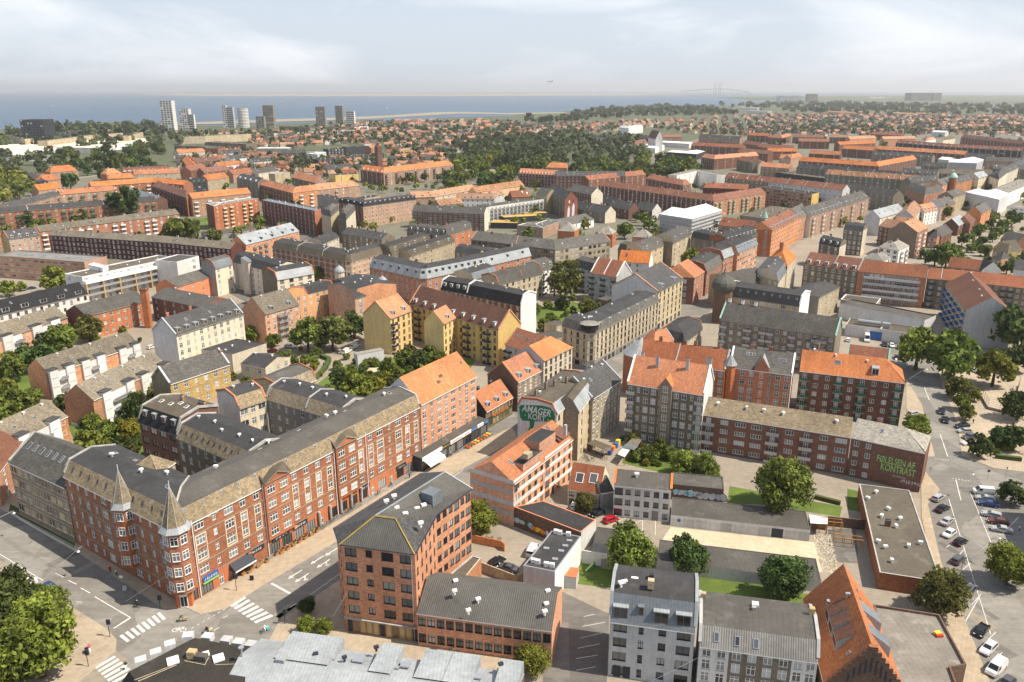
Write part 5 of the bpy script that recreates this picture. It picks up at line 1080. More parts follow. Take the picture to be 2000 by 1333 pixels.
# ------------------------------------------------------------------ right of the main street
W(AB,'two storey cream brick house with brown mansard beside the street square',(1290,656,1336,668,1372,641),8,11,'half',2.8,['w_gbrick','w_sand'],'r_felt',3,['','mmmmmm'],rm2='r_slate',lod=1,cope='w_red')
W(AB,'small tile hipped house wedged behind the red brown roof',(1253,664,1275,679,1316,665),8.5,8,'gable',4,'w_redhot','r_orange',3,['','m'],lod=1,cope='concrete')
B = W(AB,'long grey brick block with mottled purple roof, copper rimmed left gable and balconies',(1406,623,1470,633,1632,657),15,12,'gable',5.5,'w_gbrick','r_sgrey',5,['BqqB','qBBqqBqqBBq'],ewm='w_gbrick',lod=1,chim=[(.1,.5),(.5,.5),(.9,.5)],cmat='whitep',balm='metal',cope='copp')
B = W(AB,'red brown tiled long roof house with round slate capped corner on the main street',(1243,699,1416,723),14,12,'gable',5,'w_red','r_red',5,'gmmmmmmmmmmm',lod=0,cope='concrete',party=[.45],chim=[(.22,.5),(.5,.5),(.62,.5),(.88,.5)])
p = B.qs[0][0]; d = (B.qs[0][1] - B.qs[0][0]).normalized(); nn = Vector((-d.y,d.x,0)); c = p + nn * 6 - d * .2
mb = MB(); mb.cyl((c.x,c.y,0),5.9,14,'w_red',14); part('round_corner',mb,B.root); mb = MB(); mb.cyl((c.x,c.y,14),6.3,5.2,'r_zinc',14,.1); part('cone_roof',mb,B.root)
B = W(AB,'dark red brick house with grey slate roof, little gable and round windows',(1426,716,1547,731),14.5,12,'gable',5,'w_red','r_sgrey',5,'smmmamm',lod=0,ewm='w_white',cope='whitep',chim=[(.3,.5),(.6,.5)],sky=[(.78,.3),(.82,.3),(.86,.3),(.25,.35),(.3,.35),(.35,.35)])
p = B.tops[0](.52,.08); d = (B.qs[0][1] - B.qs[0][0]).normalized(); n = Vector((d.y,-d.x,0)); mb = MB(); a = p - d * 2.2 + n * 1.3; a.z = 0; b2 = a + d * 4.4; ap = (a + b2) / 2
mb.face([(a.x,a.y,0),(b2.x,b2.y,0),(b2.x,b2.y,15.5),(ap.x,ap.y,19),(a.x,a.y,15.5)],'w_red'); 
for u,s_ in ((a,1),(b2,-1)): mb.face([(u.x,u.y,0),(u.x,u.y,15.5),(u.x - n.x,u.y - n.y,15.5),(u.x - n.x,u.y - n.y,0)],'w_red')
bk = ap - n * 4.5
mb.face([(a.x,a.y,15.5),(ap.x,ap.y,19),(bk.x,bk.y,19),(a.x - n.x * 2,a.y - n.y * 2,15.5)],'r_zinc'); mb.face([(ap.x,ap.y,19),(b2.x,b2.y,15.5),(b2.x - n.x * 2,b2.y - n.y * 2,15.5),(bk.x,bk.y,19)],'r_zinc'); part('gable_bay',mb,B.root)
for f in range(4): B.window((ap.x + n.x * .04,ap.y + n.y * .04,2.2 + f * 3.2),(d.x,d.y),'a')
p = B.qs[0][0]; mb = MB(); mb.cyl((p.x,p.y,0),1.9,15.2,'w_red',8); part('turret',mb,B.root); mb = MB(); mb.cyl((p.x,p.y,15.2),2.3,3.6,'r_zinc',8,.05); part('turret_roof',mb,B.root)
B = W(AB,'grey brown brick block with bright orange roof, tall pale chimneys and balconies at the backyard',(1226,747,1375,770),18,13,'gable',6.5,'w_gbrick','r_orange',6,'BsmmmmmmsB',lod=0,ewm='w_white',balm='metal',cope='whitep')
chimneys(B,B.tops[0],[(.33,.33,3.2,.9),(.72,.36,3.4,.9),(.08,.62,2.0,.9),(.97,.55,2.4,1.6)],'w_lgrey')
d = (B.qs[0][1] - B.qs[0][0]).normalized(); n = Vector((d.y,-d.x,0)); a = B.tops[0](.44,0) + n * 1.4; b2 = a + d * 3.6; a.z = b2.z = 0; ap = (a + b2) / 2; mb = MB()
mb.face([(a.x,a.y,0),(b2.x,b2.y,0),(b2.x,b2.y,19),(ap.x,ap.y,21.5),(a.x,a.y,19)],'w_gbrick')
for u in (a,b2): mb.face([(u.x,u.y,0),(u.x,u.y,19),(u.x - n.x * 3,u.y - n.y * 3,19),(u.x - n.x * 3,u.y - n.y * 3,0)],'w_gbrick')
bk = ap - n * 5
mb.face([(a.x - d.x * .2,a.y - d.y * .2,18.9),(ap.x,ap.y,21.6),(bk.x,bk.y,21.6),(a.x - n.x * 2.5,a.y - n.y * 2.5,18.9)],'r_orange'); mb.face([(ap.x,ap.y,21.6),(b2.x + d.x * .2,b2.y + d.y * .2,18.9),(b2.x - n.x * 2.5,b2.y - n.y * 2.5,18.9),(bk.x,bk.y,21.6)],'r_orange'); part('stair_bay',mb,B.root)
for f in range(6): B.window((ap.x + n.x * .05,ap.y + n.y * .05,2.6 + f * 2.9),(d.x,d.y),'m')
B = W(AB,'dark red brick block with hipped orange roof and stacked green balconies',(1562,723,1768,747),14.5,13,'hip',5,'w_brown','r_orange',5,'BqqBqBqqB',endr='mm',lod=0,balm='green',hl=0,hr=6,dorm=0,gh=None,vent=4)
dormers(B,B.tops[0],[.72],t=.08,w=2,h=2.3); skylights(B,B.tops[0],[(.36,.28)],2.0,1.6,'concrete')
B = W(AB,'long dark red brick block with beige eternit roof and glazed bays',(1370,808,1662,853),11.5,12,'gable',3.2,'w_brown','r_eternit',4,'BxrrBxBxr',lod=0,balm='metal',bald=1.1,vent=0)
vents(B,B.tops[0],[(.1,.3),(.3,.3),(.42,.3),(.55,.3),(.9,.3)])
Bm = W(AB,'dark red brick gable block with rough grey roof and green painted lettering',(1663,853,1808,884),11.5,12,'hip',3.2,'w_brown','r_ltgrey',4,'qq....',lod=0,hr=6,chim=[(.3,.55,1.3)],sky=[(.38,.3)])
P0,P1 = Bm.qs[0][0],Bm.qs[0][1]; d = (P1 - P0).normalized(); L = (P1 - P0).length
mat('limep',(0.34,0.60,0.20),'stone'); mat('chalkp',(0.5,0.52,0.56),'stone')
c = P0 + d * (L * .64); wall_text(Bm.root,'FØLELSEN AF',(c.x,c.y,7.0),(d.x,d.y),2.6,'limep',.05,sx=.6)
c = P0 + d * (L * .685); wall_text(Bm.root,'KONTRAST',(c.x,c.y,4.9),(d.x,d.y),2.7,'limep',.06,sx=.6)
c = P0 + d * (L * .72); wall_text(Bm.root,'########',(c.x,c.y,3.1),(d.x,d.y),.8,'chalkp',.05,sx=.9); c = P0 + d * (L * .88); wall_text(Bm.root,'#########',(c.x,c.y,2.2),(d.x,d.y),1.5,'chalkp',.05,sx=.7)
W('house','low dark brick hipped shed with beige roof at the street end',(1796,897,1812,889),6,4,'flat',0,'w_brown','r_sgrey',1,'',lod=0)
mb = None
B = W('kindergarten','low brown brick kindergarten with weathered flat felt roof and white roof vents',(1718,1118,1840,1137),4.0,41,'flat',0,'w_red','r_feltb',1,'.....bw',lod=0,parapet=.15,rm2='concrete',vent=0)
vents(B,B.tops[0],[(.2,.25),(.25,.12),(.1,.3),(.28,.6),(.45,.7),(.62,.6),(.5,.5),(.85,.35),(.62,.3),(.1,.8),(.3,.9)])
chimneys(B,B.tops[0],[(.35,.5,1.8,1.2)],'w_brown')
B = W('cinema_building','cream striped house with dark mansard, onion dome corner and white blind gable',(1421,575,1562,596),12.5,14,'half',3.6,'w_sand','r_felt',4,'wwwwwww',rm2='r_felt',ewm='w_white',lod=1,band='w_red',cope='whitep',dorm=0)
skylights(B,B.tops[0],[((i + .5) / 9,.07) for i in range(9)],.7,.9,'metal')
dome(1413,566,15,4.6,7.6,'r_bronze','dark bronze onion dome on the corner of the striped house',onion=True,base=15,bm='w_rough')
W(AB,'dark grey roofed low gabled block right of the white blind gable',(1562,576,1600,580,1640,560),12,14,'low',2,['w_grey','w_sand'],'r_slate',4,['','mmmm'],lod=1)
W(AB,'grey slate corner house with turret bays below the orange pointed gable',(1420,557,1468,551,1500,543),12,13,'half',3,['w_sand','w_gbrick'],'r_feltg',4,['','wm'],rm2='r_sgrey',lod=1,dorm=[0,1])
W(AB,'blue grey curved roof house with pale sunlit walls in the narrow street',(1480,538,1520,549,1540,522),14,14,'half',3.4,['w_sand','w_cream'],'r_slate',5,['m','mmmm'],rm2='r_zincd',lod=1,vent=4)
W(AB,'narrow orange tiled gabled house with tall chimneys in the narrow street',(1500,507,1538,520,1556,503),16,11,'gable',5,['w_gbrick','w_cream'],'r_orange',5,['','mmmm'],lod=1,chim=[(.4,.5,4),(.8,.5,4)])
W(AB,'grey brick row with red tiled roof and white dormers, right of the narrow street',(1570,514,1675,529),15,12,'gable',5,'w_gbrick','r_red',5,'mmmsmmsm',lod=1,dorm=6,dw=1.8,party=[.55],cope='concrete')
B = W(AB,'red brick gallery house with long pale access balconies and orange roof',(1676,529,1809,542),15,12,'gable',4.5,'w_red','r_red',5,'.' + 'wmwmwmwmwm' + '.',lod=1,ewm='w_brown')
P0,P1 = B.qs[0][0],B.qs[0][1]; d = (P1 - P0).normalized(); n = Vector((d.y,-d.x,0)); L = (P1 - P0).length
for f in range(1,5): mb = MB(); p = P0 + d * (L * .1) + n * 1.6; mb.box((p.x,p.y,f * 3 - .3),(d.x,d.y),L * .83,1.6,.2,'concrete',bottom=True); mb.box((p.x,p.y,f * 3 - .1),(d.x,d.y),L * .83,.1,1.1,'w_lgrey'); part('access_balcony',mb,B.root)
W(AB,'tan brick L shaped house with brown tiled roof and blue balconies at the right edge',(1812,543,1900,551,2040,566),14.5,11,'gable',4,'w_stone','r_red',5,['BqmqB','BBqqBBqqBB'],lod=1,balm='darkp',party=[.3])
W(AB,'big block with white grey blind gable, brown tiled roof and blue balconies',(1848,553,1887,606),15,17,'gable',6,'w_sand','r_brown',5,'BmBmBmBmBmB',lod=1,ewm='w_lgrey',balm='blue',dorm=0,vent=4)
W('supermarket','white walled low supermarket with felt roof and roof ducts, rear part',(1640,593,1806,626),7,12,'flat',0,'w_lgrey','r_feltg',1,'',lod=1,rm2='r_sgrey')
B = W('supermarket','low white delivery wing of the supermarket with blue roller door and steel duct',(1652,634,1720,643,1800,655),5,12,'flat',0,'w_white','r_feltb',1,'',lod=1,rm2='concrete')
P0 = B.qs[0][0]; P1 = B.qs[0][1]; d = (P1 - P0).normalized(); n = Vector((d.y,-d.x,0)); L = (P1 - P0).length
mb = MB(); p = P0 + d * L * .72 + n * .06; mb.box((p.x,p.y,0),(d.x,d.y),4.6,.05,3.6,'blue'); part('roller_door',mb,B.root)
mb = MB(); p = P0 + d * L * .3 - n * 5; p.z = 6; q_ = p + d * 9; mb.tube(p,q_,.8,'metal',8); mb.box((q_.x,q_.y - 1.2,4.6),(d.x,d.y),3,2.2,2,'metal'); part('roof_duct',mb,B.root)
W(AB,'flat roofed dark walled link between supermarket and gallery house',(1642,585,1712,594),6.5,12,'flat',0,'w_grey','r_feltb',1,'',lod=1,rm2='whitep')
W('shop_building','grey walled shed with green rimmed gable behind the hipped orange roof',(1655,697,1735,707),9,5,'gable',4,'w_grey','r_red',1,'',lod=1,cope='copp')
W(AB,'grey roofed tan house end by the supermarket car park',(1545,655,1600,672,1636,641),12,10,'gable',4,['w_gbrick','w_orange'],'r_sgrey',4,['BmmB','m'],lod=1)
def prism(name,label,px,he,wm,rm,cols=None,cat='building',parapet=0.25,fl=3,lod=None,trim='concrete',frame='whitep',z0=0,world=None,gh=None,finish=True,par_m=None):
 """flat roofed building over any outline"""
 P = [Vector((x,y,he)) for x,y in world] if world else [G(px[i],px[i + 1],he) for i in range(0,len(px),2)]
 ar = sum(P[i].x * P[(i + 1) % len(P)].y - P[(i + 1) % len(P)].x * P[i].y for i in range(len(P)))
 if ar < 0: P.reverse()
 c = sum(P,Vector()) / len(P); B = Bld(name,label,cat,c,None,lod,frame)
 n = len(P); cen = c.xy
 zt = he - parapet
 IN = []
 for i in range(n):
  a,b,e = P[i - 1].xy,P[i].xy,P[(i + 1) % n].xy
  n1 = (b - a).normalized(); n2 = (e - b).normalized(); m1 = Vector((-n1.y,n1.x)); m2 = Vector((-n2.y,n2.x)); bb = (m1 + m2).normalized(); IN.append(b + bb * .3 / max(.4,bb.dot(m1)))
 B.roof.face([(p.x,p.y,zt) for p in IN],rm)
 for i in range(n):
  j = (i + 1) % n; a,b = P[i],P[j]
  B.trim.face([(a.x,a.y,he),(b.x,b.y,he),(IN[j].x,IN[j].y,he),(IN[i].x,IN[i].y,he)],trim)
  B.trim.face([(IN[j].x,IN[j].y,he),(IN[j].x,IN[j].y,zt),(IN[i].x,IN[i].y,zt),(IN[i].x,IN[i].y,he)],par_m or trim)
  d = (b - a).normalized(); nn = (d.y,-d.x)
  mid = (a + b) / 2; facing = nn[0] * -mid.x + nn[1] * -mid.y > 0
  cc = (cols if isinstance(cols,str) else (cols or [''])[i % len(cols or [''])]) if facing or isinstance(cols,list) else ''
  B.facade((a.x,a.y),(b.x,b.y),z0,he,fl,cc or '',wm[i % len(wm)] if isinstance(wm,list) else wm,gh=gh)
 B.P = P
 if finish: B.finish()
 return B
def place_vent(B,px,py,z,s=1.0,m='whitep'):
 key = (m,s)
 if key not in VM:
  mb = MB(); mb.cyl((0,0,-0.2),0.22 * s,0.75 * s,m,6); mb.box((-0.45 * s,-0.3 * s,0.5 * s),(1,0),0.9 * s,0.6 * s,0.4 * s,m,bottom=True); VM[key] = mb.mesh('vent')
 p = G(px,py,z); L = B.root.location; link('vent',VM[key],B.root,(p.x - L.x,p.y - L.y,z),.4)
def hatch(B,px,py,z,w=1.1,h=.35,m='whitep',rz=0.0,dep=None,name='roof_hatch'):
 p = G(px,py,z); L = B.root.location; mb = MB(); c,s = math.cos(rz),math.sin(rz); dep = dep or w
 mb.box((-(c * w - s * dep) / 2,-(s * w + c * dep) / 2,0),(c,s),w,dep,h,m); link(name,mb.mesh(name),B.root,(p.x - L.x,p.y - L.y,z))
# ---------------- brown red six storey block on the main street (front of picture)
def hotel():
 he = 19.5
 A,Bq,C,D,E,Fq = [G(x,y,he) for x,y in ((656,1030),(666,1061),(810,1080),(850,1003),(919,955),(821,926))]
 R1,R2,R3 = G(732,1008,24),G(869,922,24),G(772,1013,24)
 B = Bld('apartment_building','six storey brown red brick block with grey corrugated hipped roof and yellow lichened ridges','building',(A + C + E) / 3,lod=0,frame='darkp')
 def wl(a,b,cols,m='w_hotel',**k): return B.facade((a.x,a.y),(b.x,b.y),0,he,6,cols,m,**k)
 wl(A,Bq,'s','w_hotel',gh=3.6,gw='.'); wl(Bq,C,'gqgg','w_hotel',gh=3.6,gw='.',head=.5)
 wl(C,D,'sssqs','w_hotel',gh=3.6,gw='.',head=.5); wl(D,E,'qqqgq' + 'g','w_hotel',gh=3.6,gw='.',head=.5)
 wl(E,Fq,''); wl(Fq,A,'')
 r = B.roof; m = 'r_corr'
 def ex(p,c=None): v = (p.xy - ((A + C + E + Fq) / 4).xy).normalized() * .5; return Vector((p.x + v.x,p.y + v.y,p.z - .15))
 a,b,c,dd,e,f = map(ex,(A,Bq,C,D,E,Fq))
 r.face([b,c,R3,R1],m); r.face([a,b,R1],'r_slate'); r.face([f,a,R1,R2],'r_slate'); r.face([c,dd,R3],'r_slate')  # street slope's shade put into the colour as darker slate on a corrugated roof
 r.face([dd,e,R2,R1,R3],m)
 B.wall.face([(E.x,E.y,he),(Fq.x,Fq.y,he),(R2.x,R2.y,R2.z)],'w_hotel')
 tr = B.trim
 for p,q_ in ((b,R1),(c,R3),(R1,R3)): tr.tube(p,q_,.17,'yel_lichen',5)
 for p,q_ in ((R1,R2),(e,R2),(f,R2)): tr.tube(p,q_,.16,'metal',5)
 for p,q_ in ((b,c),(a,b),(f,a),(c,dd),(dd,e)): tr.tube(p,q_,.13,'darkp',5)
 d = (C - Bq); d.z = 0; L = d.length; d.normalize(); n = Vector((d.y,-d.x,0))
 for k in range(11):
  p = Bq + d * (L * k / 11 + .08) + n * .06; mb = MB(); w = L / 11 - .16
  mb.box((p.x,p.y,.25),(d.x,d.y),w,.05,2.9,'darkp' if k in (0,5,10) else 'brass'); mb.box((p.x + n.x * .03,p.y + n.y * .03,.25),(d.x,d.y),.16,.03,2.9,'woodp'); part('window_panel',mb,B.root)
 mb = MB(); p = Bq + n * .5 - d * .3; mb.box((p.x,p.y,3.25),(d.x,d.y),L + .3,.5,.22,'concrete',bottom=True); part('canopy',mb,B.root)
 p = C - d * .7 + n * .12; mb = MB(); mb.tube((p.x,p.y,.2),(p.x,p.y,he),.09,'metal',5); part('downpipe',mb,B.root)
 for x,y in ((792,1010),(815,1000),(828,993),(770,975),(822,1028),(775,998),(800,1006),(755,985)): place_vent(B,x,y,22.6 if x < 800 else 21.8,1.1)
 hatch(B,843,982,21.3,3.0,2.6,'r_zincd',rad(57),name='lift_housing')
 B.finish(); return B
mat('yel_lichen',(0.34,0.24,0.06),'stone'); mat('brass',(0.30,0.235,0.12),'glass',rough=.3)
HOT = hotel()
B = W(AB,'low two storey brick annexe with corrugated grey roof beside the six storey block',(814,1195,1078,1230),7.6,13,'gable',3.2,'w_hotel','r_corr',2,'m' * 14,frame='darkp',lod=0)
for p in ((890,1140),(888,1160),(915,1198),(934,1176),(1067,1185),(1064,1200),(1070,1160)): place_vent(B,p[0],p[1],10.2 if p[1] < 1165 else 9.2,1.0)
prism('terrace_roof','flat brown roof terrace with brick parapet between the six storey block and the car park',(880,1120,922,1085,940,1090,905,1133),6,'w_orange','r_feltb','',lod=0)
# ---------------- silver roof across the bottom
A_,B_ = G(470,1277,13),G(1010,1352,13); d = (B_ - A_).normalized(); nn = Vector((-d.y,d.x,0)); L = (B_ - A_).length
f0,f1 = A_ - nn * 7,B_ - nn * 7
B = W(AB,'long silver zinc roof with big box dormers along the bottom edge',None,11,13.2,'gable',2.0,'w_brown','r_zinc',4,'',world=[(f0.x,f0.y),(f1.x,f1.y)],lod=0,finish=True)
Bz = B
for x in (560,612,740,835,890,985):
 p = G(x,1277 + (x - 470) * .139,13); s = (p - A_).dot(d); c = A_ + d * (s); mb = MB(); w = 4.6 if x not in (740,985) else 3.6
 a,b2 = c - d * w / 2,c + d * w / 2; e = b2 + nn * 7.0; f = a + nn * 7.0
 mb.face([(a.x,a.y,13.12),(b2.x,b2.y,13.12),(e.x,e.y,12.9),(f.x,f.y,12.9)],'r_zinc')
 mb.face([(b2.x,b2.y,13.1),(b2.x,b2.y,12.9),(e.x,e.y,10.6),(e.x,e.y,12.9)],'r_zinc'); mb.face([(a.x,a.y,13.1),(f.x,f.y,12.9),(f.x,f.y,10.6),(a.x,a.y,12.9)],'r_zinc'); mb.face([(e.x,e.y,10.6),(f.x,f.y,10.6),(f.x,f.y,12.9),(e.x,e.y,12.9)],'w_lgrey')
 part('box_dormer',mb,B.root)
for x,y in ((645,1284),(770,1302),(790,1300),(930,1322),(700,1290)): hatch(B,x,y,12.4,1.8,.25,'metal',math.atan2(d.y,d.x),1.1,'skylight')
for x,y in ((673,1290),(617,1283),(735,1270),(978,1303)): place_vent(B,x,y,12.6,.9,'darkp')
hatch(B,551,1297,12.2,1.5,1.3,'r_zinc',math.atan2(d.y,d.x),1.5,'roof_hood')
# ---------------- black flat roof at the bottom left with white dormers
hz = 12
Pt = [G(x,y,hz) for x,y in ((252,1312),(380,1246),(500,1270),(470,1345),(300,1375))]; cc = sum(Pt,Vector()) / 5; Po = [p + (p - cc).normalized() * 2.0 for p in Pt]
B = prism(AB,'dark flat roofed corner building with small white dormers around its edge at the bottom left',None,9.3,['w_brown'] * 5,'r_feltk','m',lod=0,parapet=.08,trim='r_feltk',fl=3,world=[(p.x,p.y) for p in Po])
mb = MB(); mb.face([(p.x,p.y,hz) for p in reversed(Pt)],'r_feltk')
for i in range(5): a,b2,c,e = Pt[i],Pt[(i + 1) % 5],Po[(i + 1) % 5],Po[i]; mb.face([(e.x,e.y,9.4),(a.x,a.y,hz),(b2.x,b2.y,hz),(c.x,c.y,9.4)],'r_black')
part('mansard',mb,B.root)
for (x,y,r_) in ((271,1298,28),(302,1281,28),(331,1263,28),(368,1245,10),(408,1247,-9),(447,1254,-9),(472,1259,-9),(497,1264,-9)):
 x += (375 - x) * .05; y += (1300 - y) * .09; hatch(B,x,y,hz - 1.9,1.7,1.15,'w_lgrey',rad(r_),1.5,'dormer')
for x,y,w in ((338,1292,1.8),(427,1287,1.7),(402,1279,1.1)): hatch(B,x,y,hz,w,.3,'whitep',.5,name='skylight')
hatch(B,376,1284,hz,1.4,1.3,'w_ybrick',rad(-8),1.1,'chimney'); hatch(B,393,1288,hz,2.0,.9,'r_feltg',rad(-8),1.1,'chimney')
mb = MB(); p = G(474,1292,hz); mb.tube((p.x,p.y,hz),(p.x,p.y,hz + 2.6),.16,'metal',8); mb.cyl((p.x,p.y,hz + 2.6),.45,.15,'metal',10); mb.tube((p.x,p.y,hz + .3),(p.x - 1.2,p.y - 3.5,hz - .6),.2,'metal',8); part('flue',mb,B.root)
for a,b2 in (((340,1300),(262,1330)),((345,1300),(270,1332)),((360,1292),(400,1300)),((400,1300),(408,1285)),((420,1300),(470,1298))):
 mb = MB(); a = G(*a,hz); b2 = G(*b2,hz); mb.tube((a.x,a.y,hz + .1),(b2.x,b2.y,hz + .1),.06,'w_sand',4); part('cable',mb,B.root)
B2 = W(AB,'inner slated slope with white dormers at the bottom left courtyard',(330,1352,388,1322,470,1345),8.5,4,'mono',3.3,'w_white','r_ltgrey',3,'mm',lod=0,dorm=[1,1],dw=2.2)
mb = None
# ---------------- grey rendered block at the bottom right
B = W(AB,'pale grey rendered block with zinc mansard storey and black felt roof, bottom centre right',(1192,1205,1358,1227),12.4,11,'half',3.9,'w_lgrey','r_felt',4,'gsqg',rm2='r_zincd',frame='darkp',lod=0,cope='r_zinc',ewm='w_lgrey')
dormers(B,B.tops[0],[.12,.60,.86],t=.0,w=2.5,h=2.3,wm='r_zincd',rm='r_zinc',dep=1.6); dormers(B,B.tops[0],[.36],t=.03,w=.9,h=1.8,wm='r_zincd',rm='r_zincd',dep=1.0)
hatch(B,1240,1130,16.9,1.2,.4,'whitep',-.2); hatch(B,1271,1148,17.0,1.1,1.6,'w_sand',-.2,name='chimney'); hatch(B,1272,1133,17,.8,1.2,'darkp',-.2,name='chimney'); place_vent(B,1213,1145,16.8,1.1); place_vent(B,1221,1140,16.8,.8)
d = (B.qs[0][1] - B.qs[0][0]).normalized(); n = Vector((d.y,-d.x,0)); mb = MB()
for k,x in enumerate((.9,2.6)): p = B.qs[0][0] + d * x + n * .05; mb.box((p.x,p.y,.1),(d.x,d.y),1.3,.05,2.4,'darkp')
part('door',mb,B.root)
B = W(AB,'white and tan rendered terrace with striped corrugated roof band, bottom right',(1367,1256,1425,1264,1548,1281,1598,1288),10.5,12,'half',2.5,['w_white','w_gbrick','w_white'],'r_feltg',4,['mm','mmmm','mm'],rm2='r_corrl',lod=0,cope='w_lgrey')
skylights(B,B.tops[1],[(.12,.05),(.42,.05)],.9,1.6); skylights(B,B.tops[0],[(.55,.06)],.9,1.6); hatch(B,1475,1183,14,1.1,.5,'whitep',-.2); hatch(B,1472,1191,14,.7,.6,'concrete',-.2,name='chimney'); hatch(B,1373,1170,13.6,.9,1.3,'w_sand',-.2,name='chimney'); hatch(B,1585,1200,14,.9,1.3,'w_ybrick',-.2,name='chimney')
# ---------------- steep orange roofed hall with stepped gable
fw = Vector((56.6,132.0)); ax = Vector((-4.7,-23.6)).normalized(); Lc = 24.5
B = W('church_hall','steep orange tiled hall with stepped brick front gable and long shed dormers, bottom right',None,6.5,12.2,'gable',8.2,'w_rough','r_orange',2,'..m..',world=[(fw.x,fw.y),(fw.x + ax.x * Lc,fw.y + ax.y * Lc)],lod=0,cat='hall',ewm='w_rough')
q = B.qs[0]; P1,P2 = q[1],q[2]; gd = (P2 - P1); gd.z = 0; Wd = gd.length; gd.normalize(); gn = Vector((gd.y,-gd.x,0))
mb = MB(); N = 9
for k in range(2 * N):
 x0 = Wd * k / (2 * N); u = min(k + 1,2 * N - k) / N; zt = 6.5 + 8.2 * u + .55
 p = P1 + gd * x0 + gn * .35; mb.box((p.x,p.y,0),(gd.x,gd.y),Wd / (2 * N),.7,zt,'w_rough','w_red')
part('stepped_gable',mb,B.root)
for k,(x,zb,h) in enumerate([(-3.2,8.2,1.6),(-2.4,9,2),(-1.6,9.6,2.4),(-.8,10.0,2.8),(0,10.3,3.0),(.8,10.0,2.8),(1.6,9.6,2.4),(2.4,9,2),(3.2,8.2,1.6)]):
 mb = MB(); p = P1 + gd * (Wd / 2 + x - .15) + gn * .37; mb.box((p.x,p.y,zb),(gd.x,gd.y),.3,.06,h,'darkp'); part('niche_shade',mb,B.root)  # flat dark strips; the shade inside the niches is painted as colour
top = B.tops[0]
for s0 in (.36,.50,.65):                 # shed dormers on the left slope
 mb = MB(); w = 2.9; a = top(s0,.16); b2 = top(s0 + w / Lc,.16); c = top(s0 + w / Lc,.40); e = top(s0,.40); hh = 1.9
 up = Vector((0,0,hh))
 mb.face([a + up,b2 + up,c + Vector((0,0,.05)),e + Vector((0,0,.05))],'r_brown'); mb.face([a,b2,b2 + up,a + up],'w_lgrey')
 mb.face([b2,c,b2 + up],'r_zinc'); mb.face([a,a + up,e],'r_zinc'); dm = part('dormer',mb,B.root)
 g = MB(); o = (a - e); o.z = 0; o = o.normalized() * .03; g.face([a + o + Vector((0,0,.3)) + (b2 - a) * .08,a + o + Vector((0,0,.3)) + (b2 - a) * .92,a + o + Vector((0,0,1.7)) + (b2 - a) * .92,a + o + Vector((0,0,1.7)) + (b2 - a) * .08],'glass'); part('dormer_window',g,B.root)
for s0 in (.36,.62):
 mb = MB(); w = 2.9; a = top(s0,.88); b2 = top(s0 + w / Lc,.88); c = top(s0 + w / Lc,.60); e = top(s0,.60); up = Vector((0,0,2.2))
 mb.face([b2 + up,a + up,e,c],'r_zincd'); mb.face([b2,a,a + up,b2 + up],'whitep'); mb.face([c,b2,b2 + up],'r_zinc'); mb.face([a,e,a + up],'r_zinc'); part('dormer',mb,B.root)
skylights(B,top,[(.22,.62),(.3,.64),(.5,.66),(.88,.28)],.6,.8)
vents(B,top,[(.37,.43),(.28,.22)],'metal',.9)
B = prism('hall_extension','flat grey felt roofed extension with brown brick parapet right of the steep orange roof',(1706,1180,1835,1200,1888,1298,1857,1303,1900,1420,1762,1420),4.8,'w_rough','r_ltfelt' if False else 'r_feltl','',lod=0,parapet=.5,trim='w_rough') if mat('r_feltl',(0.19,0.175,0.155),'felt') else None
hatch(B,1831,1239,4.4,1.2,.5,'yellowp',.3,.8,'toolbox'); hatch(B,1835,1243,4.4,1.3,.3,'redp',.1,.6,'toolbox')
# ---------------- backyard row in the middle of the right half
B = W('warehouse','pale grey three storey warehouse with small arched windows and dark felt roof',(1200,946,1311,957),8.8,8,'gable',2.2,'w_white','r_feltg',3,'gqqqqq',frame='darkp',lod=0,cope='w_redhot')
d = (B.qs[0][1] - B.qs[0][0]).normalized(); n = Vector((d.y,-d.x,0)); p = B.qs[0][0] + d * 9.3 + n * .05; mb = MB(); mb.box((p.x,p.y,.05),(d.x,d.y),1.5,.05,2.6,'w_grey'); part('door',mb,B.root)
vents(B,B.tops[0],[(.38,.3)],s=1.2)
W('house','narrow black roofed glazed link between red tiled house and pale warehouse',(1173,962,1199,958),5.2,9,'gable',2.0,'w_grey','r_slate',2,'g',frame='metal',lod=0)
B = W('house','small cream house with red brown tiled roof and two large roof windows',(1109,953,1172,963),4.6,10,'gable',4.8,'w_cream','r_red',2,'q.q.',frame='darkp',lod=0,cope=None)
skylights(B,B.tops[0],[(.3,.22),(.72,.25)],2.0,2.6,'whitep')
W('outbuilding','low brick outbuilding with flat felt roof and graffiti front right of the warehouse',(1313,946,1414,956),4.4,7,'flat',0,'w_rough','r_feltg',1,'',lod=0,parapet=.15)
p0,p1 = G(1313,946,4.4),G(1414,956,4.4); d = (p1 - p0).normalized(); rr = random.Random(3)
Bq = ALLB[-1]
gr = [o for o in COL.objects if o.name.startswith('outbuilding')][0]
mat('ltblue',(.35,.6,.68),'stone'); mat('greyw',(.5,.51,.53),'stone')
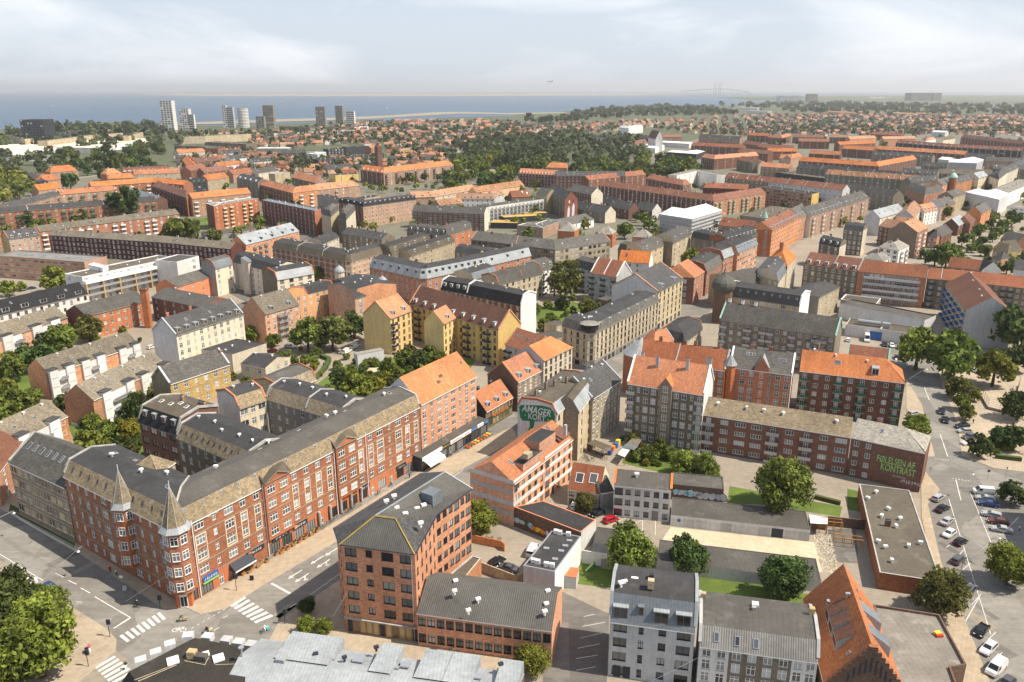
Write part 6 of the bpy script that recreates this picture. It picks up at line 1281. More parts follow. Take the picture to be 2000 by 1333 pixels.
def graffiti(root,o,d,x0,x1,zc,h,cols,seed):
 rr = random.Random(seed); n = (d.y,-d.x); x = x0; k = 0
 while x < x1:
  w = rr.uniform(.9,1.5); mb = MB(); N = 9; ph = rr.uniform(0,6)
  for lay,(m_,s) in enumerate((('darkp',1.12),(cols[k % len(cols)],.95))):
   mb.face([(o.x + d.x * (x + math.cos(t) * w * s * (.8 + .25 * math.sin(3 * t + ph))) + n[0] * (.03 + .02 * lay),o.y + d.y * (x + math.cos(t) * w * s * (.8 + .25 * math.sin(3 * t + ph))) + n[1] * (.03 + .02 * lay),zc + math.sin(t) * h * s * (.85 + .2 * math.sin(2 * t + ph))) for t in [i * 6.2832 / N for i in range(N)]],m_)
  part('graffiti',mb,root); x += w * 1.15; k += 1
graffiti(gr,p0,d,1,6.5,2.3,1.1,['ltblue','chalkp','ltblue'],4); graffiti(gr,p0,d,7.0,13,2.0,1.1,['chalkp','greyw','chalkp'],5)
B = W('garage_row','long white fronted garage row with grey corrugated felt roof and one open dark bay',(1310,1006,1583,1036),2.9,9,'flat',0,'w_white','r_feltg',1,'',lod=0,parapet=.08)
P0,P1 = B.qs[0][0],B.qs[0][1]; d = (P1 - P0).normalized(); n = Vector((d.y,-d.x,0)); L = (P1 - P0).length
for k in range(11):
 mb = MB(); p = P0 + d * (L * k / 11 + .15) + n * .06; mb.box((p.x,p.y,.05),(d.x,d.y),L / 11 - .3,.05,2.3,'w_lgrey' if k != 8 else 'darkp'); part('garage_door_or_bay_shade',mb,B.root)  # dark panel paints the shade inside the open bay, the others are doors
mb = MB(); c = P0 + d * 2.0 + n * .14
for k in range(14):
 t0,t1 = k * math.pi / 7,(k + 1) * math.pi / 7
 mb.face([(c.x,c.y,1.7),(c.x + d.x * .42 * math.cos(t0),c.y + d.y * .42 * math.cos(t0),1.7 + .42 * math.sin(t0)),(c.x + d.x * .42 * math.cos(t1),c.y + d.y * .42 * math.cos(t1),1.7 + .42 * math.sin(t1))],'blue')
part('no_parking_sign',mb,B.root)
W('garage_row','second low garage row with dark corrugated roof and pale wall behind the lawn trees',(1283,1094,1380,1107,1604,1135),2.8,8.5,'flat',0,'w_lgrey','r_feltg',1,'',lod=0,parapet=.06)
W('garage_row','short dark felt roofed shed left of the big lawn tree',(1158,1060,1205,1066),2.8,7,'flat',0,'w_lgrey','r_feltg',1,'',lod=0,parapet=.06)
B = prism('workshop','brown brick workshop with black flat roof, orange coping and white right gable',(1003,990,1135,1040,1164,1016,1060,978),5.2,['w_rough','w_white','w_rough','w_rough'],'r_felt','',lod=0,parapet=.12,trim='w_redhot')
p0,p1 = G(1003,990,5.2),G(1135,1040,5.2); d = (p1 - p0).normalized()
graffiti(B.root,p0,d,1,5.5,1.9,.8,['ltblue','chalkp','green'],6); graffiti(B.root,p0,d,5.8,11,1.5,.9,['orangep','yellowp','orangep','chalkp'],7)
B = prism(AB,'windowless white walled annexe with black felt roof and rooftop fans',(1022,1105,1084,1117,1135,1048,1077,1037),7.0,['w_lgrey','w_white','w_white','w_white'],'r_felt','',lod=0,parapet=.12,trim='metal')
for x,y in ((1042,1099),(1050,1101),(1067,1106),(1078,1108),(1086,1042),(1093,1044),(1110,1047)): hatch(B,x,y,6.9,1.0,.9,'whitep',rad(-12),.7,'fan_unit')
for x,y in ((1067,1072),(1096,1077),(1084,1093),(1104,1067),(1112,1057)): hatch(B,x,y,6.9,1.2,.2,'metal',rad(-12),.8,'skylight')
mb = MB()
def wallrun(name,label,px,h,m,cat='wall',th=.25,top=None):
 P = [G(px[i],px[i + 1],0) for i in range(0,len(px),2)]; mb = MB()
 for a,b in zip(P,P[1:]):
  d = (b - a); L = d.length; d.normalize(); mb.box((a.x,a.y,0),(d.x,d.y),L,th,h,m,top or m)
 return link(name,mb.mesh(name),label=label,category=cat)
wallrun('garden_wall','high white garden wall left of the small lawn with the green slide',(1136,1100,1165,1105,1185,1108),3.2,'w_white')
wallrun('brick_wall','red brick yard wall behind the playground rubble',(1615,1028,1692,1036),2.6,'w_rough')
wallrun('brick_wall','curved orange topped brick wall beside the car park entrance',(920,1060,978,1072,985,1078),2.0,'w_orange',top='w_redhot')
wallrun('yard_wall','long sand coloured yard wall along the car park',(940,1118,1010,1145,1025,1135),2.4,'w_sand')
# ---------------- banded orange roof house
B = W(AB,'banded brick and white house with bright orange roof, terrace and dark roof boxes',(1003,944,1118,857),11.6,12.5,'gable',4.0,'w_orange','r_orange',4,'gqbqqgbqqb',frame='darkp',lod=0,ewm='w_hotel',balm='darkp')
P0,P1 = B.qs[0][0],B.qs[0][1]; P3 = B.qs[0][3]; d = (P1 - P0).normalized(); n = Vector((d.y,-d.x,0)); L = (P1 - P0).length
for f in range(4):
 z = .35 + f * 2.91 + 2.1; mb = MB(); p = P0 + n * .05
 for (a,b) in (((0,.42),(.5,.95)) if f % 2 else ((.06,.5),(.58,1))): q_ = P0 + d * L * a + n * .05; mb.box((q_.x,q_.y,z),(d.x,d.y),L * (b - a),.045,1.0,'w_white')
 part('white_band',mb,B.root)
 e = (P0 - P3); We = e.length; e.normalize(); en = Vector((e.y,-e.x,0)); p = P3 + en * .06; mb = MB(); mb.box((p.x,p.y,z),(e.x,e.y),We,.055,1.15,'w_lgrey'); part('pale_band',mb,B.root)
tp = B.tops[0]
for s0,s1,t0,t1,h,m_ in ((.18,.50,.05,.30,1.9,'r_felt'),(.48,.76,.10,.44,3.6,'r_felt')):
 mb = MB(); a = tp(s0,t0); b2 = tp(s1,t0); c = tp(s1,t1); e = tp(s0,t1); z = a.z + h
 mb.face([(a.x,a.y,z),(b2.x,b2.y,z),(c.x,c.y,z),(e.x,e.y,z)],m_)
 for u,v in ((a,b2),(b2,c),(e,a)): mb.face([(u.x,u.y,12),(v.x,v.y,12),(v.x,v.y,z),(u.x,u.y,z)],'w_hotel')
 part('roof_box',mb,B.root)
hatch(B,1030,893,15.2,2.2,1.2,'w_sand',rad(57),1.6,'roof_lantern'); skylights(B,tp,[(.86,.42),(.8,.4),(.74,.4),(.16,.3)],.8,1.8)
mb = MB(); a = tp(.8,.04); b2 = tp(1.0,.04); c = tp(1.0,.3); e = tp(.8,.3); mb.face([(a.x,a.y,12.9),(b2.x,b2.y,12.9),(c.x,c.y,12.95 + 1.6),(e.x,e.y,12.95 + 1.6)],'w_brown'); part('roof_terrace',mb,B.root)
hatch(B,1104,851,14.2,.7,3.0,'w_lgrey',rad(57),name='chimney')
# ---------------- grey house with the green speech bubble on its gable
he = 15.6; g0,g1 = G(1011,792,he),G(1087,808,he); gd = (g1 - g0); Wd = gd.length; gd.normalize(); ud = Vector((-gd.y,gd.x,0))
F0 = g1; F1 = g1 + ud * 26
B = W(AB,'beige street house whose grey blind gable carries a green speech bubble reading AMAGER KORT',None,he,Wd,'mansard',2.6,'w_sand','r_feltb',5,'qbqqqqqq',world=[(F0.x,F0.y),(F1.x,F1.y)],rm2='r_zinc',ewm='w_lgrey',frame='darkp',lod=0,cope='w_red',chim=[(.1,.62,1.8,.7),(.32,.6,2.2,.8),(.44,.5,2.0,.8),(.6,.35,2,.8)],cmat='w_stone',vent=2)
gn = Vector((gd.y,-gd.x,0))
def gpt(x,z,o=.05): return (g0.x + gd.x * x + gn.x * o,g0.y + gd.y * x + gn.y * o,z)
mat('bubble',(0.025,0.16,0.075),'plaster'); mat('greyp',(0.55,0.56,0.6),'plaster')
mb = MB(); k = Wd / 12.0
bub = [(x_,z_ + .75) for x_,z_ in [(.5,14.6),(1.2,15.2),(7.5,16.3),(10,16.2),(11.2,15.1),(11.6,13.6),(11.3,12.5),(10.5,12.0),(5.4,11.2),(4.9,8.8),(3.2,7.8),(3.9,9.2),(3.8,10.9),(1.6,10.5),(.9,11.3),(.6,13)]]
mb.face([gpt(x * k,z) for x,z in bub],'bubble'); part('speech_bubble',mb,B.root)
c = gpt(6.0 * k,15.1); wall_text(B.root,'AMAGER',c,(gd.x,gd.y),2.9,'greyp',.03,sx=.78,lean=.2); c = gpt(6.0 * k,13.1); wall_text(B.root,'· KORT ·',c,(gd.x,gd.y),2.4,'greyp',.03,sx=.85,lean=.08)
mb = MB(); mb.face([gpt(1.5,3.0),gpt(4.2,4.3),gpt(3.6,6.2),gpt(2.9,7.4),gpt(2.2,5.8)],'w_grey'); part('painted_figure',mb,B.root)
W(AB,'beige stair block with grey zinc slope projecting into the yard behind the speech bubble house',(1130,802,1158,765),15.4,6,'half',2.6,'w_sand','r_feltb',5,'sq',rm2='r_zinc',frame='darkp',lod=0,ewm='w_gbrick')
W(AB,'beige backyard house with dark grey gable roof and small pointed dormer gable',(1158,777,1213,741),15,13,'gable',5,'w_sand','r_slate',6,'mqsmmqmm',lod=0,ewm='w_sand',vent=3,cope='metal',sky=[(.3,.3)])
def lean(name,label,px,z,m,th=.15,cat='shed',posts=True):
 P = [G(px[i],px[i + 1],z) for i in range(0,len(px),2)]; ar = sum(P[i].x * P[(i + 1) % len(P)].y - P[(i + 1) % len(P)].x * P[i].y for i in range(len(P)))
 if ar < 0: P.reverse()
 c = sum(P,Vector()) / len(P); t = thing(name,label,cat,(c.x,c.y,0)); mb = MB(); mb.face([(p.x,p.y,z) for p in P],m)
 mb.face([(p.x,p.y,z - th) for p in reversed(P)],'woodp')
 for i in range(len(P)): a,b = P[i],P[(i + 1) % len(P)]; mb.face([(a.x,a.y,z - th),(b.x,b.y,z - th),(b.x,b.y,z),(a.x,a.y,z)],'concrete')
 part('roof',mb,t)
 for p in P:
  mb = MB(); q_ = p.lerp(c,.05); mb.cyl((q_.x,q_.y,0),.09,z - th,'woodp',5,cap=False); part('post',mb,t)
 a,b = max(((P[i],P[(i + 1) % len(P)]) for i in range(len(P))),key=lambda s: (s[0] + s[1]).y); mb = MB(); mb.face([(a.x,a.y,0),(b.x,b.y,0),(b.x,b.y,z - th),(a.x,a.y,z - th)],'w_stone'); part('back_wall',mb,t)
lean('bike_shelter','brown roofed bicycle shelter beside the beige yard house',(1146,866,1187,881,1196,872,1162,859),2.8,'r_feltb')
lean('pergola','white roofed pergola in the backyard garden',(1206,887,1220,893,1230,879,1216,876),2.8,'r_white')
lean('pergola','pergola with grey panelled roof above the white roofed one',(1216,874,1238,879,1246,871,1222,867),3.0,'r_zincd')
lean('pergola','tan felt roofed shelter nearest the orange roofed block',(1223,867,1245,871,1253,859,1235,856),3.0,'r_beige')
lean('shed','wooden shed with shiny white metal roof next to the garage row',(1580,1005,1617,1012,1616,1024,1583,1022),3.2,'r_white')
# ---------------- buildings outside right edge that shade the parking street
o = Vector((11.3,-2.6,0))
a,b2 = G(1866,941) + o,G(1905,1035) + o
b3,b4 = G(1885,1000) + o,G(2010,1330) + o
prism(AB,'dark brown brick apartment house at the right picture edge',None,16,'w_brown','r_felt','q',world=[(b3.x + 7,b3.y),(b4.x + 5,b4.y - 10),(b4.x + 25,b4.y - 10),(b3.x + 30,b3.y - 2)],lod=1,fl=5)
# ------------------------------------------------------------------ right middle distance
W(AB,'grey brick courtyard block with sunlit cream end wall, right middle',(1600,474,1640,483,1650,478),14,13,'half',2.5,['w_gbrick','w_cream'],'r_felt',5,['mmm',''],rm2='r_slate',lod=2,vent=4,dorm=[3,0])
W(AB,'dark windowed inner block beside the sunlit cream strip wall, right middle',(1648,447,1686,451,1694,446),16,12,'half',2.5,['w_gbrick','w_cream'],'r_felt',5,['mmmm',''],rm2='r_slate',lod=2)
W(AB,'pale blind gabled house with silver skylit roof right of the street row',(1719,426,1767,412),13,11,'gable',5,'w_cream','r_zinc',4,'mmmmm',ewm='w_lgrey',lod=2,sky=[(.3,.3),(.6,.3)])
W(AB,'light grey blind gabled house with orange roof behind a small tree',(1785,425,1800,405),13,12,'gable',5,'w_cream','r_tan',4,'mm',ewm='w_lgrey',lod=2)
W(AB,'white house with dormered orange roof beside the grey blind gables',(1806,413,1832,408),11,10,'gable',4.5,'w_white','r_orange',4,'mmmm',dorm=4,ewm='w_lgrey',lod=2)
W(AB,'pink house with mottled skylit grey roof, right middle',(1838,403,1867,396),12,12,'gable',4.5,'w_pink','r_sgrey',4,'mmmm',ewm='w_lgrey',dorm=2,lod=2)
W(AB,'grey brown gable house left of the lilac tent',(1862,385,1886,378),14,12,'gable',4,'w_sand','r_sgrey',4,'mmm',ewm='w_gbrick',lod=2)
W(AB,'brick house with orange mansard in front of the grey gables, right middle',(1717,441,1745,446),13,12,'gable',4.5,'w_brown','r_tan',4,'mmm',lod=2)
W(AB,'dark link house with orange roof left of the tall rough gable',(1745,436,1782,440),13,12,'gable',4,'w_gbrick','r_tan',4,'mm',lod=2)
W(AB,'tall house with rough brown blind gable and sunlit orange brick balcony front',(1792,454,1813,444),16.5,17,'gable',5.5,'w_orange','r_tan',6,'BmBm',ewm='w_stone',balm='whitep',lod=2)
W(AB,'stepped white modern house with grey hipped roofs, left lower part',(1687,504,1725,510,1740,502),8.5,10,'hip',2.5,'w_white','r_ltgrey',3,['www','ww'],hl=4,hr=4,lod=2)
W(AB,'stepped white modern house with grey hipped roofs, right taller part',(1716,482,1756,489,1776,480),11.5,11,'hip',3,'w_white','r_ltgrey',4,['www','BB'],hl=4,hr=4,lod=2)
for i,(a,r_,w_,lb) in enumerate([((1813,462,1830,464),'r_slate','w_red','small red brick villa with pointed grey roof nearest the tall rough gable'),((1838,462,1860,452),'r_sgrey','w_brown','red brick villa with pale banding and hipped grey roof near the avenue'),((1872,441,1888,433),'r_zinc','w_brown','dark brick house with cross gable along the avenue'),((1895,437,1905,428),'r_brown','w_brown','brown pyramid roofed villa beside the pink brick school'),
  ((1917,417,1936,407),'r_sgrey','w_orange','pink brick school block with hipped grey roof behind avenue trees'),((1955,466,1990,472),'r_sgrey','w_brown','large red villa with grey hipped roof right of the avenue'),((1940,489,1968,494),'r_feltb','w_ybrick','yellow villa with brown cross gabled roof right of the avenue'),((1968,488,1996,486),'r_feltb','w_ybrick','sunlit yellow gabled villa at the right edge'),
  ((1902,521,1918,528),'r_black','w_lgrey','villa with black steep roof and pale blue gable behind the brown roofs'),((1938,505,1955,508),'r_slate','w_orange','small villa with grey roof behind the black roofed one'),((1851,520,1912,527),'r_red','w_brown','low house with long brown tiled roof behind the L shaped block'),((1980,525,2010,528),'r_slate','w_lgrey','dark roofed villa cut by the right edge')]):
 W('villa',lb,a,7.5 if i not in (4,) else 11,10,'gable' if i % 3 else 'hip',4.5,w_,r_,2 if i != 4 else 3,'mmm',hl=0 if i % 3 else 3,hr=0 if i % 3 else 3,lod=2,cat='villa')
ROWS = [
 ((1416,347,1500,356),15,'w_gbrick','r_red','tan grey block with brown tiles and stair towers behind the office slab','m' * 10,3),((1501,356,1646,372),15,'w_lgrey','r_red','scaffolded pale blue block under brown tiles with white stair walls','m' * 16,0),
 ((1515,337,1612,349),8,'w_dark','r_feltb','long low dark felt roof between the tiled rows','',0),((1486,325,1541,329),12,'w_pink','r_orange','pink brick house with plain orange roof and cream gable','m' * 6,0),
 ((1464,316,1482,322),11,'w_cream','r_orange','cross gabled cream house with bright orange roof','mm',1),((1440,312,1470,318),13,'w_gbrick','r_red','grey brick block with tiled roof left of the cross gabled house','mmm',0),
 ((1560,314,1716,325,1791,311),14,'w_brown','r_orange','long orange tiled block bending right with a pale sunlit wing','m' * 14,0),((1556,327,1757,345),14,'w_gbrick','r_slate','row of narrow grey gabled houses in front of the long orange roof','m' * 18,0),
 ((1612,340,1792,353),14,'w_gbrick','r_tan','grey walled block with terracotta roof and small stair gables','m' * 16,8),((1650,368,1745,383),14,'w_gbrick','r_feltg','dark grey block with curved stair backs and flat roof','m' * 8,0),
 ((1770,366,1806,381,1845,372),14,'w_red','r_sgrey','red brick corner block with grey mansard and white dormers, right','m' * 7,5),((1841,362,1864,354),14,'w_orange','r_sgrey','orange brick street front with dormered grey roof left of green dome','mmm',3),
 ((1867,357,1912,347),14,'w_orange','r_sgrey','orange brick street front with dormered grey roof right of green dome','m' * 7,6),((1912,348,1930,343),15,'w_cream','r_zinc','cream street front with silver roof near the green dome','mmm',0),
 ((1930,343,1951,351,1968,337),15,'w_cream','r_slate','cream corner house with white gable, far right','mmm',0),((1968,337,2010,318),15,'w_cream','r_slate','cream row with pointed gable turrets at the right edge','m' * 7,4),
 ((1780,357,1838,352),14,'w_gbrick','r_slate','dark grey roofed backs left of the green dome','mmmm',2),((1835,339,1940,341),13,'w_gbrick','r_feltb','long brown grey roof row behind the green dome','m' * 9,0),
 ((1800,325,1850,327),13,'w_gbrick','r_slate','grey roofed row left of the far lilac tent','m' * 5,3),((1760,337,1830,341),13,'w_gbrick','r_slate','low slate row with white dormers below the lilac tent','m' * 6,5),
 ((1940,330,2010,331),13,'w_gbrick','r_slate','slate roofed row right of the far lilac tent','m' * 6,5),((1925,314,2010,317),13,'w_pink','r_feltg','pink and grey row with flat roofs at the far right','m' * 7,0),
 ((1707,291,1884,302),14,'w_brown','r_orange','very long orange tiled row with party walls, far right','m' * 16,0),((1702,302,1820,309),12,'w_gbrick','r_slate','slate row with white dormers under the very long orange row','m' * 9,8),
 ((1750,279,1850,287),13,'w_dark','r_red','brown tiled row with glinting roof windows, far right','m' * 10,9),((1850,287,1995,295),13,'w_dark','r_red','brown tiled row with glinting roof windows, farthest right','m' * 12,10),
 ((1877,268,1995,281),15,'w_brown','r_brown','huge brown brick block with even window rows, far right','m' * 18,0),((1801,270,1808,276,1828,272),14,'w_white','r_tan','white gabled block with bright terracotta roof, far right','mm',0),
 ((1842,274,1866,270),12,'w_cream','r_feltb','brown roofed cream block next to the white gabled block','mmm',0),((1880,305,1935,309),11,'w_gbrick','r_slate','grey hipped roofs right of the long orange row','mmm',0),
 ((1726,272,1790,271),13,'w_orange','r_tan','terracotta roofed block above the glinting row','mmmm',0),((1700,262,1760,265),12,'w_brown','r_red','brown tiled block left of the terracotta one, far right','mmm',0),
 ((1640,283,1710,280),13,'w_brown','r_orange','orange block with pale slope among the far tiled rows','mmmm',0),((1660,272,1712,270),13,'w_orange','r_tan','pale terracotta block in the middle of the far tiled rows','mmmm',0),
 ((1580,300,1640,303),13,'w_brown','r_orange','orange hipped roof block with small white gable, far right centre','mmm',0),((1645,290,1705,294),13,'w_brown','r_orange','orange roofed block with white chimney gable, far right centre','mmm',0),
 ((1500,296,1556,296),13,'w_brown','r_orange','orange roofed block left of the hipped one, far right centre','mmm',0),((1522,309,1545,310),13,'w_pink','r_orange','bright orange roofed wing meeting the long bending block','mm',0),
 ((1545,310,1567,306),13,'w_pink','r_orange','short orange roofed wing facing the sun','mm',0),((1370,307,1395,311,1482,304),14,'w_brown','r_orange','brown brick block with orange roof right of the wooded park','m' * 6,0),
 ((1440,296,1500,301),13,'w_brown','r_red','brown tiled wing behind the block at the wooded park','mmm',0),((1480,287,1545,291),13,'w_brown','r_red','brown tiled block third row from the wooded park','mmm',0),
 ((1350,284,1450,289),13,'w_brown','r_red','long brown tiled block behind the white halls','m' * 8,0),((1450,280,1480,284),13,'w_brown','r_red','hipped brown block at the end of the long brown one','mm',0),
 ((1560,276,1620,277),13,'w_brown','r_red','brown red tiled row with blue grey dormers, far centre right','mmmm',4),((1500,268,1528,270,1546,265),13,'w_brown','r_orange','orange corner block with cream sunlit end, far centre right','mm',0),
 ((1548,268,1610,269),12,'w_gbrick','r_red','brown tiled row with grey gables behind the corner block','mmm',3),((1620,268,1660,269),12,'w_brown','r_tan','terracotta row house block far centre right','mmm',0),
 ((1365,267,1445,272),12,'w_pink','r_slate','grey roofed pink block right of the white church tower','m' * 6,2),((1460,264,1500,266),13,'w_brown','r_orange','orange roofed brown tower block in the far centre right','mmmm',0),
 ((1290,268,1332,268),11,'w_pink','r_red','red tiled block behind the white church tower','mmm',0),((1130,268,1220,270),11,'w_cream','r_slate','long grey roofed cream block behind the wooded park','m' * 8,0),
 ((1220,266,1285,272),12,'w_gbrick','r_slate','dark grey roofed block left of the white church tower','m' * 6,0),((1210,249,1228,251,1256,248),14,'w_white','r_white','white modern school with red side wing in the suburb','mm',0),
 ((348,299,400,296),13,'w_cream','r_orange','cream block with orange roof beside the long street to the white tower','mmmm',0),((356,312,371,331),13,'w_pink','r_orange','orange roofed block along the long street to the white tower','mmmm',0),((372,334,402,326),13,'w_brown','r_red','big brown red roofed block near the long street, front one','mmmm',0),((398,337,448,331),13,'w_brown','r_red','brown red roofed block right of the front one, upper left','mmmm',3),
 ((380,317,430,313),12,'w_brown','r_brown','dark brown roofed rear block among the upper left roofs','mmmm',0),((405,352,447,346),12,'w_sand','r_orange','sand walled orange roofed houses left of the grey dormered block','mmmm',2),((428,325,470,321),10,'w_white','r_orange','white block with orange roof in the upper left suburb edge','mmm',2),((450,311,482,308),10,'w_white','r_slate','white villa block with slate roof in the upper left','mmm',2),((437,300,470,298),10,'w_white','r_slate','long white villa block with slate roof, upper left, rear','mmmm',3),
 ((455,341,495,336),10,'w_pink','r_red','low pink block with red roof, upper left','mmm',0),((496,317,532,314),10,'w_white','r_slate','white gabled block with dark roof, upper left centre','mmm',2),((505,338,545,333),10,'w_cream','r_sgrey','cream block with grey roof, upper left centre','mmm',0),((549,300,598,299),10,'w_dark','r_slate','dark block with glazed corner left of the mint cube','mmmm',0),((640,331,690,327),9,'w_sand','r_slate','low dark roofed workshops left of the large orange block','mmm',0),((655,343,700,340),8,'w_yellow','r_feltg','low yellow walled workshop by the large orange block','mm',0)]
for a,he_,w_,r_,lb,c_,dm in ROWS:
 big = 'felt' in r_ and he_ < 10
 W(AB,lb,a,he_,11 if not big else 18,'gable' if not big else 'flat',4.5,w_,r_,4 if he_ > 12 else 3,c_,dorm=dm if len(a) == 4 else 0,lod=2,party=[.25,.5,.75] if len(c_) > 9 and len(a) == 4 else None)
def tent(label,px,he,dep,rh=3,m='r_lilac'):
 return W('scaffold_tent',label,px,he,dep,'low',rh,['w_lgrey'] * 3,m,4,['',''],lod=2,cat='tent')
tent('lilac tarpaulin tent nearest the avenue with steel scaffolding',(1885,375,1952,390,1971,378),14,22)
tent('far lilac tarpaulin tent above the slate rows',(1853,317,1908,319,1922,312),14,26)
tent('small lilac roofed scaffold tent beyond the orange rows',(1820,258,1846,259),12,18)
tent('white tent roof left of the lilac tent, far right',(1832,311,1853,313),11,14,m='r_white')
dome(1862,348,19,3.6,5,'copp','pale green copper dome on the street corner, far right',base=19,bm='w_red')
W(AB,'white modern offices cut by the right edge',(1971,377,2030,352),12,18,'flat',0,'w_white','r_ltgrey',4,'r' * 5,lod=2)
W(AB,'low white office with ribbon windows at the right edge',(1972,403,2030,410),9,18,'flat',0,'w_white','r_ltgrey',3,'r' * 6,lod=2)
for i,(px,he_,dp) in enumerate([((1250,287,1280,290,1298,284),8,22),((1288,278,1346,281),8,24),((1303,297,1360,301,1377,296),9,26)]):
 W('white_hall',['nearest left white roofed hall beside the wood','rear white roofed hall beside the church tower','long white roofed hall with dark glass front right of the wood'][i],px,he_,dp,'low',2,'w_white' if i < 2 else 'w_dark','r_white',2,'',lod=2,cat='hall')
B = W('church_tower','white church tower with steep red saddle roof by the wood',(1266,268,1281,271),22,12,'gable',12,'w_white','r_brown',3,'m',lod=2,cat='church',ewm='w_white')
W('church','red tiled church nave left of the white tower',(1232,286,1266,280),10,14,'gable',7,'w_white','r_brown',1,'mmm',lod=2,cat='church')
# ------------------------------------------------------------------ trees
mat('leaf_a',(0.115,0.150,0.030),'leaf',0.7,0.2); mat('leaf_b',(0.062,0.092,0.026),'leaf',0.7,0.2); mat('leaf_c',(0.15,0.175,0.03),'leaf',0.7,0.2); mat('leaf_y',(0.17,0.16,0.02),'leaf',0.7,0.2); mat('leaf_o',(0.115,0.125,0.035),'leaf',0.7,0.2)
mat('leaf_f',(0.068,0.09,0.038),'leaf',0.7,0.2)
for m_ in MATS.values():
 if m_.name.startswith('leaf'):
  nt = m_.node_tree; b_ = nt.nodes['Principled BSDF']; tb = nt.nodes.new('ShaderNodeBsdfTranslucent'); ms = nt.nodes.new('ShaderNodeMixShader'); ms.inputs[0].default_value = .32; nt.links.new(b_.inputs['Base Color'].links[0].from_socket,tb.inputs[0])
  nt.links.new(b_.outputs[0],ms.inputs[1]); nt.links.new(tb.outputs[0],ms.inputs[2]); nt.links.new(ms.outputs[0],nt.nodes['Material Output'].inputs[0])
def crown_mesh(nclump,nleaf,size,m,seed,flat=1.0,cone=0.0):
 rr = random.Random(seed); v = []; f = []; tone = []
 lob = [(rr.gauss(0,1),rr.gauss(0,1),rr.gauss(0,1),rr.uniform(.1,.34)) for _ in range(11)]
 for c in range(nclump):
  u = rr.uniform(-.75,1); th = rr.uniform(0,6.283); s = math.sqrt(max(0,1 - u * u))
  d = Vector((s * math.cos(th),s * math.sin(th),u))
  k = .74
  for lx,ly,lz,la in lob: 
   L_ = Vector((lx,ly,lz)).normalized(); k += la * max(0,d.dot(L_)) ** 6 * 1.2
  if cone: k *= 1 - cone * max(0,u)
  rc = k * rr.uniform(.62,.92) if c % 4 else k * rr.uniform(.2,.6)
  cen = Vector((d.x * rc,d.y * rc,d.z * rc * flat * (1 + cone * .8))); cr = rr.uniform(.20,.32); tn = rr.uniform(.25,.85)
  for l in range(nleaf):
   e = Vector((rr.gauss(0,1),rr.gauss(0,1),rr.gauss(0,1) + .35)).normalized()
   p = cen + e * cr * rr.uniform(.55,1.0)
   n = (e * .7 + Vector((rr.gauss(0,.5),rr.gauss(0,.5),rr.gauss(0,.5)))).normalized(); a = n.orthogonal().normalized(); a = (Matrix.Rotation(rr.uniform(0,6.28),3,n) @ a); b = n.cross(a)
   sz = size * rr.uniform(.6,1.3); i = len(v)
   v += [p - a * sz,p + b * sz * .55,p + a * sz,p - b * sz * .55]; f.append((i,i + 1,i + 2,i + 3)); tone.append(min(1,max(0,tn + rr.uniform(-.2,.2))))
 me = bpy.data.meshes.new('crown'); me.from_pydata([tuple(p) for p in v],[],f); me.materials.append(MATS[m])
 at = me.attributes.new('tone','FLOAT','FACE'); at.data.foreach_set('value',tone); return me
def trunk_mesh(seed,z0):
 mb = MB(); rr = random.Random(seed); mb.cyl((0,0,-z0),.085,z0 * .8,'bark',6,.05,cap=False)
 for k in range(5):
  a = k * 1.26 + rr.random(); mb.tube((0,0,-z0 * .35),(math.cos(a) * .45,math.sin(a) * .45,.25),.03,'bark',4)
 return mb.mesh('trunk')
CR = {}
SPEC = {0: (160,52,.072),1: (74,28,.13),2: (34,14,.25)}
def crown(lod,m,var,shape):
 k = (lod,m,var,shape)
 if k not in CR:
  a,b,c = SPEC[lod]; CR[k] = crown_mesh(a,b,c,m,hash((lod,var,shape,len(m))) % 999 + var * 17,*( {'r': (.95,0),'c': (1.15,.5),'w': (.7,0)}[shape]))
 return CR[k]
TK = {z: trunk_mesh(3,z) for z in (1.35,1.9)}
NT = [0]
def tree_at(x,y,r,label,m='leaf_a',shape='r',lod=None,name='tree',group=None,cat='tree',low=False):
 dist = math.hypot(x,y,90); lod = lod if lod is not None else (0 if dist < 230 else 1 if dist < 520 else 2)
 hz = {'r': .95,'c': 1.5,'w': .7}[shape]
 zc = r * (hz * .95 + (.0 if low else .12)); t = thing(name,label,cat,(x,y,0),group)
 t.rotation_euler = (0,0,R.uniform(0,6.28)); s = R.uniform(.93,1.07)
 c = link('crown',crown(lod,m,R.randrange(3),shape),t,(0,0,zc)); c.scale = (r * s,r * s,r * R.uniform(.92,1.06))
 if not low: k = link('trunk',TK[1.35],t,(0,0,zc)); k.scale = (r,r,zc / 1.35)
 NT[0] += 1; return t
def T(px,py,rp,label,m='leaf_a',shape='r',name='tree',cat='tree',low=False,group=None,lod=None):
 r = 5
 for _ in range(5):
  hz = {'r': .95,'c': 1.5,'w': .7}[shape]
  p = G(px,py,r * (hz * .95 + (.0 if low else .12))); r = rp * 1.09 * depth_at(p) / F
 return tree_at(p.x,p.y,r,label,m,shape,lod,name,group,cat,low)
a,b,c,y,o = 'leaf_a','leaf_b','leaf_c','leaf_y','leaf_o'
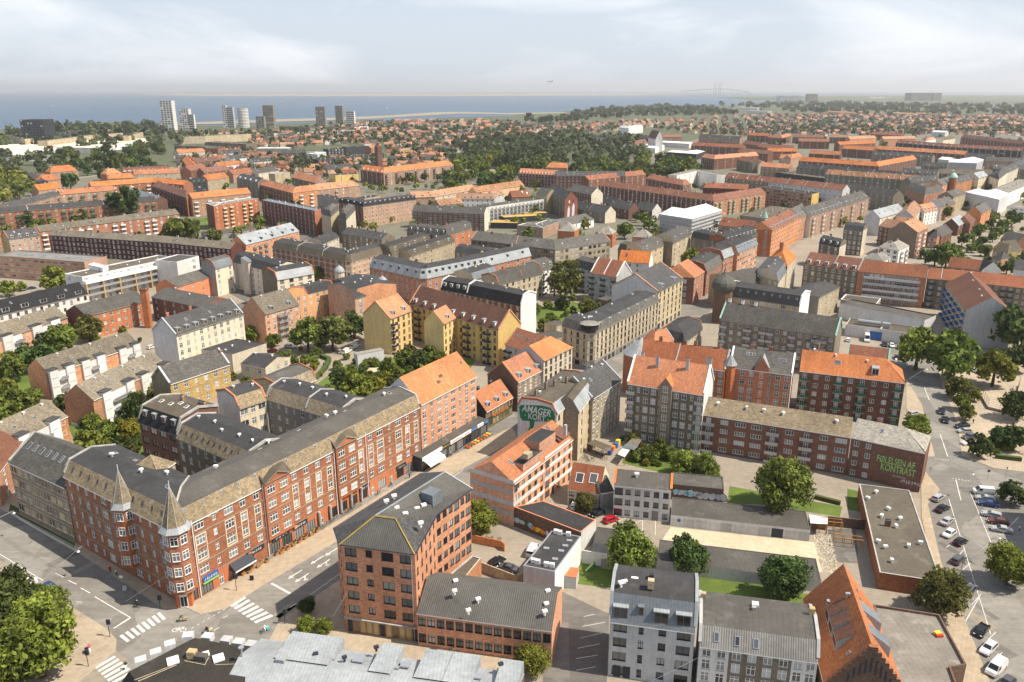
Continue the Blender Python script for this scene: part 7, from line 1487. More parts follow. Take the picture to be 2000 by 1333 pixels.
for t in [
 (70,1252,76,'big leafy street tree filling the bottom left corner',c),(5,1185,62,'dark tree behind the big one in the bottom left corner',b),(92,1178,36,'small dark tree beside the blue car at the left',a),(-5,1325,34,'tree crown cut by the bottom left corner',c),(20,1290,50,'tree in shade under the big bottom left tree',b),
 (600,1183,16,'small dark street tree shaded by the six storey block',b),(597,1223,17,'left one of two small sunlit trees on the square by the silver roof',c),(632,1224,18,'right one of two small sunlit trees on the square by the silver roof',c),
 (938,1014,32,'yellow green tree at the end wall of the six storey block',c),(1041,1288,31,'slender pale tree at the corner of the low brick annexe',c),(1143,981,20,'olive green small tree by the red tiled house',o),
 (1230,1076,50,'large green tree over the small lawn behind the grey rendered block',a),(1345,1086,37,'dense dark tree right of the large lawn tree',b),(1532,1131,46,'dense dark tree between garages and white terrace',b),(1533,943,56,'large round lime tree in front of the red brick balcony block',a),
 (1339,905,28,'bright green garden tree below the orange roofed block',c),(1373,912,28,'darker garden tree beside the bright one',a),(1392,920,14,'small garden tree at the graffiti shed',a),
 (1840,1160,44,'olive street tree at the corner of the flat kindergarten roof',o),(1972,1105,38,'yellow green tree cut by the right edge over the parking street',c),(1978,962,26,'dark bush like tree by the right edge brick house',b),
 (1792,832,26,'bright green street tree at the lettered gable',c),(1873,757,22,'autumn tinted small tree on the paved square',o),(1879,783,18,'small green tree in the middle of the paved square',a),(1888,806,15,'small young tree nearest the parked cars on the paved square',a),(1915,872,21,'young dark street tree with round planting bed',b),(1951,850,17,'slim dark tree in the hedge of the paved square',b),(1984,855,26,'broad dark tree at the hedge, right edge',b),(1905,772,12,'thin cypress like tree at the sports cage',c),(1992,790,30,'dark tree behind the sports cage fence',b),
 (1795,678,42,'left one of two large plane trees by the supermarket car park',c),(1862,692,50,'right larger plane tree by the supermarket car park',a),(1945,716,38,'round street tree right of the white gable',c),(1992,640,48,'dark tall tree cut by the right edge beside the white gable',b),(1988,700,26,'dark tree row piece at the right edge',b),
 (1105,548,33,'tall solitary tree in the green courtyard of the centre',o),(1350,503,20,'round tree behind the red tiled corner villa',c),(1070,594,9,'clipped round bush on the courtyard lawn',c),(1148,600,16,'bright spreading bush in the courtyard lawn',c),(1172,606,14,'dark bush right of the bright one in the courtyard',a),(1098,592,14,'dark hedge bush under the tall courtyard tree',b),(1062,635,12,'climbing green bush at the white gable foot',c),(1075,620,11,'low bush by the flat outbuilding of the courtyard',a),
 (600,652,33,'large dark garden tree left, before the orange block',a),(648,648,36,'broad olive garden tree before the orange block',o),(690,636,24,'dark tree at the yellow gable',b),(490,652,17,'narrow tree between cream house and orange balcony house',c),(535,665,14,'low green bush at the orange balcony house foot',a),
 (172,640,26,'birch like olive tree at the red brick workshop',o),(115,662,32,'dense green tree left of the workshop',a),(65,695,30,'dark tree between the orange terraces, left',b),(22,716,26,'lighter tree at the left edge between terraces',a),(90,672,22,'small dark tree behind the first terrace',b),
 (20,795,44,'large garden tree at the left edge below the terrace',a),(-5,760,26,'pale green bush tree at the left edge',c),(127,790,22,'dark tree at the blind terrace gable',b),(62,775,18,'green shrub tree on the terrace lawn',a),
 (205,842,24,'dark green garden shrub tree behind the brown stone building',a),(248,838,22,'yellow green maple in the terrace garden',y),(172,866,26,'pale green shrub mass in the terrace garden',c),(268,795,26,'dark tree before the dark mansard building',b),(287,771,15,'bright green bush by the yellow brick house',c),(225,880,20,'shrub at the dark mansard building foot',b),(180,825,16,'light green shrub near the garden fence',c),(260,868,18,'shaded shrub below the dark mansard building',b),
 (697,762,31,'bright yellow green willow in the playground garden',c),(664,735,20,'dark conifer like tree at the playground',b),(737,752,17,'golden shrub tree at the playground hedge',y),(752,735,12,'small yellow shrub next to the golden one',y),(790,700,17,'green tree at the yellow block foot',a),(818,702,18,'dark green tree at the yellow block foot, middle',b),(838,690,14,'bushy tree at the yellow block foot, right',a),(757,716,16,'tree beside the basketball hoop',a),(720,735,12,'low shrub on the playground lawn',c),(800,688,16,'brownish bare tree in front of the yellow stair tower',o),(640,765,16,'shrub tree at the small mansard house',a),(860,700,12,'low hedge tree behind the orange roof',c),(778,728,10,'yellow hedge bush beside the orange roof gable',c),
 (545,700,12,'low round hedge bush by the garden path',c),(575,705,10,'second round hedge bush by the garden path',a),(480,745,10,'garden shrub by the small cream house',a),(455,735,9,'tiny shrub before the yellow brick house',c),(400,770,10,'shrub beside the white gable courtyard wing',a),
 (245,400,28,'large dark round tree before the long red block',b),(162,432,20,'dark tree left of the large one before the red block',b),(54,432,16,'dark shrub tree left of the red block lawn',b),(80,438,12,'small lighter tree beside it at the red block',a),(352,452,30,'wide olive tree before the long brown block',a),(108,548,24,'light green round bush tree before the brick office',c),(16,564,14,'small light tree at the left edge car park',c),(42,560,9,'tiny shrub on the left edge car park',c),
 (335,528,20,'willow before the white modern block',o),(368,530,17,'second willow at the white cubic end',o),(508,435,11,'small green tree left of the dark slab',a),(625,535,14,'small street tree before the brown corner block',a),(756,424,9,'small tree at the pink mansard block',b),(136,353,16,'dark tree beside the orange hipped school',b),(418,463,14,'green shrub by the square pavilion',a),(552,448 - 5,10,'shrub between dark slab and silver roof',a),(1258,425,10,'poplar left of the white tent',a),(1268,435,12,'green tree at the white tent foot',a),(1220,452,14,'green tree left of the right pyramid roof',a),(1140,436,11,'bright small tree by the barrel roofed hall',c),(1032,460,13,'bushy tree in the sand brick courtyard',a),(594,393,6,'small bright tree under the orange corner block',c),(612,394,7,'second small tree under the orange corner block',a)]:
 T(t[0],t[1],t[2],t[3],t[4],'c' if 'conifer' in t[3] or 'poplar' in t[3] or 'slim' in t[3] else 'r',low='bush' in t[3] or 'shrub' in t[3],name='bush' if ('bush' in t[3] and 'tree' not in t[3]) else 'tree',cat='bush' if ('bush' in t[3] and 'tree' not in t[3]) else 'tree')
for i,(x,y_,r_) in enumerate([(1862,487,9),(1880,468,11),(1895,462,9),(1905,455,10),(1915,447,11),(1935,438,9),(1947,453,11),(1920,470,9),(1899,483,10),(1910,480,9),(1960,440,13),(1978,428,14),(1850,500,22),(1828,500,18),(1925,488,12),(1968,520,15),(1880,510,14),(1745 + 60,425 + 70,10),(1845,415,13),(1793,427,11),(1975,508,12),(1992,505,10),(1940,462,10),(1872,498,8)]):
 T(x,y_,r_,['clipped round avenue tree in the right middle distance','dense garden tree beside the avenue in the right middle distance'][r_ > 12],b if i % 2 else a,group='trees along the avenue')
def inpoly(x,y_,P):
 r_ = False; j = len(P) - 1
 for i in range(len(P)):
  if (P[i][1] > y_) != (P[j][1] > y_) and x < (P[j][0] - P[i][0]) * (y_ - P[i][1]) / (P[j][1] - P[i][1]) + P[i][0]: r_ = not r_
  j = i
 return r_
def fill_trees(P,n,rr_,label,group,mats,seed,dmin=.9,far=False):
 rr = random.Random(seed); W_ = [G(x,y_,8) for x,y_ in P]; WP = [(p.x,p.y) for p in W_]; x0,x1 = min(p[0] for p in WP),max(p[0] for p in WP); y0,y1 = min(p[1] for p in WP),max(p[1] for p in WP)
 pts = []; tries = 0
 while len(pts) < n and tries < n * 60:
  tries += 1; x,y_ = rr.uniform(x0,x1),rr.uniform(y0,y1)
  if not inpoly(x,y_,WP): continue
  r_ = rr.uniform(*rr_)
  if any((x - q[0]) ** 2 + (y_ - q[1]) ** 2 < ((r_ + q[2]) * dmin) ** 2 for q in pts[-400:]): continue
  pts.append((x,y_,r_))
 pts.sort(key=lambda q: q[1]); out = []
 for q in pts:
  if NT[0] < 296:
   m_ = rr.choice(mats); f_ = (q[0] - x0) / (x1 - x0); w_ = ['left end','left half','middle','right half','right end'][min(4,int(f_ * 5))]; dp_ = 'front row' if q[1] < y0 + (y1 - y0) * .4 else 'back rows'
   lb = '%s %s tree at the %s of %s, %s' % ('large' if q[2] > sum(rr_) / 2 else 'smaller',{'leaf_a': 'green','leaf_b': 'dark green','leaf_c': 'pale green'}[m_],w_,label,dp_)
   tree_at(q[0],q[1],q[2],lb,m_,group=lb)
  else: out.append(q + (rr.choice(mats),))
 return out
FAR = []
FAR += fill_trees([(1010,338),(1000,372),(960,362),(900,352),(885,372),(860,345),(885,318),(960,300),(1010,318),(1230,318),(1262,300),(1300,305),(1362,318),(1362,348),(1300,350),(1225,352),(1180,345),(1080,335)],120,(6,10),'the central wood','front trees of the central wood',[a,b,b,c],5,.62)
FAR += fill_trees([(112,322),(118,292),(170,281),(250,278),(318,280),(322,300),(300,322),(215,328),(190,350),(160,345)],60,(6,9),'the upper left wood','trees of the upper left wood',[b,b,a],6,.62)
FAR += fill_trees([(-20,370),(-20,300),(100,300),(110,320),(70,345),(60,400),(-20,395)],34,(6,10),'the far left park','trees at the far left edge',[a,c,b],7,.7)
FAR += fill_trees([(880,320),(880,290),(960,268),(1130,262),(1255,272),(1262,300),(1230,318),(1010,318)],300,(6,10),'park tree in the wood','w',[b,a,b,c],8,.55)
FAR += fill_trees([(1000,240),(1100,226),(1170,213),(1290,206),(1400,210),(1440,222),(1240,224),(1150,232),(1050,240)],240,(9,18),'w','w',[b],9,.7)
FAR += fill_trees([(1380,262),(1500,225),(2020,228),(2020,340),(1700,300),(1400,300)],150,(4,7),'w','w',[b,a],29,1.2)
FAR += fill_trees([(1400,205),(1560,200),(2020,205),(2020,225),(1700,222),(1500,216)],330,(9,20),'w','w',[b],19,1.2)
FAR += fill_trees([(-10,262),(100,247),(330,242),(345,262),(200,268)],110,(7,12),'w','w',[b,a],24,.9)
FAR += fill_trees([(0,270),(60,262),(340,262),(430,262),(330,280),(0,285)],90,(6,11),'w','w',[b,a],20,1.0)
FAR += fill_trees([(740,342),(890,338),(885,345),(800,350)],12,(4,6),'w','w',[a],21,1.0)
for P_,n_ in (([(-20,480),(-20,400),(300,370),(480,340),(700,335),(1000,345),(1150,375),(1400,360),(1700,350),(2020,340),(2020,420),(1840,500),(1600,440),(1300,480),(800,450),(400,500)],420),):
 rr = random.Random(33); WP = [(G(x,y_,0).x,G(x,y_,0).y) for x,y_ in P_]
 while n_:
  x,y_ = rr.uniform(-500,600),rr.uniform(330,1000)
  if inpoly(x,y_,WP): FAR.append((x,y_,rr.uniform(2.4,4.2),rr.choice([a,b,c,a]))); n_ -= 1
BS = 0
for P_,n_,lb in (([(610,745),(660,705),(770,695),(900,705),(860,780),(700,795),(640,785)],46,'playground garden'),([(135,830),(270,775),(330,800),(320,900),(160,885)],34,'terrace garden'),([(-10,715),(60,700),(140,700),(130,760),(-10,830)],20,'left lawns'),([(1045,600),(1120,585),(1200,600),(1150,650),(1050,655)],16,'centre courtyard'),([(1225,868),(1290,872),(1410,930),(1400,945),(1300,925),(1230,900)],26,'backyard garden'),([(1840,520),(1900,480),(2000,440),(2000,560),(1900,545)],40,'villa gardens'),([(1925,860),(1998,840),(1998,890),(1940,895)],14,'paved square hedge'),([(560,690),(620,670),(720,665),(700,700),(600,730)],14,'garden path'),([(1960,560),(2000,590),(2000,740),(1965,745)],16,'right edge'),([(480,700),(560,690),(600,740),(480,745)],12,'small cream house'),([(150,700),(175,640),(300,660),(230,700)],8,'workshop yard')):
 rr = random.Random(n_); WP = [(G(x,y_,0).x,G(x,y_,0).y) for x,y_ in P_]; k = 0
 while k < n_:
  x,y_ = rr.uniform(min(p_[0] for p_ in WP),max(p_[0] for p_ in WP)),rr.uniform(min(p_[1] for p_ in WP),max(p_[1] for p_ in WP))
  if not inpoly(x,y_,WP): continue
  r_ = rr.uniform(.7,2.3); m_ = rr.choice([a,b,c,a,o,'leaf_y' if r_ < 1.5 else c]); t_ = '%s %s garden bush at the %s' % ('small' if r_ < 1.5 else 'large',{'leaf_a': 'green','leaf_b': 'dark green','leaf_c': 'light green','leaf_o': 'olive','leaf_y': 'yellow green'}[m_],lb); k += 1; NT[0] -= 1
  tree_at(x,y_,r_,t_,m_,'r',1,'bush',t_,'bush',True)
HOUSE = {}
def house_faces(mb,x,y_,w,d,h,rh,ang,wm,rm,hip):
 c,s = math.cos(ang),math.sin(ang)
 def P(u,v,z): return (x + c * u - s * v,y_ + s * u + c * v,z)
 q = [(-w / 2,-d / 2),(w / 2,-d / 2),(w / 2,d / 2),(-w / 2,d / 2)]
 for k in range(4):
  a_,b_ = q[k],q[(k + 1) % 4]; mb.face([P(*a_,0),P(*b_,0),P(*b_,h),P(*a_,h)],wm)
 i = d * .45 if hip else 0; o_ = .4
 r0,r1 = P(-w / 2 + i - (0 if hip else o_),0,h + rh),P(w / 2 - i + (0 if hip else o_),0,h + rh)
 e = [P(-w / 2 - o_,-d / 2 - o_,h - .2),P(w / 2 + o_,-d / 2 - o_,h - .2),P(w / 2 + o_,d / 2 + o_,h - .2),P(-w / 2 - o_,d / 2 + o_,h - .2)]
 mb.face([e[0],e[1],r1,r0],rm); mb.face([e[2],e[3],r0,r1],rm)
 if hip: mb.face([e[1],e[2],r1],rm); mb.face([e[3],e[0],r0],rm)
 else: mb.face([P(w / 2,-d / 2,h),P(w / 2,d / 2,h),P(w / 2,0,h + rh)],wm); mb.face([P(-w / 2,d / 2,h),P(-w / 2,-d / 2,h),P(-w / 2,0,h + rh)],wm)
SUB = [[(340,258),(560,254),(700,238),(850,234),(1000,236),(1050,243),(1240,236),(1440,226),(1500,222),(2050,226),(2050,262),(1840,258),(1500,262),(1400,262),(1250,246),(1130,262),(960,268),(890,292),(880,325),(700,322),(690,345),(560,335),(520,345),(440,330),(350,330),(345,285)],
       ]
excl = [[(600,280),(750,280),(770,306),(600,306)],[(345,262),(490,262),(480,290),(345,290)],[(495,282),(600,282),(600,296),(495,296)]]
hr = random.Random(11); HS = []
y_ = 620.0
WS = [[(G(x,yy,6).x,G(x,yy,6).y) for x,yy in P] for P in SUB]; WE = [[(G(x,yy,6).x,G(x,yy,6).y) for x,yy in P] for P in excl]
while y_ < 4300:
 st = 17 if y_ < 1500 else 23 if y_ < 2200 else 36
 xx = -y_ * .7
 while xx < y_ * .7:
  px_,py_ = xx + hr.uniform(-4,4),y_ + hr.uniform(-4,4)
  if inpoly(px_,py_,WS[0]) and not any(inpoly(px_,py_,E_) for E_ in WE): HS.append((px_,py_))
  xx += st
 y_ += st * 1.05
FARH = []; nh = 0; far_mb = MB(); tpts = []
rm_w = ['r_tan','r_orange','r_red','r_tan','r_red','r_slate','r_brown','r_sgrey','r_tan','r_slate']; wm_w = ['w_pink','w_cream','w_white','w_orange','w_brown','w_cream','w_sand']
WORD = {'r_tan': 'terracotta','r_orange': 'bright orange','r_red': 'brown red','r_slate': 'slate grey','r_sgrey': 'pale grey','r_brown': 'dark brown','r_black': 'black','w_pink': 'pink brick','w_cream': 'cream','w_white': 'white','w_orange': 'orange brick','w_brown': 'red brick','w_sand': 'yellow brick'}
for hx,hy in HS:
 if hr.random() < (.36 if hy < 1500 else .46 if hx < 300 else .54): tpts.append((hx,hy,hr.uniform(3.5,7),hr.choice([a,b,b,o]))); continue
 if hr.random() < .55: tpts.append((hx + hr.uniform(-8,8),hy + hr.uniform(4,9),hr.uniform(2.5,5),hr.choice([a,b,b])))
 rmx,wmx,hip,v_ = hr.choice(rm_w),hr.choice(wm_w),hr.random() < .3,hr.randrange(3); ang = hr.choice([0,math.pi / 2]) + rad(12) + hr.uniform(-.25,.25)
 sc = 1.0 if hy < 2200 else 1.3
 if nh < 285:
  k = (rmx,wmx,hip,v_)
  if k not in HOUSE: mb = MB(); house_faces(mb,0,0,10 + v_ * 1.5,8,4.5 + v_ * .8,4.2,0,wmx,rmx,hip); mb.box((2,-.6,6.5 + v_ * .8),(1,0),.8,.8,3.3,'w_red'); [mb.box((u,-4.05,1.4),(1,0),1.1,.04,1.3,'glass2') for u in (-3.4,-1,1.8)]; HOUSE[k] = mb.mesh('house')
  nh += 1; f_ = hx / hy; reg = 'left suburb' if f_ < -.3 else 'suburb left of the wood' if f_ < -.12 else 'behind the long orange block' if f_ < -.02 else 'beside the wood' if f_ < .2 else 'right suburb'
  link('house',HOUSE[k],None,(hx,hy,0),ang,label='small house with %s %s roof and %s walls, %s' % (WORD[rmx],'hipped' if hip else 'gabled',WORD[wmx],reg),category='house',group='suburb houses: %s %s roofs on %s walls, %s' % (WORD[rmx],'hipped' if hip else 'gabled',WORD[wmx],reg))
 else: house_faces(far_mb,hx,hy,hr.uniform(9,14) * sc,8 * sc,(4 + hr.random() * 2) * sc,4 * sc,ang,wmx,rmx,hip)
link('far_houses',far_mb.mesh('far_houses'),kind='stuff')
def far_trees(lst):
 rr = random.Random(4); v = []; f = []; tone = []; mi = []; mats_ = [a,b,c,o,'leaf_f']
 for x,y_,r_,m_ in lst:
  n = 44 if y_ < 1300 else 16 if y_ < 2600 else 9; q = r_ * (.32 if n == 44 else .5 if n == 16 else .7); tn = rr.uniform(.25,.7)
  for k in range(n):
   u = rr.uniform(-.5,1); th = rr.uniform(0,6.283); s = math.sqrt(1 - u * u); d = Vector((s * math.cos(th),s * math.sin(th),u)); zf = 1 if y_ < 2600 else .6; p = Vector((x,y_,r_ * 1.15 * zf)) + Vector((d.x,d.y,d.z * zf)) * r_ * rr.uniform(.55,.95)
   nn = (d + Vector((rr.gauss(0,.4),rr.gauss(0,.4),rr.gauss(0,.4)))).normalized(); aa_ = nn.orthogonal().normalized(); bb_ = nn.cross(aa_); i = len(v); s1,s2 = q * rr.uniform(.7,1.2),q * rr.uniform(.7,1.2)
   v += [tuple(p - aa_ * s1),tuple(p + bb_ * s2),tuple(p + aa_ * s1),tuple(p - bb_ * s2)]; f.append((i,i + 1,i + 2,i + 3)); tone.append(min(1,max(0,tn + rr.uniform(-.3,.3)))); mi.append(mats_.index(m_) if y_ < 900 else 4)
 me = bpy.data.meshes.new('far_trees'); me.from_pydata(v,[],f); [me.materials.append(MATS[m_]) for m_ in mats_]; me.polygons.foreach_set('material_index',mi)
 at = me.attributes.new('tone','FLOAT','FACE'); at.data.foreach_set('value',tone); link('far_trees',me,kind='stuff')
far_trees([q if len(q) == 4 else q for q in FAR] + tpts)
# ------------------------------------------------------------------ towers, coast, sea
def tower(label,x0,x1,ytop,ybase,m,fr='darkp',cols='m',dep=None,lodc=8,rm='r_felt',slope=0):
 p = G((x0 + x1) / 2,ybase,0); dp = depth_at(p); w = (x1 - x0) * dp / F; v = (ytop - 666.5) / F
 z = H - p.y * (SP + v * CP) / (CP - v * SP); fl = max(3,int(z / 5))
 dep = dep or w * .7
 B = prism('residential_tower',label,None,z,m,rm,None,world=[(p.x - w / 2,p.y),(p.x + w / 2,p.y),(p.x + w / 2,p.y + dep),(p.x - w / 2,p.y + dep)],cat='tower',lod=2,finish=False)
 a_,b_ = (p.x - w / 2,p.y),(p.x + w / 2,p.y); n = max(2,int(w / 6))
 mb = B.far
 for f in range(fl):
  zz = z * (f + .3) / fl; hh = z / fl * .55
  if cols == 'band': mb.face([(a_[0] + .5,a_[1] - .2,zz),(b_[0] - .5,a_[1] - .2,zz),(b_[0] - .5,a_[1] - .2,zz + hh),(a_[0] + .5,a_[1] - .2,zz + hh)],'glass2')
  else:
   for k in range(n):
    if R.random() < .12: continue
    xx = a_[0] + w * (k + .2) / n; mb.face([(xx,a_[1] - .2,zz),(xx + w / n * .6,a_[1] - .2,zz),(xx + w / n * .6,a_[1] - .2,zz + hh),(xx,a_[1] - .2,zz + hh)],'glass2' if R.random() < .8 else 'curtain')
 B.finish()
 return p,z,w
tower('tall white residential tower with punched window grid by the shore',319,342,197,262,'w_white'); tower('low white shoulder at the foot of the tall white tower',313,321,238,258,'w_white')
tower('white stepped tower right of the tall white tower',353,372,213,254,'w_white'); tower('lower curved part of the white stepped tower',371,381,224,254,'w_white',cols='band')
tower('white slab edge of the twin tower',437,445,206,250,'w_white',cols=''); tower('grey glass half of the twin tower',445,458,210,250,'w_lgrey',cols='band')
p = G(477,249,0); dp = depth_at(p); t = thing('residential_tower','round white tower with dark window bands by the shore','tower',(p.x,p.y,0)); mb = MB(); w = 10.5 * dp / F; z = 52
for k in range(13): mb.cyl((p.x,p.y,k * 4.0),w * (1 if k % 2 else .96),2.4,'w_white',14); mb.cyl((p.x,p.y,k * 4 + 2.4),w * .93,1.6,'glass2',14)
part('body',mb,t)
tower('beige and grey tower with glass corner by the shore',516,536,206,250,'w_gbrick',cols='m'); tower('dark low block left of the beige tower',501,517,228,252,'w_grey'); tower('dark brick tower by the shore',618,636,209,248,'w_grey',cols='m'); tower('slim grey tower right of the dark brick tower',656,670,207,242,'w_gbrick',cols='band'); tower('white stair patterned tower, rightmost by the shore',677,693,218,249,'w_white',cols='band')
tower('broad black tower with lit windows at the far left',46,90,234,281,'w_dark',cols='m',dep=40)
tower('dark grey slanted hotel block near the airport, left half',1779,1818,182,197,'w_grey',cols=''); tower('dark grey slanted hotel block near the airport, right half',1822,1838,182,197,'w_grey',cols='')
tower('pale slab block on the right horizon',1577,1596,184,200,'w_stone',cols=''); tower('long grey blue office block on the right horizon',1525,1565,188,199,'w_lgrey',cols=''); tower('thin white tower block in the right suburb',1939,1943,204,214,'w_white',cols=''); tower('second thin white tower block in the right suburb',1975,1979,204,216,'w_white',cols='')
for px_,he_,dp_,w_,r_,c_,lb in [((92,275,188,263),18,16,'w_sand','r_felt','w' * 14,'long cream apartment block with dark windows at the upper left'),((188,264,240,260),18,14,'w_sand','r_felt','w' * 8,'cream apartment block left of the brown roofed ones'),((16,268,48,272),18,14,'w_sand','r_felt','mmmm','cream block left of the broad black tower'),((251,266,279,258),18,14,'w_sand','r_feltb','mmmm','cream block with roof terraces left of the white tower'),((205,255,230,252),16,12,'w_stone','r_feltb','mmm','brown block on the shore left'),
   ((92,262,185,254),16,14,'w_dark','r_felt','w' * 10,'dark rows behind the cream apartment block'),((352,268,400,266),14,14,'w_sand','r_feltb','mmmmm','sand coloured block below the white stepped tower'),((400,266,490,262),14,14,'w_sand','r_feltb','m' * 8,'long sand block below the round white tower'),((340,285,400,287),12,26,'w_gbrick','r_feltb','','wide grey roofed industrial hall, upper left'),((400,278,480,282),14,24,'w_gbrick','r_feltb','m' * 8,'grey brown former factory with long roofs'),((400,290,425,292,440,286),14,14,'w_red','r_felt','mmmm','red brick block beside the grey factory'),
   ((520,262,720,253),8,8,'w_lgrey','r_ltgrey','','elevated pale metro station and viaduct'),((600,300,620,302,637,297),14,14,'w_mint','r_white','rr','mint green office cube'),((500,290,562,290),14,22,'w_grey','r_white','mmmm','white arched roofed building left of the mint cube'),((565,292,598,296),12,18,'w_grey','r_feltg','','grey roofed hall left of the mint cube'),((640,292,672,290),14,12,'w_dark','r_felt','wwwww','dark green balcony block right of the mint cube'),((620,312,750,300),12,12,'w_dark','r_felt','w' * 14,'long dark green balcony block in front'),((675,288,740,285),12,14,'w_dark','r_felt','','long black roofed hall behind the dark green block'),
   ((775,282,822,275),8,10,'w_sand','r_sgrey','mmmmm','first of the pale school pavilions'),((780,292,822,285),8,10,'w_sand','r_sgrey','mmmmm','second of the pale school pavilions'),((725,290,745,288),16,12,'w_red','r_tan','mm','red church nave with tower in the suburb'),((545,262,565,262),10,20,'w_gbrick','r_felt','m','dark office left of the metro viaduct'),((545,247,605,250),14,16,'w_gbrick','r_felt','m' * 8,'dark apartment rows between the shore towers'),((640,248,655,248),12,14,'w_gbrick','r_felt','mm','dark block left of the slim grey tower'),((694,250,720,247),8,14,'w_white','r_white','mm','low white building at the foot of the rightmost tower'),
   ((1617,219,1665,221),10,20,'w_pink','r_tan','','first pinkish barrack row on the right'),((1670,219,1722,221),10,20,'w_pink','r_tan','','second pinkish barrack row on the right'),((1732,221,1780,223),10,20,'w_pink','r_tan','','third pinkish barrack row on the right'),((1786,222,1806,223),10,20,'w_pink','r_tan','','fourth pinkish barrack row on the right'),((1650,200,1700,202),12,60,'w_white','r_white','','white airport hangar roofs on the right'),((1700,190,1730,190),14,60,'w_white','r_white','','pink white airport hall near the horizon'),((1760,206,1850,208),9,30,'w_brown','r_tan','','long faded red barracks before the hotel block'),((1860,203,1960,206),9,30,'w_brown','r_tan','','long faded red barracks right of the hotel block'),((1440,209,1480,211),12,30,'w_white','r_white','','white new buildings by the coast, right'),((1460,216,1500,218),12,20,'w_white','r_white','','second group of white new buildings by the coast')]:
 W('apartment_building' if he_ > 9 else 'hall',lb,px_,he_,dp_,'flat' if r_ not in ('r_tan',) else 'gable',4,w_,r_,4 if c_ else 1,c_,lod=2)
for i,q in enumerate([[-20,283,60,281,112,287,98,303,-20,303],[56,281,150,276,225,283,180,289,112,288],[110,276,305,270,300,276,225,283,160,278]]):
 prism('exhibition_hall',['nearest of the large cream white roofed halls at the far left','middle large cream white roofed hall at the far left','farthest of the cream white roofed halls by the black tower'][i],q,9,'w_white','r_cream' if mat('r_cream',(0.66,0.60,0.50),'zinc',0.8) else '','',cat='hall',lod=2)
W('church_tower','slim red brick church tower rising from the suburb roofs',(731,286,737,287),30,6,'hip',4,'w_brown','r_red',3,'',hl=2,hr=2,lod=2,cat='church')
patch('beach',[300,244,400,238.5,560,233,650,230.5,760,226,850,219.5,900,219,1000,221.5,1100,219.5,1110,221.5,1000,224,900,222.6,800,228,700,234,560,238,420,243],0.3,'saltm' if mat('saltm',(0.27,0.24,0.18),'sand') else '')
patch('lagoon',[700,234.4,800,228.4,900,223,1000,224.6,1010,227.2,900,230,770,236],0.25,'water')
patch('island',[250,183.6,380,183.2,700,183.4,1100,183.2,1400,184.4,1200,187.4,900,188.4,650,188.6,380,188.2],0.6,'saltm' if mat('saltm',(0.30,0.27,0.20),'sand') else '')
patch('headland',[1400,191,1450,189,1600,187.8,2080,186.5,2080,189.5,1600,193,1470,196],0.7,'grassd')
def A(px,py,Y):
 u = (px - 1000) / F; v = (py - 666.5) / F; t = Y / (CP - v * SP); return Vector((u * t,Y,H - t * (SP + v * CP)))
t = thing('cable_stayed_bridge','very distant cable stayed sea bridge with four pylons on the horizon','bridge',A(1402,178,16000).xy.to_3d())
mb = MB(); pts = [A(x,y_,16000) for x,y_ in ((1330,178.5),(1360,176.8),(1385,174.6),(1402,173.8),(1420,174.4),(1440,176.6),(1455,179),(1464,181))]
for p,q in zip(pts,pts[1:]): mb.face([(p.x,p.y,p.z - 6),(q.x,q.y,q.z - 6),(q.x,q.y,q.z + 4),(p.x,p.y,p.z + 4)],'w_grey'); mb.face([(p.x,p.y,p.z + 4),(q.x,q.y,q.z + 4),(q.x,q.y + 25,q.z + 4),(p.x,p.y + 25,p.z + 4)],'w_grey')
part('deck',mb,t)
for x in (1395.5,1399,1405.5,1409): p = A(x,161,16000); mb = MB(); mb.box((p.x - 4,p.y,-.5),(1,0),8,8,p.z,'w_grey'); part('pylon',mb,t)
mb = MB()
for i in range(22): q = pts[0].lerp(pts[-1],i / 21); zz = 30; k = min(range(len(pts)),key=lambda j: abs(pts[j].x - q.x)); mb.box((q.x - 2,q.y,-.5),(1,0),4,6,pts[k].z,'w_grey')
part('piers',mb,t,kind='stuff')
t = thing('airliner','distant airliner low over the sea in a hazy sky','airplane',A(1074,160,5200)); t.rotation_euler = (0,rad(4),rad(168))
mb = MB(); [mb.tube(p_,q_,r_,'w_grey',8) for p_,q_,r_ in (((-17,0,0),(15,0,0),2.0),((15,0,0),(18.5,0,-.4),1.2))]; link('fuselage',mb.mesh('fuselage'),t)
for s in (-1,1): mb = MB(); mb.face([(4,s * 1.5,-1),(-3,s * 1.5,-1),(-8,s * 17,.6),(-5.5,s * 17,.6)],'w_grey'); mb.face([(4,s * 1.5,-.6),(-5.5,s * 17,.8),(-8,s * 17,.8),(-3,s * 1.5,-.6)],'w_grey'); link('wing',mb.mesh('wing'),t)
mb = MB(); mb.face([(-11,0,1.5),(-16,0,1.5),(-18.5,0,7.5),(-16,0,7.5)],'w_grey'); link('tail_fin',mb.mesh('tail_fin'),t)
SB = None
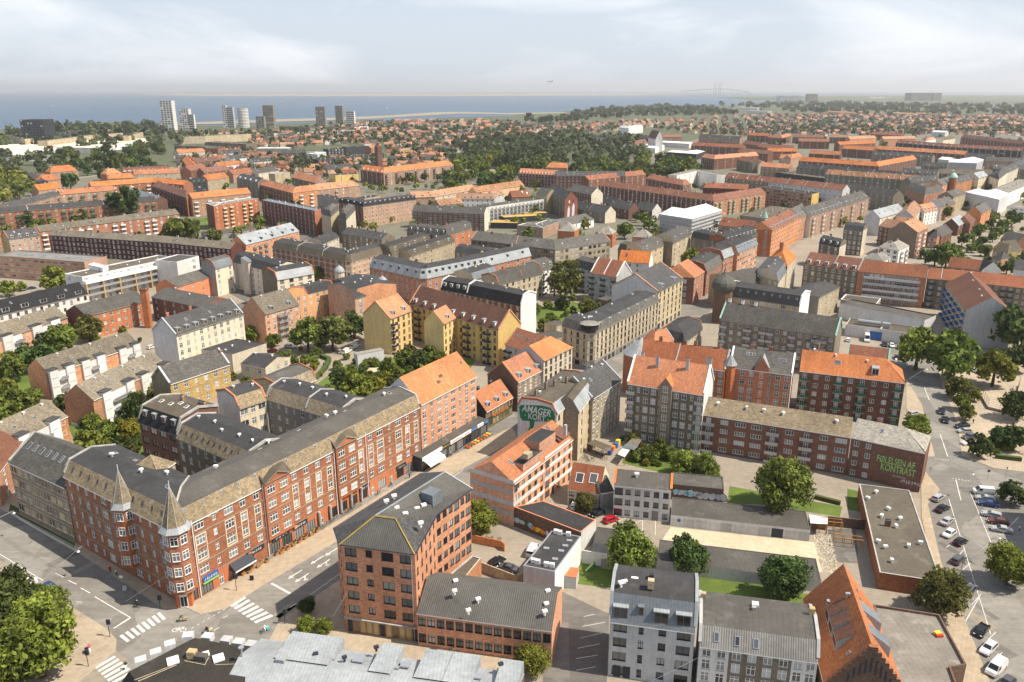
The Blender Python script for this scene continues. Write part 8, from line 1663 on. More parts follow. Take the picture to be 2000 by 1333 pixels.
for i,(x,y_,s) in enumerate([(102,210,1.3),(271,206,1.3),(160,221,.8),(166,189.5,1),(361,200,.7),(550,198.5,1.2),(756,213,1.1),(1076,202.4,1),(1170,196,1),(1218,194,.6),(308,215,.8),(98,226,.8)]):
 p = G(x,y_,0)
 hull = MB(); hull.face([(-6,0,1.2),(-5,-1.8,1.4),(4,-1.6,1.4),(7,0,1.7),(4,1.6,1.4),(-5,1.8,1.4)],'w_white'); hull.face([(-6,0,1.2),(-5,0,-.6),(6,0,-.6),(7,0,1.7),(4,-1.6,1.4),(-5,-1.8,1.4)],'w_white')
 t = thing('sailing_boat',['small white sailing boat far out on the sea','white motor boat without sails on the sea'][y_ in (221,215,226)],'boat',(p.x,p.y,-.5),'boats on the sea'); t.scale = (s,s,s)
 link('hull',hull.mesh('hull'),t)
 if y_ not in (221,215,226):
  mb = MB(); mb.face([(1,0,2),(-4.5,0.3,2.2),(1,0,15)],'whitep'); mb.face([(1.3,0,2),(6,-.3,2),(1.3,0,12)],'whitep'); link('sail',mb.mesh('sail'),t)
 else: mb = MB(); mb.box((-3,-1,1.4),(1,0),5,2,1.8,'w_white'); link('cabin',mb.mesh('cabin'),t)
# ------------------------------------------------------------------ cars
for nm,cl in dict(car_silver=(.45,.46,.47),car_white=(.8,.8,.8),car_black=(.012,.013,.016),car_grey=(.09,.095,.105),car_red=(.5,.01,.02),car_blue=(.02,.06,.2),car_brown=(.16,.05,.03),car_teal=(.15,.5,.55),car_wine=(.1,.01,.015)).items(): mat(nm,cl,'plain',0.22,0.6,0.25)
CM = {}
def car_proto(kind,colr):
 if (kind,colr) in CM: return CM[(kind,colr)]
 Ln,Wd,Ht = {'hatch': (4.0,1.75,1.47),'estate': (4.5,1.8,1.5),'sedan': (4.6,1.8,1.42),'van': (5.2,1.95,1.98),'truck': (6.5,2.3,2.9)}[kind]
 h = Ln / 2
 prof = {'hatch': [(-h,.35),(-h,.75),(-h + .12,.98),(-h + .5,Ht - .12),(-h + .95,Ht),(.35,Ht - .02),(1.05,.98),(h - .25,.80),(h,.6),(h,.33)],
   'estate': [(-h,.35),(-h,.78),(-h + .1,1.0),(-h + .45,Ht - .1),(-h + .9,Ht),(.3,Ht),(1.1,1.0),(h - .25,.82),(h,.6),(h,.33)],
   'sedan': [(-h,.35),(-h,.82),(-h + .75,.98),(-h + 1.45,Ht - .05),(-h + 1.8,Ht),(.3,Ht),(1.15,.98),(h - .25,.8),(h,.58),(h,.33)],
   'van': [(-h,.35),(-h,1.1),(-h + .05,1.25),(-h + .15,Ht - .1),(-h + .35,Ht),(1.1,Ht),(1.9,1.2),(h - .15,.98),(h,.7),(h,.35)],
   'truck': [(-h,.5),(-h,1.1),(-h + .05,1.25),(-h + .1,Ht - .1),(-h + .2,Ht),(1.9,Ht),(2.6,1.4),(h - .1,1.1),(h,.7),(h,.4)]}[kind]
 body = MB()
 def yw(z): return Wd / 2 if z <= 1.0 else Wd / 2 - (z - 1.0) * (.42 if kind in ('hatch','estate','sedan') else .12)
 n = len(prof)
 for i in range(n):
  (x0,z0),(x1,z1) = prof[i],prof[(i + 1) % n]
  body.face([(x0,-yw(z0) + .04,z0),(x0,yw(z0) - .04,z0),(x1,yw(z1) - .04,z1),(x1,-yw(z1) + .04,z1)],colr)
 body_side = [(x,z) for x,z in prof]
 for s in (-1,1):
  lower = [(x,z) for x,z in prof if z <= 1.02 or kind in ('van','truck') and z <= 1.25]
  up = [(x,z) for x,z in prof if z > .95]
  for lst in (lower,up):
   pts_ = [(x,s * yw(z),z) for x,z in lst]
   body.face(pts_ if s > 0 else pts_[::-1],colr)
 body_me = body.mesh('body')
 g = MB(); b0 = [p for p in prof if p[1] > .95]
 rr0,rr1,fr0,fr1 = prof[2],prof[3],prof[6],prof[5]
 for s in (-1,1):
  e = .03
  def sp(x,z): return (x,s * (yw(z) + e),z)
  lo = max(rr0[1],fr0[1]) + .04; hi = Ht - .13
  xr = rr0[0] + .3; xf = fr0[0] - .15
  k = (hi - lo) / (fr1[1] - fr0[1]); xt = fr0[0] + (fr1[0] - fr0[0]) * k
  q = [sp(xr,lo),sp(xf,lo),sp(xt - .08,hi),sp(max(rr1[0] + .15,xr + .1),hi)] if kind != 'van' and kind != 'truck' else [sp(.6,lo),sp(xf,lo),sp(xt - .05,hi),sp(.6,hi)]
  g.face(q if s > 0 else q[::-1],'glass')
 def across(p0,p1,a0,a1):
  x0,z0 = p0[0] + (p1[0] - p0[0]) * a0,p0[1] + (p1[1] - p0[1]) * a0; x1,z1 = p0[0] + (p1[0] - p0[0]) * a1,p0[1] + (p1[1] - p0[1]) * a1
  nx,nz = (z1 - z0),-(x1 - x0); l = math.hypot(nx,nz); nx,nz = nx / l * .03,nz / l * .03
  if p0[0] < 0: nx,nz = -abs(nx),abs(nz)
  else: nx,nz = abs(nx),abs(nz)
  g.face([(x0 + nx,-yw(z0) + .16,z0 + nz),(x0 + nx,yw(z0) - .16,z0 + nz),(x1 + nx,yw(z1) - .16,z1 + nz),(x1 + nx,-yw(z1) + .16,z1 + nz)],'glass')
 across(fr0,fr1,.06,.92); across(rr0,rr1,.1,.9)
 glass_me = g.mesh('window')
 w = MB()
 for k in range(12):
  a0,a1 = k * math.pi / 6,(k + 1) * math.pi / 6; rr_ = .33
  for yy in (-.1,.1): w.face([(0,yy,0),(rr_ * math.cos(a0),yy,rr_ * math.sin(a0)),(rr_ * math.cos(a1),yy,rr_ * math.sin(a1))],'black')
  for yy in (-.11,.11): w.face([(0,yy,0),(.2 * math.cos(a0),yy,.2 * math.sin(a0)),(.2 * math.cos(a1),yy,.2 * math.sin(a1))],'metal')
  w.face([(rr_ * math.cos(a0),-.1,rr_ * math.sin(a0)),(rr_ * math.cos(a1),-.1,rr_ * math.sin(a1)),(rr_ * math.cos(a1),.1,rr_ * math.sin(a1)),(rr_ * math.cos(a0),.1,rr_ * math.sin(a0))],'black')
 wm_ = w.mesh('wheel')
 l1 = MB(); l1.box((-.05,-.18,0),(1,0),.1,.36,.14,'whitep'); l2 = MB(); l2.box((-.05,-.14,0),(1,0),.1,.28,.2,'redp')
 CM[(kind,colr)] = (body_me,glass_me,wm_,l1.mesh('headlight'),l2.mesh('tail_light'),Ln,Wd); return CM[(kind,colr)]
NC = [0]
def car(px,py,dx,dy,kind,colr,label,ang=None):
 """centre px and a pixel offset towards the front"""
 p = G(px,py,.6); q = G(px + dx,py + dy,.6); an = math.atan2(q.y - p.y,q.x - p.x) if ang is None else rad(ang)
 bm_,gm_,wm_,hl_,tl_,Ln,Wd = car_proto(kind,colr)
 t = thing('van' if kind == 'van' else 'truck' if kind == 'truck' else 'parked_car',label,'van' if kind == 'van' else 'truck' if kind == 'truck' else 'car',(p.x,p.y,.02),None,an)
 link('body',bm_,t); link('window',gm_,t)
 for sx in (-1,1):
  for sy in (-1,1): link('wheel',wm_,t,(sx * (Ln / 2 - .8),sy * (Wd / 2 - .1),.33))
 for sy in (-1,1): link('headlight',hl_,t,(Ln / 2 - .02,sy * (Wd / 2 - .3),.62)); link('tail_light',tl_,t,(-Ln / 2 + .0,sy * (Wd / 2 - .25),.72))
 NC[0] += 1; return t
car(1193,1015,12,-4,'hatch','car_red','bright red hatchback in the yard before the pale warehouse')
car(1166,1003,-10,4,'hatch','car_black','dark hatchback left of the red car, roof in sun'); car(1122,988,4,-9,'hatch','car_white','white car half hidden by the olive tree')
car(1041,1076,5,-9,'van','car_white','white van at the graffiti wall of the black roofed workshop'); car(970,1097,8,-5,'estate','car_black','black car in the car park behind the sand yard wall'); car(992,1109,-8,-2,'sedan','car_grey','dark car cut by the yard wall shade')
for i,(x,y_,dx,dy,k,cl,lb) in enumerate([
 (1833,972,10,-6,'estate','car_silver','silver estate car first in the row at the kindergarten'),(1841,993,11,-6,'sedan','car_black','black sedan second in the row at the kindergarten'),(1850,1018,10,-7,'sedan','car_silver','silver sedan third in the row at the kindergarten'),
 (1854,1042,-10,7,'hatch','car_white','small white car fourth in the row at the kindergarten'),(1876,1058,10,-6,'hatch','car_black','small black hatchback with lit tail light in the kindergarten row'),(1872,1093,11,-9,'estate','car_grey','dark grey estate car last in the kindergarten row'),
 (1895,1152,7,-10,'estate','car_grey','dark grey car in the tree shadow on the parking street'),(1917,1231,-8,10,'sedan','car_black','black sedan above the white car at the bottom right'),(1931,1266,-9,9,'estate','car_white','white car between black sedan and white van at the bottom right'),(1946,1305,-9,9,'van','car_white','white van at the bottom right corner'),(1966,1334,-8,7,'hatch','car_grey','dark car cut by the bottom right edge'),
 (1921,961,-12,-1,'van','car_white','white van first in the shaded row on the right'),(1925,974,-11,-2,'estate','car_silver','silver car below the white van in the right row'),(1931,984,-12,-2,'sedan','car_blue','blue sedan in the right row'),(1938,1006,-12,-3,'estate','car_silver','pale grey car above the brown one in the right row'),(1950,1019,-12,-2,'estate','car_brown','rust brown car in the right row'),(1957,1034,-12,-2,'sedan','car_silver','silver sedan lowest in the right row'),
 (1785,808,10,-2,'estate','car_silver','silver car parked under the bright tree by the balcony block'),(1839,803,2,10,'sedan','car_black','upper black car on the street by the paved square'),(1846,820,3,10,'sedan','car_black','lower black car on the street by the paved square'),
 (1879,832,-10,1,'estate','car_black','black car first of four by the young dark tree'),(1884,842,-10,0,'hatch','car_silver','silver car second of four by the young dark tree'),(1893,853,-10,2,'estate','car_grey','grey car third of four by the young dark tree'),(1893,865,-10,1,'sedan','car_white','white car fourth of four by the young dark tree'),
 (1906,725,7,3,'hatch','car_white','white car under the street tree right of the white gable'),(1657,664,3,-7,'hatch','car_white','white car alone on the supermarket car park'),(1693,663,1,8,'truck','car_white','delivery truck before the blue roller door'),(1728,673,3,6,'sedan','car_black','black car left of two silver ones at the supermarket'),(1742,675,3,6,'hatch','car_white','white car in the middle at the supermarket'),(1757,679,3,6,'hatch','car_silver','silver car partly under the plane tree at the supermarket'),(1752,698,2,7,'sedan','car_black','black car behind the hipped orange roof'),
 (46,1142,10,-3,'van','car_white','white van parked behind the small dark tree, left'),(98,1148,9,5,'hatch','car_blue','blue car at the kerb beside the left trees'),(677,687,8,-4,'van','car_white','white van by the site cabin in the garden'),(694,677,8,-4,'van','car_white','white delivery van behind the first one in the garden'),(530,686,-8,0,'estate','car_wine','wine red car behind the cream hall'),(547,691,-8,1,'sedan','car_black','black car behind the cream hall'),(566,677,8,1,'estate','car_silver','silver car under the garden trees'),(625,673,8,1,'hatch','car_white','white car under the olive garden tree'),
 (1882,485,6,-1,'hatch','car_grey','small dark car at the avenue crossing'),(62,563,8,-1,'sedan','car_blue','blue car on the left edge car park'),(296,678,6,-2,'hatch','car_white','white car behind the first terrace'),(1590,1035,9,1,'sedan','car_black','black car inside the open garage bay')][:-1]):
 car(x,y_,dx,dy,k,cl,lb)
# ------------------------------------------------------------------ street furniture
def wire(name,label,pts,r=.025,cat='wire'):
 mb = MB(); [mb.tube(p_,q_,r,'metal',3) for p_,q_ in zip(pts,pts[1:])]; return link(name,mb.mesh(name),label=label,category=cat)
def pend(px,py,z,label):
 p = G(px,py,z); t = thing('pendant_street_lamp',label,'street lamp',(p.x,p.y,p.z)); mb = MB(); mb.cyl((0,0,0),.34,.28,'whitep',10,.12); mb.cyl((0,0,.28),.07,.4,'metal',6); link('shade',mb.mesh('shade'),t)
 mb = MB(); mb.cyl((0,0,-.12),.2,.12,'whitep',8); link('bulb_cover',mb.mesh('bulb_cover'),t); return p
for (x,y_),q,lb in [((27,1003),((145,1060),(-60,1040)),'white street lamp hanging on wires before the brown stone building'),((153,1078),((200,1040),(20,1190)),'white street lamp hanging on wires at the corner block gateway'),((1810,722),((1888,697),(1775,741)),'white street lamp hanging by the plane trees'),((1952,1052),((1895,1090),(1990,1010)),'white street lamp hanging over the parking street'),((1900,927),((1850,900),(1985,950)),'white street lamp hanging over the street crossing')]:
 p = pend(x,y_,6.5,lb); w0,w1 = G(*q[0],7.4),G(*q[1],7.4); wire('lamp_wire','thin span wire carrying the ' + lb.replace('white street lamp ','lamp '),[w0,Vector((p.x,p.y,7.15)),w1])
for k in range(4):
 a0,a1 = G(20 + k * 6,1000 + k * 5,6.8),G(150,1070 + k * 3,6.8); wire('overhead_wire','overhead wire along the side street, %s of four' % ['nearest','second','third','farthest'][3 - k],[a0,a1],.02)
wire('overhead_wire','long overhead wire crossing above the junction towards the corner spire',[G(245,1175,7),G(325,1125,9)],.02)
wire('overhead_wire','overhead wire slanting before the six storey block',[G(650,1205,6),G(680,1155,10)],.04); wire('overhead_wire','overhead wire in front of the grey rendered block',[G(1265,1335,5),G(1362,1286,8)],.03)
def tlight(px,py,h,label):
 p = G(px,py,.12); t = thing('traffic_light',label,'traffic light',(p.x,p.y,.12)); mb = MB(); mb.cyl((0,0,0),.07,h,'darkp',6); link('pole',mb.mesh('pole'),t)
 for s in (-.22,.18): mb = MB(); mb.box((s,-.15,h - 1.1),(1,0),.3,.3,1.0,'darkp'); link('signal_head',mb.mesh('signal_head'),t); 
for x,y_,h,lb in [(215,1244,3.9,'traffic light at the left zebra crossing'),(173,1302,3.6,'traffic light at the bottom left zebra crossing'),(462,1154,4.0,'traffic light before the blue fronted shop'),(557,1219,3.4,'traffic light at the shaded kerb near the small trees'),(313,1188,3.0,'traffic light in front of the corner block door')]: tlight(x,y_,h,lb)
def sign(px,py,h,label,m='whitep',w=.75):
 p = G(px,py,.1); t = thing('sign_post',label,'sign',(p.x,p.y,.1)); mb = MB(); mb.cyl((0,0,0),.045,h,'metal',5); link('pole',mb.mesh('pole'),t); mb = MB(); mb.box((-w / 2,-.06,h - .6),(1,0),w,.04,.6,m); link('sign_panel',mb.mesh('sign_panel'),t)
sign(240,1150,3.2,'white sign on a post before the shaded shops'); sign(160,1205,3.6,'white sign on a post at the cobbled corner',w=1.1); sign(1815,930,2.6,'small sign at the kerb of the lettered gable','metal'); sign(1928,938,3,'dark sign post at the junction by the paved square','darkp'); sign(1962,940,4.2,'street lamp post at the paved square corner','darkp',.3)
p = G(244,1153,.12); t = thing('sandwich_board','grey advertising board standing on the shaded pavement','sign',(p.x,p.y,.12)); mb = MB(); mb.face([(-.4,-.25,0),(.4,-.25,0),(.4,0,1.1),(-.4,0,1.1)],'w_lgrey'); mb.face([(.4,.25,0),(-.4,.25,0),(-.4,0,1.1),(.4,0,1.1)],'w_lgrey'); link('board',mb.mesh('board'),t)
p = G(492,1133,.12); t = thing('sandwich_board','black advertising board on the sunny pavement before the black awning','sign',(p.x,p.y,.12)); mb = MB(); mb.face([(-.4,-.25,0),(.4,-.25,0),(.4,0,1.1),(-.4,0,1.1)],'black'); mb.face([(.4,.25,0),(-.4,.25,0),(-.4,0,1.1),(.4,0,1.1)],'black'); link('board',mb.mesh('board'),t)
mb = MB(); mb.cyl((0,0,0),.06,6.5,'darkp',6); p = G(1870,1150,.1); t = thing('lamp_post','dark lamp post at the olive street tree','street lamp',(p.x,p.y,.1)); link('pole',mb.mesh('pole'),t); mb = MB(); mb.box((-.1,-.9,6.4),(1,0),.25,.9,.12,'darkp'); link('lamp_head',mb.mesh('lamp_head'),t)
p = G(1640,634,6); t = thing('shop_sign_board','blue sign board with yellow disc at the supermarket','sign',(p.x,p.y,3)); mb = MB(); mb.box((-1.5,0,0),(1,0),3,.2,3,'blue'); link('board',mb.mesh('board'),t); mb = MB(); mb.face([(1.2 * math.cos(k * .63),-.03,1.5 + 1.2 * math.sin(k * .63)) for k in range(10)],'yellowp'); link('disc',mb.mesh('disc'),t)
P = [G(x,y_,0) for x,y_ in ((1908,765),(1928,800),(1975,812),(1990,755))]
t = thing('sports_cage_fence','tall wire mesh fence round the sports court at the right','fence',P[0])
for a_,b_ in zip(P,P[1:]):
 d = b_ - a_; n = max(2,int(d.length / 2.5))
 for k in range(n + 1): q = a_ + d * k / n; mb = MB(); mb.cyl((q.x,q.y,0),.05,4,'darkp',5); part('post',mb,t)
 mb = MB(); [mb.tube((a_.x,a_.y,z),(b_.x,b_.y,z),.025,'darkp',3) for z in (.3,1,1.7,2.4,3.1,3.9)]; mb.box((a_.x,a_.y,0),(d.normalized().x,d.normalized().y),d.length,.1,1.0,'w_grey'); part('rail',mb,t)
def boxthing(name,label,cat,px,py,w,dp_,h,m,rz=0.,mtop=None,z=0.02,extra=None):
 p = G(px,py,z); t = thing(name,label,cat,(p.x,p.y,z),None,rad(rz)); mb = MB(); mb.box((-w / 2,-dp_ / 2,0),(1,0),w,dp_,h,m,mtop or m); link('body',mb.mesh('body'),t); mb = MB(); mb.box((-w / 2 - .05,-dp_ / 2 - .05,h),(1,0),w + .1,dp_ + .1,.08,mtop or m); link('lid',mb.mesh('lid'),t); return t
boxthing('container','graffiti covered shed with rusty roof by the white annexe wall','shed',1114,1140,3,3.5,2.8,'w_lgrey',-15,'w_redhot')
boxthing('site_cabin','grey site cabin on blue base in the playground garden','cabin',722,712,11,3.2,5.2,'w_lgrey',35,'r_ltgrey')
for i,(x,y_,m_) in enumerate([(1191,888,'blue'),(1197,880,'orangep'),(1203,874,'blue'),(1207,868,'yellowp'),(1215,860,'green')]): boxthing('waste_bin','%s waste container in the backyard, %s in the line' % ({'blue': 'blue','orangep': 'orange','yellowp': 'yellow','green': 'green'}[m_],['first','second','third','fourth','last'][i]),'bin',x,y_,1.3,1.0,1.3,m_,57)
boxthing('playhouse','small grey playhouse with hipped roof on the little lawn','playhouse',1181,1108,1.6,1.6,1.8,'w_grey',-10); 
p = G(1153,1112,0); t = thing('slide','small green slide on the little lawn','slide',(p.x,p.y,.05),None,rad(40)); mb = MB(); mb.face([(-1.4,-.25,.1),(1.2,-.25,1.2),(1.2,.25,1.2),(-1.4,.25,.1)],'limep'); mb.face([(-1.4,-.25,.1),(-1.4,-.25,.3),(1.2,-.25,1.4),(1.2,-.25,1.2)],'limep'); link('chute',mb.mesh('chute'),t); mb = MB(); mb.box((1.1,-.25,0),(1,0),.1,.5,1.3,'green'); link('ladder',mb.mesh('ladder'),t)
patch('playground_ground',[1618,1035,1672,1032,1676,1100,1620,1098],.05,'asphdk')
for i,(x,y_,w,h) in enumerate([(1655,1066,6,2.2),(1620,1040,5,3.2)]):
 p = G(x,y_,0); t = thing('climbing_frame',['long orange wooden climbing frame on the dark play area','orange wooden swing frame at the edge of the play area'][i],'climbing frame',(p.x,p.y,.05),None,rad(-12))
 for s in (-w / 2,-w / 6,w / 6,w / 2):
  for q in (-.8,.8): mb = MB(); mb.cyl((s,q,0),.09,h,'orng',5) if mat('orng',(.5,.22,.05),'stone') else 0; link('post',mb.mesh('post'),t)
 for q in (-.8,.8): mb = MB(); mb.tube((-w / 2,q,h),(w / 2,q,h),.08,'orng',5); mb.tube((-w / 2,q,h * .5),(w / 2,q,h * .5),.05,'orng',4); link('beam',mb.mesh('beam'),t)
rr = random.Random(2); mb = MB()
for k in range(1100):
 x,y_ = rr.uniform(1588,1622),rr.uniform(1045,1118); p = G(x + (y_ - 1045) * .25,y_,0); s = rr.uniform(.08,.26); mb.face([(p.x - s,p.y - s * .6,.02),(p.x + s * .4,p.y - s,s * .7),(p.x + s,p.y + s * .3,.05),(p.x - s * .2,p.y + s,s * .9)],rr.choice(['concrete','sandm','w_sand','yard']))
link('rubble',mb.mesh('rubble'),kind='stuff')
CRm = {}
def crate_pile(x,z_,along,name='flower_crate',label='',m='green'):
 pass
gi = 0
for seg,cnt in (((3.6,5.6),6),((6.2,9.2),12),((9.3,9.9),3)):
 for k in range(cnt):
  s = (seg[0] + (seg[1] - seg[0]) * (k + .5) / cnt) * HERO.sw; p = HERO.o0 + HERO.d * s + HERO.n * (1.1 + .5 * (k % 2)); col_ = ['orangep','green','redp','whitep','yellowp','green','blue'][gi % 7]; cn = ['orange','green','red','white','yellow','dark green','blue'][gi % 7]; gi += 1
  t = thing('flower_crate','crate of %s flowers and goods on the pavement before the corner block shops' % cn,'crate',(p.x,p.y,.12),'crates of %s goods before the corner block shops' % cn,math.atan2(HERO.d.y,HERO.d.x))
  mb = MB(); mb.box((-.45,-.3,0),(1,0),.9,.6,.55,'woodp'); link('box',mb.mesh('box'),t)
  mb = MB(); rr = random.Random(gi)
  for q in range(14): u,v,s2 = rr.uniform(-.4,.4),rr.uniform(-.25,.25),rr.uniform(.1,.2); mb.face([(u - s2,v,.55),(u,v - s2,.7 + s2),(u + s2,v,.6),(u,v + s2,.85)],col_ if q % 3 else 'green')
  link('flowers',mb.mesh('flowers'),t)
SR = [B_ for B_ in COL.objects if B_.name.startswith('shop_row')][0]
s0,s1 = G(823,896,4.2),G(952,819,4.2); sd = (s1 - s0).normalized(); sn = Vector((sd.y,-sd.x,0)); sL = (s1 - s0).length
for k in range(16):
 p = s0 + sd * sL * (.6 + .38 * (k % 8) / 8) + sn * (1.3 + .9 * (k // 8)); cl = ['redp','green','orangep','yellowp'][k % 4]; cn = ['red','green','orange','yellow'][k % 4]
 t = thing('fruit_crate','crate with %s fruit outside the low shop row' % cn,'crate',(p.x,p.y,.12),'crates of %s fruit at the low shop row' % cn,math.atan2(sd.y,sd.x)); mb = MB(); mb.box((-.5,-.3,0),(1,0),1,.6,.6,'woodp',cl); link('box',mb.mesh('box'),t)
def figure(pose):
 J = {'stand': [(0,0,.95),(0,0,1.2),(0,0,1.42),(0,0,1.52),(0,.02,1.68),(.1,0,.9),(.12,.03,.5),(.13,0,.08),(-.1,0,.9),(-.12,-.12,.5),(-.13,-.25,.1),(.2,0,1.4),(.26,.05,1.12),(.25,-.08,.88),(-.2,0,1.4),(-.26,-.05,1.12),(-.25,.12,.9)],
         'ride': [(0,0,.95),(0,-.1,1.2),(0,-.2,1.42),(0,-.23,1.52),(0,-.27,1.68),(.1,0,.92),(.13,-.38,.8),(.13,-.3,.35),(-.1,0,.92),(-.13,-.32,.6),(-.13,-.15,.2),(.2,-.2,1.38),(.26,-.35,1.15),(.22,-.6,1.08),(-.2,-.2,1.38),(-.26,-.35,1.15),(-.22,-.6,1.08)]}[pose]
 E_ = [(0,1),(1,2),(2,3),(3,4),(0,5),(5,6),(6,7),(0,8),(8,9),(9,10),(2,11),(11,12),(12,13),(2,14),(14,15),(15,16)]
 rad_ = [.15,.14,.13,.055,.105,.095,.065,.045,.095,.065,.045,.07,.05,.035,.07,.05,.035]
 me = bpy.data.meshes.new('p'); me.from_pydata(J,E_,[]); ob = bpy.data.objects.new('p',me); COL.objects.link(ob)
 ob.modifiers.new('s','SKIN')
 for v,r_ in zip(me.skin_vertices[0].data,rad_): v.radius = (r_,r_)
 me.skin_vertices[0].data[0].use_root = True
 dg = bpy.context.evaluated_depsgraph_get(); res = bpy.data.meshes.new_from_object(ob.evaluated_get(dg)); bpy.data.objects.remove(ob); return res
FIG = {k: figure(k) for k in ('stand','ride')}
def person(p,pose,top,legs,label,rz=0.,s=1.0,hair='black'):
 me = FIG[pose].copy(); me.materials.clear(); [me.materials.append(MATS[m_]) for m_ in (top,legs,'skin',hair)]
 for f in me.polygons:
  z = f.center.z; f.material_index = 3 if z > 1.66 and f.center.y > -.2 * (pose == 'ride') - .02 else 2 if z > 1.5 else (0 if z > .97 else 1)
 t = link('person',me,None,p,rz,label=label,category='person'); t.scale = (s,s,s); return t
def bicycle(p,rz,label,m='black',parked=False):
 t = thing('bicycle',label,'bicycle',p,None,rz); 
 for yy in (-.55,.52):
  mb = MB()
  for k in range(12): a0,a1 = k * math.pi / 6,(k + 1) * math.pi / 6; mb.tube((0,yy + .33 * math.cos(a0),.35 + .33 * math.sin(a0)),(0,yy + .33 * math.cos(a1),.35 + .33 * math.sin(a1)),.025,'black',4)
  link('wheel',mb.mesh('wheel'),t)
 mb = MB(); [mb.tube(a_,b_,.025,m,4) for a_,b_ in (((0,-.55,.35),(0,-.42,.95)),((0,-.42,.9),(0,.15,.85)),((0,-.42,.8),(0,.05,.32)),((0,.05,.32),(0,.2,.95)),((0,.05,.32),(0,.52,.35)),((0,.52,.35),(0,.15,.8)))]; link('frame',mb.mesh('frame'),t)
 mb = MB(); mb.box((-.1,.1,.93),(1,0),.2,.26,.06,'black'); link('saddle',mb.mesh('saddle'),t); mb = MB(); mb.tube((-.27,-.42,1.0),(.27,-.42,1.0),.02,'metal',4); link('handlebar',mb.mesh('handlebar'),t); return t
for (x,y_,top,legs,lb,rz,blab,bm_) in [(353,1215,'green','w_sand','person in green top riding a cargo bike by the painted bicycle sign',2.0,'cargo bicycle ridden near the painted bicycle sign','black'),(403,1238,'black','darkp','person in dark clothes riding with a black cargo box near the white dormers',2.2,'black cargo bicycle near the white dormers','black'),(268,1186,'black','black','person in black riding a moped at the edge of the corner shade',1.0,'black moped at the edge of the corner shade','black'),(516,1236,'whitep','whitep','person in white riding a turquoise scooter at the right zebra crossing',2.6,'turquoise scooter at the right zebra crossing','car_teal')]:
 p = G(x,y_,0); p.z = .03; person(p,'ride',top,legs,lb,rz); bicycle(p,rz,blab,bm_)
 if 'cargo' in blab or 'scooter' in blab:
  mb = MB(); c_,s_ = math.cos(rz),math.sin(rz); t = [o_ for o_ in COL.objects if o_.get('label') == blab][0]; mb.box((-.3,-1.25,.3),(1,0),.6,.75,.45,bm_ if 'scooter' in blab else 'w_sand'); link('cargo_box',mb.mesh('cargo_box'),t)
for (x,y_,top,legs,lb,rz) in [(176,1275,'pinkp','whitep','person in pink top pushing a pram on the cobbled corner',1),(247,1308,'black','whitep','person in black top and white trousers at the bottom zebra crossing',.5),(867,898,'whitep','skin','person in white walking before the long white awning',.8),(880,893,'w_sand','darkp','person in beige near the shop row entrance',2),(905,862,'redp','skin','person in red browsing at the shop row',2.4),(956,848,'skin','blue','person in blue shorts by the fruit crates',1.2),(1900,829,'black','darkp','person in black on the paved square',.3),(800,935,'blue','darkp','person in blue outside the end shops of the corner block',.4),(216,1120,'redp','darkp','person in red in the shaded pavement of the side street',.4),(228,1126,'whitep','darkp','person in white in the shaded pavement of the side street',1.4),(1990,1040,'whitep','blue','person in white near the shaded right wall',.2)]:
 if top == 'pinkp' and 'pinkp' not in MATS: mat('pinkp',(.6,.08,.2))
 p = G(x,y_,0); p.z = .13; person(p,'stand',top,legs,lb,rz)
p = G(171,1272,0); boxthing('pram','dark pram on the cobbled corner','pram',170,1276,.5,.9,.9,'black',30)
for i,(x,y_) in enumerate([(885,1275),(880,1277)][:1]): bicycle(Vector((*G(x,y_,.12).xy,.12)),1.2,'turquoise bicycle leaning at the low brick annexe','car_teal')
rr = random.Random(8)
for k in range(26):
 x,y_ = (rr.uniform(1140,1180),rr.uniform(882,903)) if k < 18 else (rr.uniform(945,975),rr.uniform(1055,1066)); p = G(x,y_,0)
 if k in (0,18): pr = bicycle(Vector((p.x,p.y,.03)),rr.uniform(0,3),['parked bicycle in the crowd of bikes by the shelter','parked bicycle by the tree at the banded house'][k == 18]); pr['group'] = ['bicycles parked by the shelter','bicycles parked at the tree'][k == 18]
 else: copy_tree(pr,(p.x,p.y,.03),rr.uniform(0,3))
rr = random.Random(5)
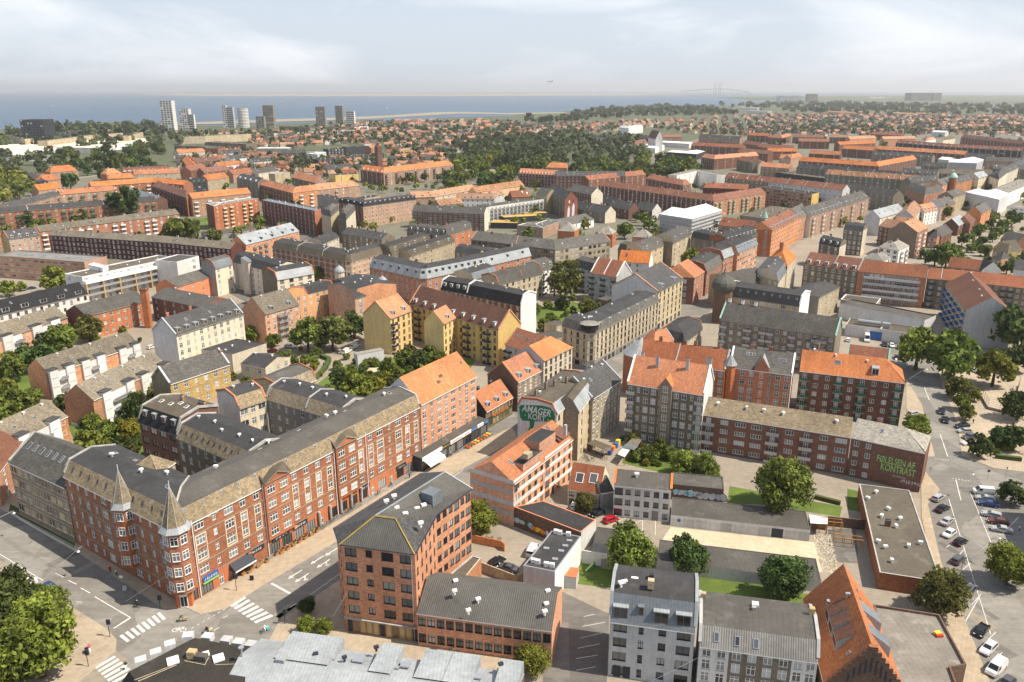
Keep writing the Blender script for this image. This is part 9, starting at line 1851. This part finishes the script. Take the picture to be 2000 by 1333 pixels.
for k in range(16):
 s = [9.2,10.4,11.2,12.4,13.1,15.5,17.2,19.4][k % 8] * HERO.sw + rr.uniform(-1,1); q = HERO.o0 + HERO.d * s + HERO.n * rr.uniform(1.0,1.6)
 if k == 0: pr = bicycle(Vector((q.x,q.y,.13)),.5,'bicycle parked against the corner block shop fronts'); pr['group'] = 'bicycles parked at the corner block'
 else: copy_tree(pr,(q.x,q.y,.13),rr.uniform(0,3))
for k,(x,y_) in enumerate([(560,1117),(651,1062),(471,1153),(740,1010),(905,905),(1880,960),(1862,1010),(1900,1100),(150,1110),(60,1060)]):
 p = G(x,y_,0); mb = MB(); mb.cyl((p.x,p.y,.03),.36,.012,'asphdk',10); link('drain_cover',mb.mesh('drain_cover'),kind='structure')
wallrun('garden_fence','grey metal garden fence at the blind terrace gable',(140,832,165,838,180,820),1.2,'metal','fence',.08)
wallrun('hedge','low clipped hedge in front of the paved square bushes',(1945,897,1995,903),1.2,'grassd','hedge',1.2); wallrun('hedge','curved clipped hedge around the garden sandpit',(600,712,625,700,640,706,632,722,610,745),1.5,'grassd','hedge',1.5); wallrun('hedge','hedge along the lawn by the big lime tree',(1590,975,1640,988),1.0,'leaf_o','hedge',1.0)
# ------------------------------------------------------------------ air
m = bpy.data.materials.new('haze'); m.use_nodes = True; nt = m.node_tree; nt.nodes.clear(); o_ = nt.nodes.new('ShaderNodeOutputMaterial'); pv = nt.nodes.new('ShaderNodeVolumePrincipled'); pv.inputs['Color'].default_value = (0.93,0.96,1.0,1); pv.inputs['Density'].default_value = HAZE; pv.inputs['Anisotropy'].default_value = 0.3
nt.links.new(pv.outputs[0],o_.inputs['Volume']); MATS['haze'] = m
mb = MB(); mb.box((-75000,-2000,-1.8),(1,0),150000,77000,330,'haze',bottom=True); link('haze',mb.mesh('haze'),kind='stuff')
print('windows',NW[0],'trees',NT[0],'cars',NC[0],'houses',nh,len(HS),'objects',len(COL.objects),'tris',sum(len(o_.data.polygons) * 2 for o_ in COL.objects if o_.type == 'MESH'))
